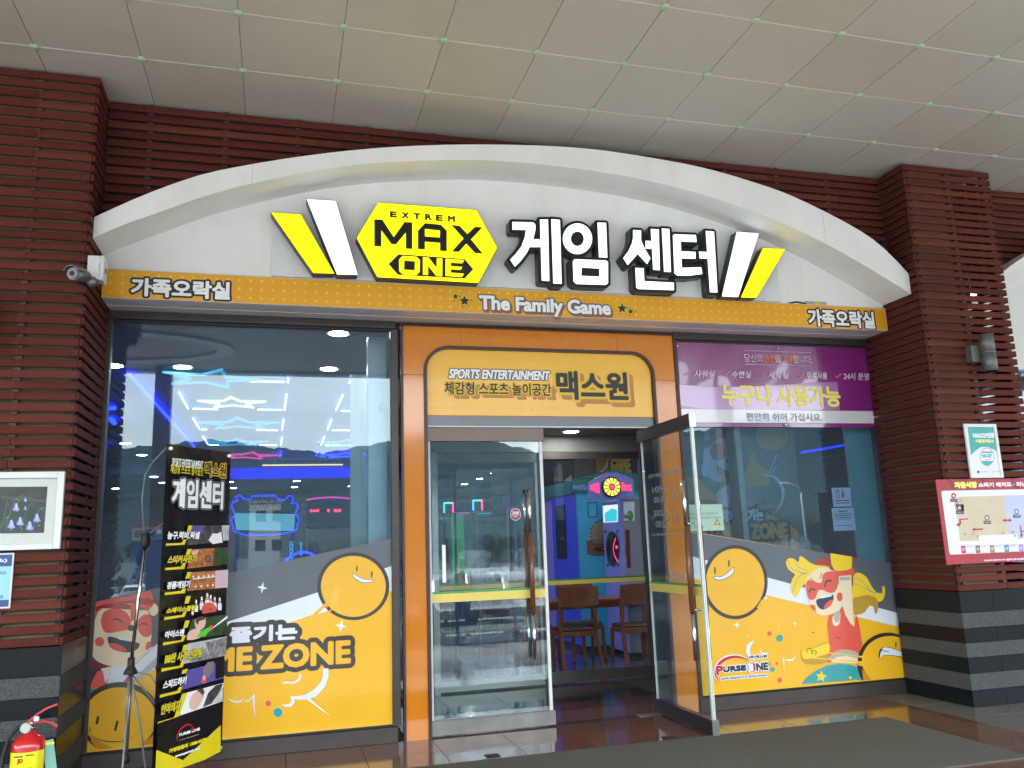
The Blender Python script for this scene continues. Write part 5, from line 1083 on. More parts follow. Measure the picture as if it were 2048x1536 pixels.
row(N2, ([(360, 130), (640, 100), (625, 250), (345, 285)], m_ban), [lambda: [pin(x, y, s_) for x, y, s_ in ((410, 220, 1.05), (455, 200, 1.15), (500, 180, 1.3), (527, 190, 1.2), (560, 200, 1.1), (600, 205, 1.1), (378, 262, .6))], lambda: D_(512, 250, 62, 66, m_redb), lambda: D_(512, 245, 56, 58, v_rd), lambda: D_(527, 238, 8, 10, m_txt), lambda: P_([(440, 280), (620, 250), (620, 330), (440, 330)], m_ban)],
    [(325, 132), (363, 130), (345, 190), (310, 195)], '스페이스볼링', (162, 272), (402, 205), m_byl); P_([(145, 303), (290, 285), (300, 262), (330, 255), (310, 300), (142, 328)], m_byl)
row(N2, ([(370, 320), (662, 280), (655, 440), (325, 490)], ph_g), [lambda: P_([(330, 490), (340, 430), (375, 405), (410, 400), (450, 430), (430, 475)], ph_s, sm=2), lambda: P_([(405, 400), (390, 330), (430, 305), (480, 305), (478, 370), (450, 405), (420, 415)], ph_s, sm=2), lambda: P_([(395, 330), (420, 300), (480, 302), (475, 322), (430, 335), (415, 370)], ph_h), lambda: P_([(405, 470), (440, 420), (530, 375), (540, 400), (500, 430), (480, 460)], v_lime), lambda: D_(530, 388, 14, 20, v_rd), lambda: P_([(543, 385), (660, 290), (664, 310), (545, 392)], m_wink)],
    [(315, 332), (352, 328), (335, 388), (298, 395)], '아이스맨', (150, 475), (308, 400), m_wink); P_([(132, 510), (280, 492), (290, 455), (320, 450), (300, 500), (132, 535)], m_byl)
row(N2, ([(335, 520), (655, 460), (648, 615), (275, 690)], ph_w), [lambda: P_([(480, 510), (655, 470), (648, 610), (520, 640)], ph_y), lambda: P_([(345, 620), (480, 560), (520, 640), (350, 670)], ph_y)],
    [(300, 532), (336, 526), (320, 580), (285, 590)], 'BB탄 사격.건슈팅', (145, 685), (455, 555), m_byl); P_([(120, 722), (270, 700), (282, 665), (310, 660), (292, 710), (118, 750)], m_byl)
row(N2, ([(330, 735), (640, 660), (630, 800), (275, 900)], ph_p), [lambda: P_([(460, 720), (500, 670), (550, 665), (545, 740), (500, 800), (460, 790)], M('photo_jumper', srgb(130, 115, 120), .5)), lambda: P_([(560, 660), (640, 650), (630, 790), (560, 810)], m_ban), lambda: D_(465, 825, 24, 20, v_rd), lambda: P_([(450, 800), (470, 770), (482, 805), (465, 820)], ph_s)],
    [(290, 735), (335, 722), (318, 760), (282, 768)], '스피드하키', (130, 890), (325, 785), m_wink); P_([(105, 938), (245, 905), (262, 875), (290, 868), (270, 920), (102, 962)], m_byl)
row(N2, ([(325, 920), (625, 840), (618, 990), (265, 1108)], m_wink), [lambda: P_([(345, 1040), (355, 960), (400, 910), (450, 905), (465, 940), (440, 1000), (390, 1060)], ph_s, sm=2), lambda: P_([(400, 905), (455, 882), (470, 915), (455, 945), (430, 915)], ph_h), lambda: P_([(455, 1040), (500, 920), (560, 860), (620, 845), (600, 900), (530, 1010)], ph_d), lambda: P_([(560, 960), (622, 870), (618, 990), (520, 1015)], ph_w)],
    [(285, 930), (330, 918), (262, 1110), (218, 1125)], '안마의자', (115, 1100), (272, 980), m_byl); P_([(85, 1160), (225, 1120), (262, 1108), (240, 1140), (82, 1178)], m_byl)
A.zoom = N2; A.poly([(30, 1370), (292, 1470), (600, 1185), (600, 1400), (20, 1700)], m_byl)
A.poly([(30, 1370), (85, 1170), (600, 1000), (600, 1185), (292, 1470)], m_ban)
A.line([(375, 1195), (330, 1180), (280, 1210), (245, 1270), (250, 1320)], 12, v_lr, sm=4, taper=True); A.text('PURSE ONE', (262, 1275), (428, 1205), m_wink, .002); A.disc(372, 1218, 13, 18, v_lr); A.text('GAME RESEARCH', (262, 1312), (418, 1258), m_wink)
A.text('가맹점문의 1588-9278', (178, 1412), (482, 1285), m_byl, .003); A.text('www.purse1.com', (228, 1450), (430, 1365), m_wink, .003)
props(A.build('banner_print', bs), kind='stuff')
for u, z in ((.03, BZ1-.03), (bwid-.03, BZ1-.03), (bwid-.03, BZ0+.04)): p = bp_.P(u, z, .004); lathe('eyelet', [(.008, -.004), (.016, -.005), (.016, .001), (.008, .002)], p, m_steel, bs, 12, 'y')
yb = -.92
pf, ph_, pk = at(251, 1514, y=yb), at(262, 1330, y=yb), at(291, 1082, y=yb)
tube('pole', [pf, ph_], .0165, m_steel, bs, 14); tube('upper_pole', [ph_, pk], .0125, m_chrome, bs, 14)
tube('collar', [ph_+Vector((0, 0, -.04)), ph_+Vector((0, 0, .05))], .024, m_seal, bs, 12); lathe('leg_hub', [(.02, .0), (.045, -.045), (.048, -.06), (.02, -.062)], ph_, m_seal, bs, 12)
lathe('top_hub', [(.02, -.05), (.03, -.03), (.034, .0), (.03, .05), (.016, .06)], pk, m_seal, bs, 12); lathe('pole_foot', [(.028, -.04), (.026, 0), (.02, .02)], pf, m_seal, bs, 12)
m_rod = M('grey_fibre_rod', (.2, .2, .19), .4)
tl_, tr_ = bp_.P(.02, BZ1-.01, -.012), bp_.P(bwid-.02, BZ1-.02, -.012)
tube('banner_rod', [pk+Vector((-.01, 0, .05)), at(284, 1000, y=yb), at(290, 950, y=-.96), at(305, 925, y=-1.03), tl_], .0055, m_rod, bs, 8); tube('banner_rod', [pk+Vector((.01, 0, .04)), at(315, 1055, y=-.9), at(400, 985, y=-.8), tr_], .0055, m_rod, bs, 8)
for q in (at(298, 1590, z=.012), at(236, 1650, z=.012), Vector((-1.42, -.52, .012))):
    e = Vector((q.x, q.y, .012)) if q.z < .3 else q; tube('leg', [ph_+Vector((0, 0, -.05)), ph_.lerp(e, .5)+Vector((0, 0, .03)), e], .0065, m_rod, bs, 8)
tube('banner_rod', [ph_+Vector((.01, 0, -.04)), at(300, 1350, y=-.95), at(316, 1375, y=-1.0), bp_.P(.05, BZ0+.3, -.02)], .0055, m_rod, bs, 8)
# ------------------------------------------------------------------ vestibule between the outer and inner doors
IY = 2.05
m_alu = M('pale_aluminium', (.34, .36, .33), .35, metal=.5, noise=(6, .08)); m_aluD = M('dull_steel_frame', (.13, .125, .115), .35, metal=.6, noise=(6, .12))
m_inw = M('grey_interior_panel', (.2, .22, .21), .5, noise=(3, .1))
ves = thing('vestibule', 'steel framed glass vestibule behind the entrance doors', 'vestibule', (1.9, 1.0, 0))
box('side_post', (-.10, .28, 0), (.075, .42, 3.6), m_alu, ves, .003); box('corner_post', (-.12, IY-.03, 0), (.02, IY+.08, 3.6), m_alu, ves, .003)
box('side_glass', (-.02, .42, .1), (-.01, IY-.03, 3.5), m_glassD, ves); box('side_rail', (-.06, .42, 0), (.03, IY-.03, .1), m_aluD, ves)
box('header_panel', (.02, IY, 2.69), (3.75, IY+.1, 3.56), m_inw, ves, .002)
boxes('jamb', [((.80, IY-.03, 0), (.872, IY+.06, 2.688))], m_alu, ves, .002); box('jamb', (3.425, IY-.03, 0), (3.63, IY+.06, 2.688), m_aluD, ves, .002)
box('fixed_glass', (.03, IY, .1), (.795, IY+.012, 2.68), m_glassD, ves)
box('vestibule_ceiling', (.0, .1, 2.885), (3.7, IY-.001, 2.93), m_inw, ves); box('side_wall_panel', (3.64, .1, 0), (3.7, IY+.02, 2.88), m_inw, ves)
idr = thing('inner_glass_door', 'inner glass door at the left, behind the closed outer leaf', 'door', (1.5, IY, 0), 'inner vestibule doors with yellow and green stripes')
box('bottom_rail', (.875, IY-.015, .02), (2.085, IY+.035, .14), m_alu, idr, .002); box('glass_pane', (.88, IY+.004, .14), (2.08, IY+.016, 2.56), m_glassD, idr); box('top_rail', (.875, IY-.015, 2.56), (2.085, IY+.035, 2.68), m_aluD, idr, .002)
box('edge_strip', (2.06, IY-.004, .141), (2.09, IY+.024, 2.559), m_alu, idr); box('stripe_film', (.88, IY+.002, 1.118), (2.058, IY+.003, 1.165), m_stY, idr); box('green_stripe', (.88, IY+.002, 1.166), (2.058, IY+.003, 1.184), m_stG, idr)
handle(idr, lambda z: Vector((1.95, IY, z)), Vector((0, -1, 0)), 1)
idr2 = thing('inner_glass_door', 'inner glass door straight ahead before the chairs', 'door', (2.8, IY, 0), 'inner vestibule doors with yellow and green stripes')
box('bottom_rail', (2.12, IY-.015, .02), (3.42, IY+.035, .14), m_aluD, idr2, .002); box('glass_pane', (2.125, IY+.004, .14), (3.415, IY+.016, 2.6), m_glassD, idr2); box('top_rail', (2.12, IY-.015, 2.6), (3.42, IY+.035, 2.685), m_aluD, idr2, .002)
box('stripe_film', (2.125, IY+.002, 1.118), (3.414, IY+.003, 1.165), m_stY, idr2); box('green_stripe', (2.125, IY+.002, 1.166), (3.414, IY+.003, 1.184), m_stG, idr2)
# ------------------------------------------------------------------ game hall shell
RX0, RX1, RY1, RH = -8., 10.5, 20., 3.8
m_hw = M('dark_taupe_wall', (.14, .13, .15), .7, noise=(2, .15)); m_hc = M('blue_light_tinted_ceiling', (.08, .12, .24), .6, noise=(2, .1)); m_hf = M('violet_grey_hall_floor', (.16, .14, .24), .12, noise=(8, .15))  # the hall's blue ambient light is mixed into the ceiling colour
props(box('hall_floor', (RX0, .07, -.028), (RX1, RY1, -.004), M('dark_grout', (.04, .035, .03), .9)), kind='structure')
hf = thing('hall_paving', 'dark polished violet grey tiled hall floor', None, (3, 3, 0), kind='structure')
for i in range(30):
    for j in range(8):
        xa, ya = -7.9+.6*i, 2.11+.6*j
        if xa+.6 < RX1: o = tile(xa, ya, xa+.6, ya+.6, m_hf, None); o.parent = hf; o.location -= hf.location
for xa, xb in ((-7.9, -.15), (3.72, 10.4)):
    q = tile(xa, .08, xb, 2.1, m_hf, None); q.parent = hf; q.location -= hf.location
q = tile(-7.9, 6.92, 10.4, 19.9, m_hf, None); q.parent = hf; q.location -= hf.location
for nm, a, b, m in (('hall_back_wall', (RX0, RY1, 0), (RX1, RY1+.1, 4.2), m_hw), ('hall_left_wall', (RX0-.1, -.03, 0), (RX0, RY1+.1, 4.2), m_hw), ('hall_right_wall', (RX1, -.03, 0), (RX1+.1, RY1+.1, 4.2), m_hw)):
    props(box(nm, a, b, m), kind='structure')
hc_ = [((RX0, .06, RH), (RX1, 13.3, RH+.1)), ((RX0, 13.5, 3.52), (RX1, RY1, 3.6)), ((RX0, 13.3, 3.5), (RX1, 13.5, RH+.1))]
props(boxes('hall_ceiling', hc_, m_hc), kind='structure')
props(boxes('front_wall', [((RX0, .02, 0), (CX0-.05, .12, 4.2)), ((WX3+.03, .02, 0), (CX2+.1, .12, 4.2)), ((CX0-.05, .062, 3.68), (CX1+.15, .2, 4.6)), ((10.0, .02, 0), (RX1, .12, 4.2))], m_hw), kind='structure')
props(boxes('upper_wall', [((RX0-2, -.43, 4.2), (CX0, .2, H)), ((CX0, -.262, 4.4), (12, .2, H)), ((9.25, -.43, 4.0), (14, .1, H)), ((-14, -.1, 0), (RX0-.1, .1, H)), ((RX1+.1, -.1, 0), (22, .1, H))], m_hw), kind='structure')
e_blue = emis('blue_neon', (.006, .015, 1), 2.2); e_core = emis('white_blue_tube', (.4, .55, 1), .8); e_cyan = emis('cyan_tube', (.03, .45, .7), .11); e_ylw = emis('pale_yellow_tube', (.8, .8, .35), .16); e_pink = emis('pink_tube', (1, .05, .35), .16); e_dl = emis('downlight_lens', (1, .97, .92), 20); e_red = emis('red_digits', (1, .03, .1), .5)
m_rim = M('white_downlight_rim', (.6, .6, .6), .4)
def downlight(x, y, z, r, lab, grp='recessed ceiling downlights'):
    t = thing('downlight', lab, 'ceiling light', (x, y, z), grp)
    lathe('rim', [(r, .0), (r+.02, -.006), (r+.03, -.004), (r+.032, .004)], (x, y, z), m_rim, t, 18); lathe('lens', [(.001, .003), (r*.98, .0025), (r*.98, -.004), (.001, -.005)], (x, y, z), e_dl, t, 18)
w_ = ''
ORD = ['first', 'second', 'third', 'fourth', 'fifth', 'sixth', 'seventh', 'eighth', 'ninth', 'tenth', 'eleventh', 'twelfth', 'thirteenth', 'fourteenth', 'fifteenth', 'sixteenth', 'seventeenth', 'eighteenth', 'nineteenth', 'twentieth']
for x, y, l in ((-.33, .97, 'large downlight near the glass, uppermost in the left window'), (-.33, 2.71, 'downlight just below the largest one in the left window'), (-2.02, 2.79, 'downlight high in the left window beside the dark pillar reflection'), (-2.77, 2.79, 'downlight by the far left edge of the left window')): downlight(x, y, RH, .1, l)
for k, y in enumerate((10.0, 12.0)): downlight(-3.8, y, RH, .1, ['uppermost of the slanting row of downlights at the left', 'second in the slanting row of downlights at the left'][k])
for k, (x, y) in enumerate(((-3.83, 14.2), (-3.86, 16), (-2.18, 16.0), (-2.2, 18.2), (-.45, 16.0), (-.47, 18.2), (-5.3, 17.8), (1.2, 16), (1.2, 18.2), (4.7, 14.3), (4.7, 16), (4.7, 18), (6.5, 14.3), (6.5, 16))): downlight(x, y, 3.52, .09, 'small far downlight over the back of the hall, %s from the left' % ORD[k], 'far downlights over the back of the hall')
for k, (x, y) in enumerate(((4.72, 8.0), (7, 5), (7, 8), (8.2, 6.4), (3.0, 3.4), (2.9, 5.2), (5.2, 3.2), (4.2, .9))): downlight(x, y, RH, .1, 'downlight %s of eight in the right half of the hall ceiling' % ORD[k], 'downlights over the right part of the hall')  # those over chairs and table are unseen lamps added to brighten the hall
q = at(1142, 864, z=2.88); downlight(q.x, q.y, 2.883, .085, 'round downlight in the vestibule ceiling above the opening')
# ceiling neon
def seg(par, a, b, m, r=.013, z=RH-.04):
    tube('tube', [at(*a, z=z), at(*b, z=z)], r, m, par, 6)
NEON = [[((500, 762.5), (570, 764)), ((576, 758), (576, 765))], [((358, 785), (376, 817)), ((385, 817.5), (436, 818.5)), ((515, 819), (564, 820)), ((573, 789), (569, 820))],
        [((386, 836), (399, 858)), ((402, 859), (414, 859)), ((513, 860), (556, 860.5)), ((567, 839), (564, 860))], [((406, 873), (416, 889)), ((418, 889.5), (438, 890)), ((518, 890), (554, 890.5)), ((564, 875), (562, 890))], [((561, 903), (560, 914))],
        [((702, 760), (698, 766))], [((686, 790), (672, 820)), ((682, 822), (708, 822))], [((663, 839), (655, 860)), ((664, 860.5), (709, 860.5))], [((649, 874), (642, 890)), ((650, 890.5), (708, 890.5))], [((636, 903), (632, 912)), ((637, 913), (652, 913))], [((742, 842), (733, 856)), ((737, 861), (749, 861))]]
for k, sg in enumerate(NEON):
    q = at(*sg[0][0], z=RH-.04); t = thing('neon_bars', 'white blue neon bars in an open frame, %s frame on the hall ceiling' % ORD[k], 'neon light', q, 'neon bar frames across the hall ceiling')
    for a, b in sg: seg(t, a, b, e_core if k not in (4, 9) else e_blue)
t = thing('neon_line', 'long blue neon line slanting across the ceiling at the left', 'neon light', at(300, 800, z=RH-.04)); seg(t, (258, 748), (388, 893), e_blue, .02)
t = thing('neon_line', 'short blue neon bars beside the left window edge', 'neon light', at(220, 817, z=RH-.04)); seg(t, (208, 817), (231, 816), e_blue, .03); seg(t, (222, 838), (229, 846), e_blue, .04); seg(t, (205, 888), (210, 893), e_blue, .04)
def star_ring(cx, cy, r, m, rot, lab, z=RH-.05, k=.42, w_=.84):
    c = at(cx, cy, z=z); t = thing('neon_star', lab, 'neon light', c, 'star shaped lights on the hall ceiling'); pl = Plane((c.x, c.y, z), (1, 0, 0), (0, 0, -1), (0, -1, 0))
    st = lambda q: [(q*(1 if i % 2 == 0 else k)*math.sin(math.pi/5*i+rot), q*(1 if i % 2 == 0 else k)*math.cos(math.pi/5*i+rot)) for i in range(10)]
    slab('star_outline', [ccw(st(r)), ccw(st(r*w_))], pl, .0, -.03, [m, m], t)
star_ring(465, 808, .5, e_ylw, 0, 'pale yellow star light in the middle of the left window'); star_ring(478, 850, .72, e_cyan, 0, 'cyan star light just below the pale yellow one'); star_ring(475, 887, .62, e_cyan, 0, 'small cyan star light above the banner top edge')
star_ring(420, 760, .62, e_cyan, .3, 'large cyan star light highest in the left window'); star_ring(495, 913, .75, e_pink, .2, 'dim magenta star light at the far end'); star_ring(690, 888, .6, e_cyan, 0, 'cyan star light beside the steel corner post'); star_ring(690, 912, .6, e_blue, 0, 'blue star light below the one by the corner post')
bk = thing('bulkhead_light', 'saturated blue light strip along the ceiling bulkhead', 'light strip', (-1, 13.29, 3.5)); box('strip', (at(462, 930, y=13.28).x, 13.28, 3.36), (at(748, 930, y=13.28).x, 13.298, 3.62), emis('deep_blue_strip', (.006, .01, 1), .16), bk)
box('warm_glow_panel', (-1.3, 13.26, 3.67), (.6, 13.3, 3.7), emis('warm_strip', (1, .6, .4), .25), bk)
# ------------------------------------------------------------------ machines seen through the left window
m_mach = M('dark_cabinet', (.02, .022, .035), .4, noise=(4, .2)); m_machb = M('blue_cabinet', (.02, .07, .3), .35, noise=(4, .1)); m_tan = M('tan_letter', (.35, .25, .1), .5); m_scr = emis('pale_screen', (.15, .5, .55), .12); m_pin = M('ivory_pin', (.5, .5, .5), .3)
def Q(px, py, y): v = at(px, py, y=y); return (v.x, v.z)
sb = thing('bowling_machine', 'space bowling machine with blue neon outlined marquee', 'arcade machine', (-.3, 15, 0)); Yb = 15.
ol = [(468, 1062), (462, 1040), (470, 1030), (463, 1012), (466, 1004), (476, 1002), (472, 994), (480, 990), (487, 998), (500, 1000), (506, 992), (550, 991), (556, 999), (570, 1000), (576, 992), (584, 992), (587, 1000), (582, 1007), (592, 1006), (596, 1014), (590, 1026), (598, 1040), (592, 1060), (575, 1066), (540, 1070), (490, 1070)]
olq = [Q(x, y, Yb) for x, y in ol]; slab('marquee', [ccw(olq)], yplane(Yb), 0, -.15, [m_mach, m_mach], sb); tube('neon_outline', [(x, Yb-.03, z) for x, z in olq+[olq[0]]], .02, emis('marquee_blue_tube', (.01, .03, 1), .5), sb, 6)
A = Art(yplane(Yb), off=.01); A.text('SPACE', (505, 1005), (548, 996), m_tan, .02); A.text('BOWLING', (498, 1020), (561, 1009), m_tan, .02); A.poly([(468, 1026), (590, 1028), (588, 1062), (472, 1060)], m_scr)
A.build('marquee_print', sb)['kind'] = 'stuff'
x0, z0 = Q(470, 1070, Yb); x1, _ = Q(590, 1070, Yb); box('lane_body', (x0, Yb-1.8, 0), (x1, Yb+.2, .55), m_mach, sb, .03); boxes('cabinet_side', [((x0, Yb-.05, .55), (x0+.12, Yb+.2, z0)), ((x1-.12, Yb-.05, .55), (x1, Yb+.2, z0))], m_machb, sb)
for s_ in (-1, 1): lathe('pin_ornament', [(.02, 0), (.07, .05), (.085, .16), (.05, .3), (.03, .38), (.045, .44), (.035, .5), (.01, .53)], ((x0+x1)/2+s_*.95, Yb-.1, 2.35), m_pin, sb, 12)
bb_ = thing('basketball_machine', 'dark basketball machine with pink arc and red digits', 'arcade machine', (1.2, 12, 0)); Yk = 12.
x0, z1 = Q(613, 1000, Yk); x1, z0 = Q(705, 1055, Yk); box('scoreboard', (x0, Yk, z0), (x1, Yk+.3, z1), m_mach, bb_, .03); tube('pink_arc', [(x0+(x1-x0)*i/12, Yk-.02, z1+.05*math.sin(math.pi*i/12)) for i in range(13)], .02, e_pink, bb_, 6)
box('machine_body', (x0, Yk-1.6, 0), (x1, Yk+.3, .7), m_mach, bb_, .03); boxes('frame_tube', [((x, Yk-.1, .7), (x+.04, Yk-.05, z0)) for x in (x0, x1-.04)], m_alu, bb_)
A = Art(yplane(Yk), off=.01); A.text('24:0', (620, 1024), (638, 1019), e_red, .006); A.text('0', (655, 1024), (659, 1018), e_red, .006); A.text('0:0', (668, 1024), (682, 1018), e_red, .006); A.build('digits', bb_)['kind'] = 'stuff'
for dx in (.3, .75): lathe('basketball_hoop', [(.1, 0), (.115, -.008), (.115, .008), (.1, .004)], (x0+dx, Yk-.2, z0+.0), M('orange_hoop', (.5, .12, .02), .4), bb_, 16)
hk = thing('air_hockey_machine', 'air hockey machine with cyan HOCKEY column and blue light arc', 'arcade machine', (.2, 9, 0)); Yh = 9.
x0, z0 = Q(576, 1140, Yh); x1, z1 = Q(590, 1078, Yh); box('post', (x0, Yh, 0), (x1, Yh+.12, z1), m_mach, hk, .01)
A = Art(Plane((0, Yh, 0), (0, 0, 1), (0, -1, 0), (-1, 0, 0)), off=.01)
u0, v0 = A.pl.uv(588, 1122); u1, v1 = A.pl.uv(577, 1082); A.text('HOCKEY', (min(u0, u1), min(v0, v1)+.02), (max(u0, u1), max(v0, v1)-.02), e_cyan, .006, uv=True); A.build('lettering', hk)['kind'] = 'stuff'
tube('light_tube', [at(602, 1084, y=Yh), at(602, 1111, y=Yh)], .022, e_cyan, hk, 8)
ar_ = [at(570+75*i/14, 1122-18*math.sin(math.pi*i/14), y=Yh-.3) for i in range(15)]; tube('light_arc', ar_, .02, e_blue, hk, 6); box('table_body', (ar_[0].x, Yh-1.5, .15), (ar_[-1].x, Yh-.2, .85), m_machb, hk, .04)
gb = thing('poster_cabinet', 'low arcade cabinet with yellow and teal header at the left', 'arcade machine', (-4, 13, 0)); x0, z0 = Q(264, 1082, 13.); x1, z1 = Q(332, 1055, 13.)
box('cabinet', (x0, 13., 0), (x1, 13.8, z0), m_machb, gb, .02); box('header', (x0, 12.98, z0+.002), (x1, 13.3, z1), M('teal_header', (.05, .3, .35), .4), gb, .01); A = Art(yplane(12.98), off=.006)
A.poly([(264, 1056), (290, 1058), (280, 1082), (264, 1082)], M('yellow_header', (.5, .4, .05), .4)); A.poly([(264, 1054), (332, 1054), (332, 1057), (264, 1058)], v_rd); A.text('GABLIN', (270, 1074), (308, 1061), v_nv, .02, shear=.2); A.disc(318, 1063, 5, 5, m_wink); A.build('header_print', gb)['kind'] = 'stuff'
e_lime = emis('green_screen', (.05, .8, .25), .04); e_mag = emis('magenta_light', (1, .1, .6), .1)
for k, (pa, pb_, y, m, lab, hdr) in enumerate((((866, 1010), (905, 1160), 8.5, m_mach, 'claw machine with a red header at the left of the closed door', v_rd), ((908, 1000), (948, 1160), 8.6, m_machb, 'arcade machine with a violet header behind the closed door', ph_p), ((950, 1000), (1005, 1160), 8.2, m_mach, 'claw machine with a yellow header behind the door handles', v_ye), ((1012, 990), (1052, 1160), 7.0, m_machb, 'tall prize machine with violet lit edges behind the handles', ph_p))):
    x0, z1 = Q(*pa, y); x1, _ = Q(*pb_, y); t = thing('claw_machine', lab, 'arcade machine', ((x0+x1)/2, y, 0), 'prize machines behind the closed door')
    box('base_cabinet', (x0, y, 0), (x1, y+.8, .8), m, t, .02); box('header', (x0, y-.02, z1-.24), (x1, y+.3, z1), hdr, t, .01); boxes('corner_post', [((a_, y, .8), (a_+.04, y+.04, z1-.24)) for a_ in (x0, x1-.04)], m_alu, t)
    box('prize_backboard', (x0+.05, y+.6, .8), (x1-.05, y+.64, z1-.26), e_lime if k == 1 else M('pale_backboard', (.2, .28, .34), .5), t); box('case_glass', (x0+.045, y+.01, .81), (x1-.045, y+.018, z1-.25), m_glassD, t)
    box('light_strip', (x0+.05, y+.02, z1-.27), (x1-.05, y+.05, z1-.245), e_mag if k % 2 else e_cyan, t)
    A = Art(yplane(y-.02), off=.006); A.text(('맥스', '픽셀팡팡', '레몬상회', '인형뽑기')[k], (x0+.08, z1-.19), (x1-.08, z1-.05), m_ink, .006, uv=True); A.build('header_print', t)['kind'] = 'stuff'
    for i in range(5):
        r_ = .09; lathe('plush_toy', [(.02, 0), (r_, .04), (r_*1.05, .1), (r_*.7, .16), (r_*.85, .21), (r_*.5, .27), (.01, .29)], (x0+.16+i*(x1-x0-.3)/4, y+.3+.1*(i % 2), .8), (v_rd, v_ye, m_bli, v_te, m_pnk)[(i+k) % 5], t, 10)
# ------------------------------------------------------------------ photo booth, prize box machine, back wall seen through the opening
m_pbt = M('teal_panel_added_glow', srgb(70, 175, 215), .4, noise=(3, .05), emit=(.02, .2, .35), es=.03); m_pbb = M('blue_panel_added_glow', srgb(45, 60, 215), .4, emit=(.06, .09, .8), es=.035); m_pbh = M('green_booth_header', srgb(60, 140, 130), .4); m_vio = M('lavender_panel_added_glow', srgb(165, 160, 240), .4, emit=(.25, .22, .9), es=.02)  # weak emission on teal, blue and lavender panels stands in for blue light
pbx = thing('photo_booth', 'blue and teal photo booth with a green PHOTO BOOTH header', 'photo booth', (3.9, 5, 0)); YB2 = 4.6
c = at(1153, 985, y=YB2); xl, zt2 = c.x, c.z; yl = at(1092, 990, x=xl).y; xr_ = xl+1.25
box('front_panel', (xl, YB2, .08), (xr_, YB2+.06, zt2), m_pbt, pbx, .005); box('side_panel', (xl-.004, YB2+.062, .08), (xl+.06, yl, zt2), m_pbb, pbx, .005); box('header', (xl-.03, YB2-.05, zt2), (xr_+.03, YB2+.1, zt2+.21), m_pbh, pbx, .01); box('side_header', (xl-.05, YB2+.102, zt2-.02), (xl+.06, yl+.05, zt2+.19), m_pbh, pbx, .01)
slab('gable', [[(xl-.03, zt2+.211), (xr_+.03, zt2+.211), ((xl+xr_)/2, zt2+.35)]], yplane(YB2-.05), 0, -.1, m_pbh, pbx); box('base', (xl-.02, YB2-.02, 0), (xr_, YB2+.1, .079), m_mach, pbx)
box('screen_frame', (xl-.03, YB2+.55, 1.35), (xl-.005, YB2+1.0, 2.2), m_mach, pbx, .004); box('lavender_stile', (xl-.012, YB2+1.25, .1), (xl-.0045, YB2+1.6, 2.3), m_vio, pbx)
A = Art(yplane(YB2-.05), off=.006); A.text('PHOTO BOOTH', (1146, 979), (1203, 970), m_vio, .004); A.build('header_lettering', pbx)['kind'] = 'stuff'
A = Art(yplane(YB2), off=.003); ZH = (1080, 850, 4.8); A.zoom = ZH
A.text('1', (462, 888), (545, 742), m_ink, .0); A.text('1', (470, 880), (538, 750), m_pbt, .0)
A.poly([(485, 985), (540, 925), (600, 905), (640, 905), (640, 1140), (485, 1140)], m_ink); A.poly([(492, 990), (545, 932), (600, 914), (640, 914), (640, 1140), (492, 1140)], m_tan)
for k in range(9): a_ = math.radians(185-k*14); A.poly([(590, 1085), (590+130*math.cos(a_), 1085-165*math.sin(a_)), (590+130*math.cos(a_-.1), 1085-165*math.sin(a_-.1))], M('cream_ray', (.6, .52, .35), .5))
A.poly([(448, 1115), (500, 1110), (502, 1140), (640, 1140), (640, 1255), (520, 1255), (455, 1240)], m_ink); A.poly([(453, 1120), (496, 1116), (498, 1146), (640, 1146), (640, 1248), (522, 1248), (460, 1234)], M('rust_ribbon', (.35, .1, .05), .5)); A.star(512, 1197, 11, m_ink); A.text('PIC', (530, 1215), (610, 1172), m_ink, .006)
A.build('front_print', pbx)['kind'] = 'stuff'
lb = thing('prize_box_machine', 'lavender prize box machine with round porthole and glowing wheel sign', 'arcade machine', (4.2, 3.8, 0)); YL = 3.75
c = at(1243, 997, y=YL); XL, zt3 = c.x, c.z; yf_ = at(1204, 1000, x=XL).y
m_lgr = M('pale_grey_panel', (.42, .42, .52), .4)
box('cabinet', (XL, YL, .05), (XL+.75, yf_, zt3), m_lgr, lb, .01); box('left_door', (XL-.012, YL+.005, .06), (XL-.001, yf_-.005, zt3-.005), m_vio, lb, .003)
lp = Plane((XL-.012, 0, 0), (0, -1, 0), (-1, 0, 0)); A = Art(lp, off=.004); A.zoom = (1080, 850, 4.8)
A.poly([(605, 775), (748, 762), (750, 930), (612, 938)], emis('pale_lit_display', (.75, .9, .95), .17)); A.poly([(622, 850), (690, 800), (740, 815), (742, 922), (628, 932)], emis('teal_lit_display', (.05, .55, .6), .17)); A.poly([(610, 745), (735, 735), (737, 758), (612, 768)], m_tan)
A.poly([(636, 1135), (660, 1040), (700, 1022), (745, 1060), (765, 1150), (762, 1270), (735, 1340), (700, 1362), (660, 1325), (640, 1240)], m_aluD, sm=3); A.poly([(650, 1140), (680, 1060), (710, 1050), (745, 1090), (757, 1170), (752, 1260), (730, 1320), (700, 1335), (668, 1300), (652, 1230)], m_mach, sm=3)
A.line([(728, 1085), (708, 1170), (718, 1250), (752, 1312)], 5, e_red, sm=4); A.line([(690, 1060), (680, 1180), (690, 1300)], 4, m_chrome, sm=3); A.disc(738, 1172, 11, 16, e_red)
for x, y in ((630, 1025), (745, 1020), (655, 1345), (755, 1345)): A.sparkle(x, y, 22, m_ink)
A.build('door_print', lb)['kind'] = 'stuff'
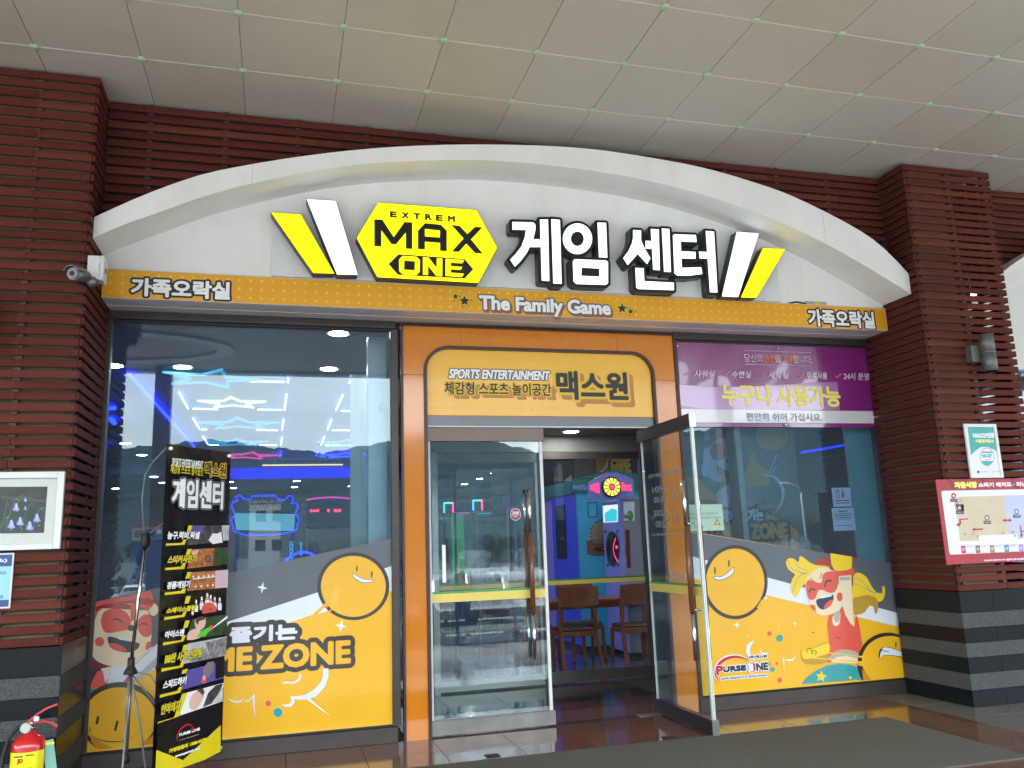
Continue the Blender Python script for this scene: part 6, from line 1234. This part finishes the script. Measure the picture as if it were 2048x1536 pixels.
A = Art(yplane(YL), off=.004, zoom=(1080, 850, 4.8)); A.poly([(798, 740), (905, 735), (910, 918), (805, 918)], emis('lit_prize_window', (.3, .32, .42), .12)); A.disc(865, 880, 32, 38, v_lime); A.disc(862, 850, 26, 28, v_lime); A.disc(855, 858, 13, 15, ph_s); A.disc(820, 880, 14, 24, m_tan); A.poly([(815, 1005), (858, 1005), (872, 1370), (835, 1375)], v_dr); A.poly([(822, 1150), (832, 1150), (828, 1250), (820, 1250)], m_chrome); A.build('side_print', lb)['kind'] = 'stuff'
sx, sz = Q(1223, 974, YL-.03); wh = lathe('wheel_sign', [(.001, -.012), (.15, -.012), (.15, .02), (.001, .02)], (sx, YL-.03, sz), m_ink, lb, 24, 'y'); wp = yplane(YL-.045)
A = Art(wp, off=.003)
for k in range(12): a_ = 2*math.pi*k/12; A.poly([(sx+.05*math.cos(a_-.17), sz+.05*math.sin(a_-.17)), (sx+.13*math.cos(a_-.2), sz+.13*math.sin(a_-.2)), (sx+.13*math.cos(a_+.2), sz+.13*math.sin(a_+.2)), (sx+.05*math.cos(a_+.17), sz+.05*math.sin(a_+.17))], emis('lit_wheel_segment', (1, .75, .12), .28), lay=0, uv=True)
A.star(0, 0, 0, m_ink) if 0 else None
A.disc(sx, sz, .035, .035, e_red, uv=True)
A.text('Lucky', (sx-.4, sz-.06), (sx-.16, sz+.05), e_red, .006, uv=True) if 0 else None
A.build('wheel_print', lb)['kind'] = 'stuff'
slab('sign_board', [[(sx-.33, sz-.17), (sx+.36, sz-.17), (sx+.36, sz+.12), (sx+.1, sz+.21), (sx-.05, sz+.21), (sx-.33, sz+.08)]], yplane(YL), 0, -.05, m_vio, lb); A = Art(yplane(YL), off=.004); A.text('Box', (sx+.17, sz-.05), (sx+.32, sz+.06), e_red, .006, uv=True); A.poly([(sx-.32, sz-.03), (sx-.18, sz-.09), (sx-.18, sz+.07), (sx-.32, sz+.02)], e_red, uv=True); A.build('sign_lettering', lb)['kind'] = 'stuff'
boxes('sign_leg', [((XL+.1, YL+.02, zt3), (XL+.13, YL+.05, sz-.17)), ((XL+.35, YL+.02, zt3), (XL+.38, YL+.05, sz-.17))], m_alu, lb)
# decorated partition far behind
gw = thing('decorated_partition', 'partition with orange GAME print behind the photo booth', 'partition', (5, 7.5, 0)); Yg = 7.5
a0, a1 = Q(1085, 905, Yg), Q(1300, 905, Yg); box('partition_board', (a0[0]-1, Yg, 0), (a1[0]+1.2, Yg+.1, 3.5), M('charcoal_board', (.05, .05, .05), .5), gw); A = Art(yplane(Yg), off=.004, zoom=(1080, 850, 4.8))
A.poly([(325, 250), (515, 250), (525, 700), (330, 700)], M('beige_pillar_board', (.28, .2, .14), .5)); A.poly([(530, 250), (860, 250), (860, 300), (815, 470), (815, 700), (540, 700)], v_or2); A.poly([(318, 250), (327, 250), (327, 700), (318, 700)], v_dr); A.poly([(515, 250), (530, 250), (540, 700), (528, 700)], v_dr)
A.poly([(655, 318), (640, 370), (600, 430), (565, 440), (575, 455), (610, 445), (650, 390), (662, 330)], m_wink); A.text('GAME', (685, 455), (860, 320), v_or, .02, [(.06, m_ink)]); A.poly([(165, 390), (185, 360), (205, 390), (222, 540), (175, 540)], v_ye2); A.poly([(220, 540), (305, 475), (305, 540)], m_wink); A.disc(150, 520, 20, 25, v_rd); A.poly([(370, 440), (470, 420), (470, 455), (370, 475)], m_tan); A.text('함께', (680, 330), (850, 290), m_wink, .01)
A.build('partition_print', gw)['kind'] = 'stuff'
# dim decorated screen behind the right window
dw = thing('decorated_screen', 'dim inner screen with GAME ZONE print behind the right window', 'partition', (4, .33, 0)); Yd = .3; dx_ = at(1602, 1000, y=.3).x
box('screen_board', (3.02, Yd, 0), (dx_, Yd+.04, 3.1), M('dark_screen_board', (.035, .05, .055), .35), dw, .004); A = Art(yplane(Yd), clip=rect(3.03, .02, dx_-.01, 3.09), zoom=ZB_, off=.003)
dk = lambda n_, r, g, b_: M('shade_dimmed_'+n_, srgb(r, g, b_), .5)  # print colours darkened to stand for the low light inside
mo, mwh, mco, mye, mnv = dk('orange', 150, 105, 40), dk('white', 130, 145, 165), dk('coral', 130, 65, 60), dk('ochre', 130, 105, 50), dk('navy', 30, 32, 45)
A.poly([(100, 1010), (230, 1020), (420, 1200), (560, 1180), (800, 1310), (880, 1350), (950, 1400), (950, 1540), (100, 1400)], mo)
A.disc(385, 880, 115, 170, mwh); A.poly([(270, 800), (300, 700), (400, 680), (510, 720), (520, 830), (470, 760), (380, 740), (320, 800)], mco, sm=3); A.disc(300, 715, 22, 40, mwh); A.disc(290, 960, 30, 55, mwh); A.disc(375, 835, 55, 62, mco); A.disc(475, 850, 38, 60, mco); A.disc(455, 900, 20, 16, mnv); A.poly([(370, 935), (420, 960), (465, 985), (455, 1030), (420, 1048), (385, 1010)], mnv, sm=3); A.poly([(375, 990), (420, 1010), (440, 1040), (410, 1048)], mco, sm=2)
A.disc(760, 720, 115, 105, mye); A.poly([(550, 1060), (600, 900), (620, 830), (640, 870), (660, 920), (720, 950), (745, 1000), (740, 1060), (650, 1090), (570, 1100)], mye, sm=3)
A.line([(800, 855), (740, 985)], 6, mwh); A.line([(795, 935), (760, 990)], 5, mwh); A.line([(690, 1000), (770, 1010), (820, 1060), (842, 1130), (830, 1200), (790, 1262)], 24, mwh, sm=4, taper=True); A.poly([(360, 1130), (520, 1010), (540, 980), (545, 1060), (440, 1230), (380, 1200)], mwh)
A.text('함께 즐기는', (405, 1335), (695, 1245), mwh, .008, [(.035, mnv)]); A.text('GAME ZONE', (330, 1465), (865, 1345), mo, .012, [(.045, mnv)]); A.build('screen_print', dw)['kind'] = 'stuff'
rb = thing('glass_screen', 'pale teal upright screen inside the right window edge', 'screen', (5.1, .16, 0)); xq = at(1698, 950, y=.16).x; box('screen_sheet', (xq, .15, .0), (WX3-.02, .165, 3.4), M('teal_screen_sheet', (.16, .34, .36), .3), rb); box('edge_trim', (xq-.012, .145, 0), (xq-.001, .17, 3.4), m_alu, rb)
e_dim = emis('dim_blue_tube', (.01, .03, 1), .35)
t = thing('neon_line', 'blue light beams behind the right window', 'neon light', (5, 3, 3)); tube('tube', [at(1577, 862, y=5), at(1588, 925, y=5)], .02, e_dim, t, 6); tube('tube', [at(1602, 905, y=5), at(1692, 890, y=5)], .02, e_dim, t, 6)
# ------------------------------------------------------------------ chairs and table
m_ch = M('reddish_brown_chair_wood', (.38, .095, .022), .35, noise=(8, .35), stretch=(8, 8, 1), coat=.2); m_cush = M('brown_seat_pad', (.1, .035, .02), .5); m_cushg = M('grey_seat_pad', (.2, .2, .18), .6)
def chair(x, y, lab, pad, face=1, grp='wooden chairs round the table'):
    """seat centre x, back rest plane at y; face=1 looks away from the camera"""
    t = thing('wooden_chair', lab, 'chair', (x, y, 0), grp); w2 = .25; f = face
    for s_ in (-1, 1):
        pts = [(x+s_*w2*1.05, y-.14*f, .005), (x+s_*w2, y-.06*f, .25), (x+s_*w2*.96, y, .47), (x+s_*w2*.98, y-.01*f, .75), (x+s_*w2*1.02, y-.06*f, .97)]
        bar('rear_leg', pts, .05, .04, m_ch, t); bar('front_leg', [(x+s_*w2*.92, y+.44*f, .005), (x+s_*w2*.88, y+.42*f, .45)], .042, .042, m_ch, t)
    vs, fs = [], []; n_ = 10
    for i in range(n_+1):
        u = -1+2*i/n_
        for zz, d_ in ((.80, -.02), (.80, .012), (1.03, -.02), (1.03, .012)): vs.append((x+u*w2*1.08, y+(-.055+d_+.05*(1-u*u))*f, zz-(.04*(1-abs(u)) if zz < .9 else -.004*(1-u*u))))
    for i in range(n_):
        a_ = i*4; b_ = a_+4; fs += [(a_, b_, b_+2, a_+2), (a_+1, a_+3, b_+3, b_+1), (a_+2, b_+2, b_+3, a_+3), (a_, a_+1, b_+1, b_)]
    fs += [(0, 2, 3, 1), (n_*4, n_*4+1, n_*4+3, n_*4+2)]; mesh('backrest', vs, fs, m_ch, t)
    box('seat_rail', (x-w2*.9, y+.0*f, .40), (x+w2*.9, y+.44*f, .465), m_ch, t, .006); box('seat_pad', (x-w2*.88, y+.02*f, .466), (x+w2*.88, y+.45*f, .505), pad, t, .015)
    box('maker_tag', (x-.015, y-.004*f, .42), (x+.015, y-.001*f, .45), m_tan, t)
    return t
chair(2.88, 3.05, 'brown wooden chair seen from behind, left of two nearest', m_cush); chair(3.74, 3.05, 'brown wooden chair seen from behind, beside the door jamb', m_cush)
chair(2.55, 4.25, 'wooden chair across the table, left, facing the entrance', m_cushg, -1); chair(3.3, 4.25, 'wooden chair with grey pad across the table, facing the entrance', m_cushg, -1)
tb = thing('dining_table', 'brown wooden table between the chairs', 'table', (3.1, 3.65, 0)); box('table_top', (2.3, 3.32, .80), (4.1, 3.98, .84), m_ch, tb, .006)
for x in (2.38, 3.96):
    for y in (3.38, 3.86): box('leg', (x, y, 0), (x+.06, y+.06, .799), m_ch, tb, .004)
box('apron', (2.45, 3.4, .72), (3.95, 3.43, .799), m_ch, tb)
# ------------------------------------------------------------------ next shop, past the right column
ns = thing('shop_window', 'next shop window with a blue sign at the far right', 'window', (8, 0, 0), 'tall shopfront windows beside the entrance')
box('head_rail', (CX2+.01, -.05, 3.2), (10, .05, 3.3), m_frame, ns); box('glass_pane', (CX2+.12, 0, .15), (10, .008, 3.2), m_glass, ns); box('sill_rail', (CX2+.01, -.05, 0), (10, .05, .15), m_frame, ns); box('jamb', (CX2+.01, -.04, .15), (CX2+.115, .05, 3.2), m_frame, ns); box('roller_blind', (CX2+.13, .03, .3), (9.9, .04, 3.15), M('white_blind', (.55, .58, .6), .6), ns)
nsg = thing('blue_shop_sign', 'blue sign strip with white lettering past the right column', 'sign', (8, -.01, 2.6)); q0, q1 = at(2040, 768, y=-.012), at(2048, 718, y=-.012)
box('sign_face', (6.9, -.012, q0.z), (9.6, -.002, q1.z), M('blue_sign_film', srgb(45, 115, 165), .35), nsg); A = Art(yplane(-.012), off=.001)
zt4, zb4 = q1.z-.03, q0.z+.03; A.text('편의점', (6.98, (zt4+zb4)/2-.01), (7.9, zt4), m_wink, .004, uv=True); A.text('C-MART', (6.95, zb4), (7.7, zb4+.1), m_wink, .003, uv=True); A.build('lettering', nsg)['kind'] = 'stuff'

for k, (cx, cy_) in enumerate(((897, 1015), (955, 1010), (1046, 1012))):
    q = at(cx, cy_, y=8.); t = thing('led_sign_frame', ['small square colour changing light frame, leftmost behind the closed door', 'small square light frame between the two yellow headers', 'small square light frame beside the door handles'][k], 'light frame', q, 'square light frames behind the closed door'); s_ = .1
    for m, a_, c_ in ((emis('led_magenta', (1, .05, .4), .35), (s_-.03, -s_), (s_, s_)), (emis('led_cyan', (.05, .5, 1), .35), (-s_, -s_), (-s_+.03, s_)), (emis('led_green', (.1, 1, .4), .3), (-s_+.031, s_-.03), (s_-.031, s_))): box('light_bar', (q.x+a_[0], 7.98, q.z+a_[1]), (q.x+c_[0], 8.0, q.z+c_[1]), m, t)
    box('stand_pole', (q.x-.01, 8.0, 0), (q.x+.01, 8.02, q.z-s_-.001), m_alu, t); box('back_plate', (q.x-s_-.01, 8.001, q.z-s_-.01), (q.x+s_+.01, 8.012, q.z+s_+.01), m_mach, t)
# ------------------------------------------------------------------ the car park side, behind the camera (seen mirrored in the glass)
m_pil = M('grey_steel_pillar', (.3, .31, .31), .5, noise=(3, .06)); GZ = -1.9
for x in (-15.5, -3.32, 9.2, 21.4):
    t = thing('canopy_pillar', 'slim grey pillar at the outer edge of the canopy', 'pillar', (x, -10.1, 0), 'pillars along the outer canopy edge'); box('shaft', (x, -10.25, gz(-10.3)), (x+.3, -9.95, H), m_pil, t, .01); box('base_plate', (x-.05, -10.3, gz(-10.3)-.01), (x+.35, -9.9, gz(-10)+.03), m_steel, t)
rid = [(-900, 870), (-300, 885), (150, 890), (240, 897), (330, 888), (430, 880), (540, 894), (650, 906), (770, 884), (830, 868), (900, 862), (1000, 885), (1076, 905), (1110, 893), (1250, 870), (1400, 862), (1484, 842), (1535, 834), (1600, 846), (1700, 838), (1900, 830), (2600, 820)]
pts = []
for (xa, ya), (xb, yb_) in zip(rid, rid[1:]):
    n_ = max(2, int((xb-xa)/5))
    for k in range(n_): f_ = k/n_; q = at(xa+(xb-xa)*f_, ya+(yb_-ya)*f_+random.uniform(-1.6, 1.6)+1.5*math.sin((xa+(xb-xa)*f_)*.13), y=300.); pts.append(q)
vs, fs = [], []; R_ = 5
for i, p in enumerate(pts):
    for k in range(R_+1):
        f_ = k/R_; vs.append((p.x*(1-.15*f_), -300+190*f_, GZ+(p.z-GZ)*(1-f_)**1.3))
for i in range(len(pts)-1):
    for k in range(R_): a_ = i*(R_+1)+k; fs.append((a_, a_+1, a_+R_+2, a_+R_+1))
h_ = mesh('hills', vs, fs, M('hazed_wooded_hill', (.05, .075, .085), 1, noise=(.25, .45), spec=0), smooth=True); props(h_, kind='structure')  # hill colour lightened and blued to paint in distance haze
# cars
def car_proto(col, lab, kind, x, y, rot):
    t = thing('parked_car', lab, 'car', (0, 0, 0), 'cars parked facing the building'); L, W, Hh = (4.5, 1.8, 1.48) if kind == 'sedan' else (4.7, 1.85, 1.95)
    pr_ = [(-.5, .32), (-.5, .62), (-.47, .78), (-.25, .92), (-.08, 1.36), (.02, 1.47), (.26, 1.45), (.42, 1.02), (.49, .98), (.5, .6), (.5, .3)] if kind == 'sedan' else [(-.5, .34), (-.5, .75), (-.44, 1.0), (-.3, 1.15), (-.18, 1.82), (-.1, 1.93), (.45, 1.93), (.49, 1.7), (.5, .6), (.5, .3)]
    n_ = len(pr_); vs = []; body_w = lambda z: W/2*(1 if z < 1.02 else 1-.22*(z-1.0)/.5)
    for s_, ins in ((-1, .0), (-1, -.05), (1, -.05), (1, 0)):
        for u, z in pr_: 
            e = .04 if ins == 0 else 0; vs.append((s_*(body_w(z)-(0 if ins == 0 else .05)), u*(L-e*2), z+(0 if ins == 0 else .02)))
    fs = [tuple(range(n_))]+[tuple(3*n_+k for k in range(n_))[::-1]]
    for a_ in range(3):
        for k in range(n_): k2 = (k+1) % n_; fs.append((a_*n_+k, (a_+1)*n_+k, (a_+1)*n_+k2, a_*n_+k2))
    bm_o = mesh('body', vs, fs, col, t)
    gl = M('car_glass', (.012, .015, .018), .06, spec=.8)
    ws = [pr_[3], pr_[4]] if kind == 'sedan' else [pr_[3], pr_[4]]
    (ua, za), (ub, zb_) = ws; wv = [(s_*(body_w(z)-.14), u*L-.03+.02, z+.03) for u, z in ((ua+.01, za+.03), (ub, zb_-.02)) for s_ in (-1, 1)]
    mesh('windscreen', [wv[0], wv[1], wv[3], wv[2]]+[(v[0], v[1]+.02, v[2]-.02) for v in (wv[0], wv[1], wv[3], wv[2])], [(0, 1, 2, 3), (7, 6, 5, 4), (0, 4, 5, 1), (1, 5, 6, 2), (2, 6, 7, 3), (3, 7, 4, 0)], gl, t)
    for s_ in (-1, 1):
        zz0, zz1 = (.98, 1.36) if kind == 'sedan' else (1.1, 1.75); y0_, y1_ = (-.17*L, .36*L) if kind == 'sedan' else (-.22*L, .44*L)
        box('side_window', (s_*(body_w(1.2)-.03), y0_+.35, zz0), (s_*(body_w(1.2)+.006), y1_-.3, zz1), gl, t)
        box('headlight', (s_*W*.47, -L/2-.012, .62), (s_*W*.3, -L/2+.05, .78), M('headlight_lens', (.6, .62, .65), .1), t, .02); box('mirror', (s_*(W/2), -.2*L, .98), (s_*(W/2+.16), -.2*L+.1, 1.1), col, t, .03)
    box('grille', (-W*.24, -L/2-.014, .58), (W*.24, -L/2+.02, .74), M('car_grille', (.02, .02, .02), .3), t, .01); box('bumper_intake', (-W*.38, -L/2-.012, .36), (W*.38, -L/2+.02, .46), M('car_grille', (.02, .02, .02), .3), t); box('number_plate', (-.17, -L/2-.02, .47), (.17, -L/2-.0125, .56), m_wink, t)
    for s_ in (-1, 1):
        for yy in (-.31*L, .31*L):
            wv = lathe('wheel', [(.18, -.1), (.3, -.11), (.325, -.07), (.325, .07), (.3, .11), (.18, .1)], (s_*(W/2-.08), yy, .325), M('car_tyre', (.02, .02, .02), .8), t, 18, 'x'); r2 = lathe('rim', [(.01, -.12), (.19, -.115), (.19, .115), (.01, .12)], (s_*(W/2-.08), yy, .325), m_steel, wv, 14, 'x'); r2.location = (0, 0, 0)
    t.location = (x, y, GZ); t.rotation_euler = (0, 0, rot); return t
def copy_tree(o, par=None):
    c_ = o.copy(); COL.objects.link(c_); c_.parent = par
    for ch in list(o.children): copy_tree(ch, c_)
    return c_
cw, cg, cs, cb = M('white_car_paint', (.6, .6, .6), .25, coat=.6), M('grey_car_paint', (.07, .075, .08), .2, coat=.6, metal=.3), M('silver_car_paint', (.35, .36, .37), .25, coat=.6, metal=.5), M('navy_car_paint', (.02, .03, .06), .2, coat=.6)
PI = math.pi; cars = [car_proto(cg, 'grey saloon car mirrored in the closed glass door', 'sedan', at(970, 1250, y=10).x, -12.3, PI), car_proto(cw, 'white saloon car parked among the front row', 'sedan', at(1115, 1250, y=10).x+.1, -12.4, PI), car_proto(cs, 'silver van parked at the left of the car park', 'van', at(262, 1160, y=45).x, -47, PI), car_proto(cb, 'navy saloon car parked in the front row', 'sedan', at(800, 1250, y=10).x-.4, -12.2, PI)]
for c_ in (cars[0], cars[1], cars[3]): c_.location.z = gz(-12.3)+.01
k = 0
for row_y, xs in ((-30, (-9.5, -6.8, -4.1, -1.4, 7.6, 10.4, 13.1)), (-47, (-13.5, -10.6, -4.3, -1.6, 1.2, 4.0, 6.9, 9.7, 12.5, 15.4, 18.3))):
    for x in xs:
        src = cars[(1, 0, 2, 1, 3, 1, 0)[k % 7]]; c_ = copy_tree(src); c_.location = (x, row_y+random.uniform(-.3, .3), GZ); c_['label'] = '%s in the %s car park row, %s counted along it' % ({'grey': 'grey saloon', 'whit': 'white saloon', 'silv': 'silver van', 'navy': 'navy saloon'}[src['label'][:4]], 'near' if row_y > -31 else 'far', ORD[xs.index(x)]); k += 1
# white roadside building and barrier
bd = thing('white_building', 'small white two storey building beyond the car park', 'building', (0, -75, GZ)); a_, b_ = at(498, 1060, y=75), at(562, 1006, y=75)
box('wall', (a_.x, -82, GZ), (b_.x, -75, b_.z), M('white_building_wall', (.6, .6, .58), .7, noise=(1, .08)), bd); box('flat_roof', (a_.x-.2, -82.2, b_.z), (b_.x+.2, -74.8, b_.z+.25), m_pil, bd)
for i in range(2):
    for z in (b_.z-1.7, b_.z-4.4): f_ = box('window', (a_.x+.6+i*1.5, -74.99, z), (a_.x+1.5+i*1.5, -74.9, z+1.0), M('car_glass', (.012, .015, .018), .06), bd)
br = thing('roadside_barrier', 'long pale noise barrier along the road beyond the car park', 'barrier', (0, -90, GZ)); 
for i in range(24): box('barrier_panel', (-60+6*i, -90.2, GZ), (-54.05+6*i, -90, GZ+3.0), M('pale_barrier', (.35, .38, .38), .6), br)
lm = thing('street_lamp', 'grey street lamp with one arm beyond the car park', 'street lamp', (0, -45, GZ)); p0, p1 = at(1602, 985, y=45), at(1572, 966, y=45)
mir = lambda v: Vector((v.x, -v.y, v.z)); tube('pole', [(p0.x, -45, GZ), mir(p0)], .09, m_steel, lm, 10, .06); tube('arm', [mir(p0), mir(at(1596, 974, y=45)), mir(at(1583, 968, y=45)), mir(p1)], .045, m_steel, lm, 8); box('lamp_head', (p1.x-.5, -45.12, p1.z-.06), (p1.x+.15, -44.88, p1.z+.06), m_whitep, lm, .03)
# trees
m_leaf = M('dark_green_leaf', (.035, .06, .025), .7, noise=(3, .5)); m_leaf2 = M('olive_leaf', (.07, .085, .035), .7, noise=(3, .4)); m_bark = M('tree_bark', (.06, .045, .035), .9, noise=(12, .4))
def tree_mesh(h, r, n, seed):
    rn = random.Random(seed); cl = [(Vector((rn.gauss(0, r*.42), rn.gauss(0, r*.42), h*.55+rn.uniform(-.28, .42)*h*.8)), rn.uniform(.3, .6)*r) for _ in range(14)]; vs, fs = [], []
    for _ in range(n):
        c_, rr = rn.choice(cl); d = Vector((rn.gauss(0, 1), rn.gauss(0, 1), rn.gauss(0, 1))).normalized()*rr*rn.uniform(.6, 1); p = c_+d; s_ = rn.uniform(.1, .22)
        a_ = Vector((rn.gauss(0, 1), rn.gauss(0, 1), rn.gauss(0, .6))).normalized(); b_ = a_.orthogonal().normalized(); i = len(vs); vs += [p+a_*s_, p+b_*s_*.6, p-a_*s_, p-b_*s_*.6]; fs.append((i, i+1, i+2, i+3))
    return vs, fs
protos = []
for sd_, (h, r, m) in enumerate(((7.5, 2.6, m_leaf), (6.2, 2.8, m_leaf2), (9, 2.4, m_leaf))):
    t = thing('leafy_tree', 'tree', 'tree', (0, 0, 0), 'trees beyond the car park'); v_, f_ = tree_mesh(h, r, 2600, sd_); o = mesh('crown', v_, f_, m, t); props(o, kind='stuff'); tube('trunk', [(0, 0, 0), (.05, .05, h*.3), (-.05, 0, h*.6)], .16, m_bark, t, 8, .06); tube('branch', [(0, 0, h*.3), (.5, .2, h*.5), (.9, .3, h*.65)], .07, m_bark, t, 6, .02); tube('branch', [(0, 0, h*.35), (-.5, -.3, h*.55), (-.8, -.4, h*.7)], .06, m_bark, t, 6, .02); protos.append(t)
labs = ['dark leafy tree beyond the car park', 'olive leafy tree beyond the car park', 'tall dark leafy tree beyond the car park']
spots = [(a_, 60+random.uniform(-4, 6)) for a_ in (10, 120, 215, 330, 430, 610, 700, 800, 900, 1000, 1100, 1200, 1270, 1330, 1400, 1460, 1520, 1580, 1650, 1730)]
for k, (pxx, dy) in enumerate(spots):
    o = protos[k] if k < 3 else copy_tree(protos[k % 3]); o['label'] = labs[k % 3]+', '+ORD[k]+' counted from the left'; q = at(pxx, 1100, y=dy); s_ = random.uniform(.75, 1.2)*(.8 if pxx > 1230 else .65); o.location = (q.x, -dy, GZ); o.scale = (s_, s_, s_); o.rotation_euler = (0, 0, random.uniform(0, 6))
# people: the photographer and a passer-by in a pale jacket
def person(lab, loc, rot, joints, mats, waist, hair_m):
    t = thing('person', lab, 'person', loc); t.rotation_euler = (0, 0, rot)
    names = list(joints); idx = {n_: i for i, n_ in enumerate(names)}
    ed = [('pelvis', 'belly'), ('belly', 'chest'), ('chest', 'neck'), ('neck', 'head'), ('head', 'crown')]
    for s_ in 'lr': ed += [('chest', 'sh'+s_), ('sh'+s_, 'el'+s_), ('el'+s_, 'wr'+s_), ('wr'+s_, 'hd'+s_), ('pelvis', 'hip'+s_), ('hip'+s_, 'kn'+s_), ('kn'+s_, 'an'+s_), ('an'+s_, 'toe'+s_)]
    me = bpy.data.meshes.new('body'); me.from_pydata([joints[n_][0] for n_ in names], [(idx[a_], idx[b_]) for a_, b_ in ed], []); o = bpy.data.objects.new('body', me); COL.objects.link(o)
    sk = o.modifiers.new('skin', 'SKIN'); sk.use_smooth_shade = True
    for i, n_ in enumerate(names): r_ = joints[n_][1]; me.skin_vertices[0].data[i].radius = (r_, r_*.8 if n_ in ('chest', 'belly', 'pelvis') else r_)
    me.skin_vertices[0].data[idx['pelvis']].use_root = True; sb_ = o.modifiers.new('sub', 'SUBSURF'); sb_.levels = 2; sb_.render_levels = 2
    m2 = bpy.data.meshes.new_from_object(o.evaluated_get(bpy.context.evaluated_depsgraph_get())); bpy.data.objects.remove(o)
    for m in mats: m2.materials.append(m)
    for p in m2.polygons:
        z = p.center.z; p.use_smooth = True; hand = any((p.center-Vector(joints[k_][0])).length < .075 for k_ in ('hdl', 'hdr'))
        p.material_index = 2 if hand or z > joints['neck'][0][2]+.0 else 0 if z > waist else 3 if z < .09 else 1
    link('body', m2, t, (0, 0, 0)); hd_ = Vector(joints['head'][0]); vs, fs = [], []
    for i in range(9):
        for j in range(14):
            a_, b_ = math.pi*.62*i/8, 2*math.pi*j/14; vs.append(hd_+Vector((.092*math.sin(a_)*math.cos(b_), .1*math.sin(a_)*math.sin(b_)-.018, .03+.118*math.cos(a_))))
    for i in range(8):
        for j in range(14): fs.append((i*14+j, i*14+(j+1) % 14, (i+1)*14+(j+1) % 14, (i+1)*14+j))
    me3 = bpy.data.meshes.new('hair'); me3.from_pydata(vs, [], fs); me3.materials.append(hair_m); link('hair', me3, t, (0, 0, 0)); return t
def J(raised):
    j = {'pelvis': ((0, 0, .93), .14), 'belly': ((0, 0, 1.1), .13), 'chest': ((0, 0, 1.32), .15), 'neck': ((0, .01, 1.47), .055), 'head': ((0, .03, 1.6), .088), 'crown': ((0, .02, 1.68), .07)}
    for s_, n_ in ((-1, 'l'), (1, 'r')):
        j['sh'+n_] = ((s_*.18, 0, 1.4), .062)
        if raised: j['el'+n_] = ((s_*.24, .1, 1.16), .045); j['wr'+n_] = ((s_*.1, .33, 1.34), .032); j['hd'+n_] = ((s_*.06, .38, 1.4), .035)
        else: j['el'+n_] = ((s_*.25, -.02, 1.14), .045); j['wr'+n_] = ((s_*.22, .12, .93), .032); j['hd'+n_] = ((s_*.21, .16, .86), .036)
        j['hip'+n_] = ((s_*.1, 0, .86), .1); j['kn'+n_] = ((s_*.11, .02+(.06 if s_ > 0 and not raised else 0), .48), .062); j['an'+n_] = ((s_*.11, -.02, .08), .04); j['toe'+n_] = ((s_*.12, .14, .035), .032)
    return j
m_skin = M('person_skin', (.45, .27, .2), .5); m_hair = M('black_hair', (.012, .01, .01), .6); m_shoe = M('dark_shoe', (.02, .02, .02), .5)
person('person in dark clothes holding up a phone behind the camera spot', (-.86, -8.05, gz(-8.05)+.0), 0, J(True), [M('dark_violet_jacket', (.03, .025, .05), .7), M('dark_trousers', (.02, .022, .03), .7), m_skin, m_shoe], .95, m_hair)
px_ = at(930, 1250, y=9.6); person('person in a pale beige jacket walking before the grey car', (px_.x, -9.7, gz(-9.7)), 2.6, J(False), [M('pale_beige_jacket', (.5, .45, .38), .8), M('dark_trousers', (.02, .022, .03), .7), m_skin, m_shoe], .93, m_hair)
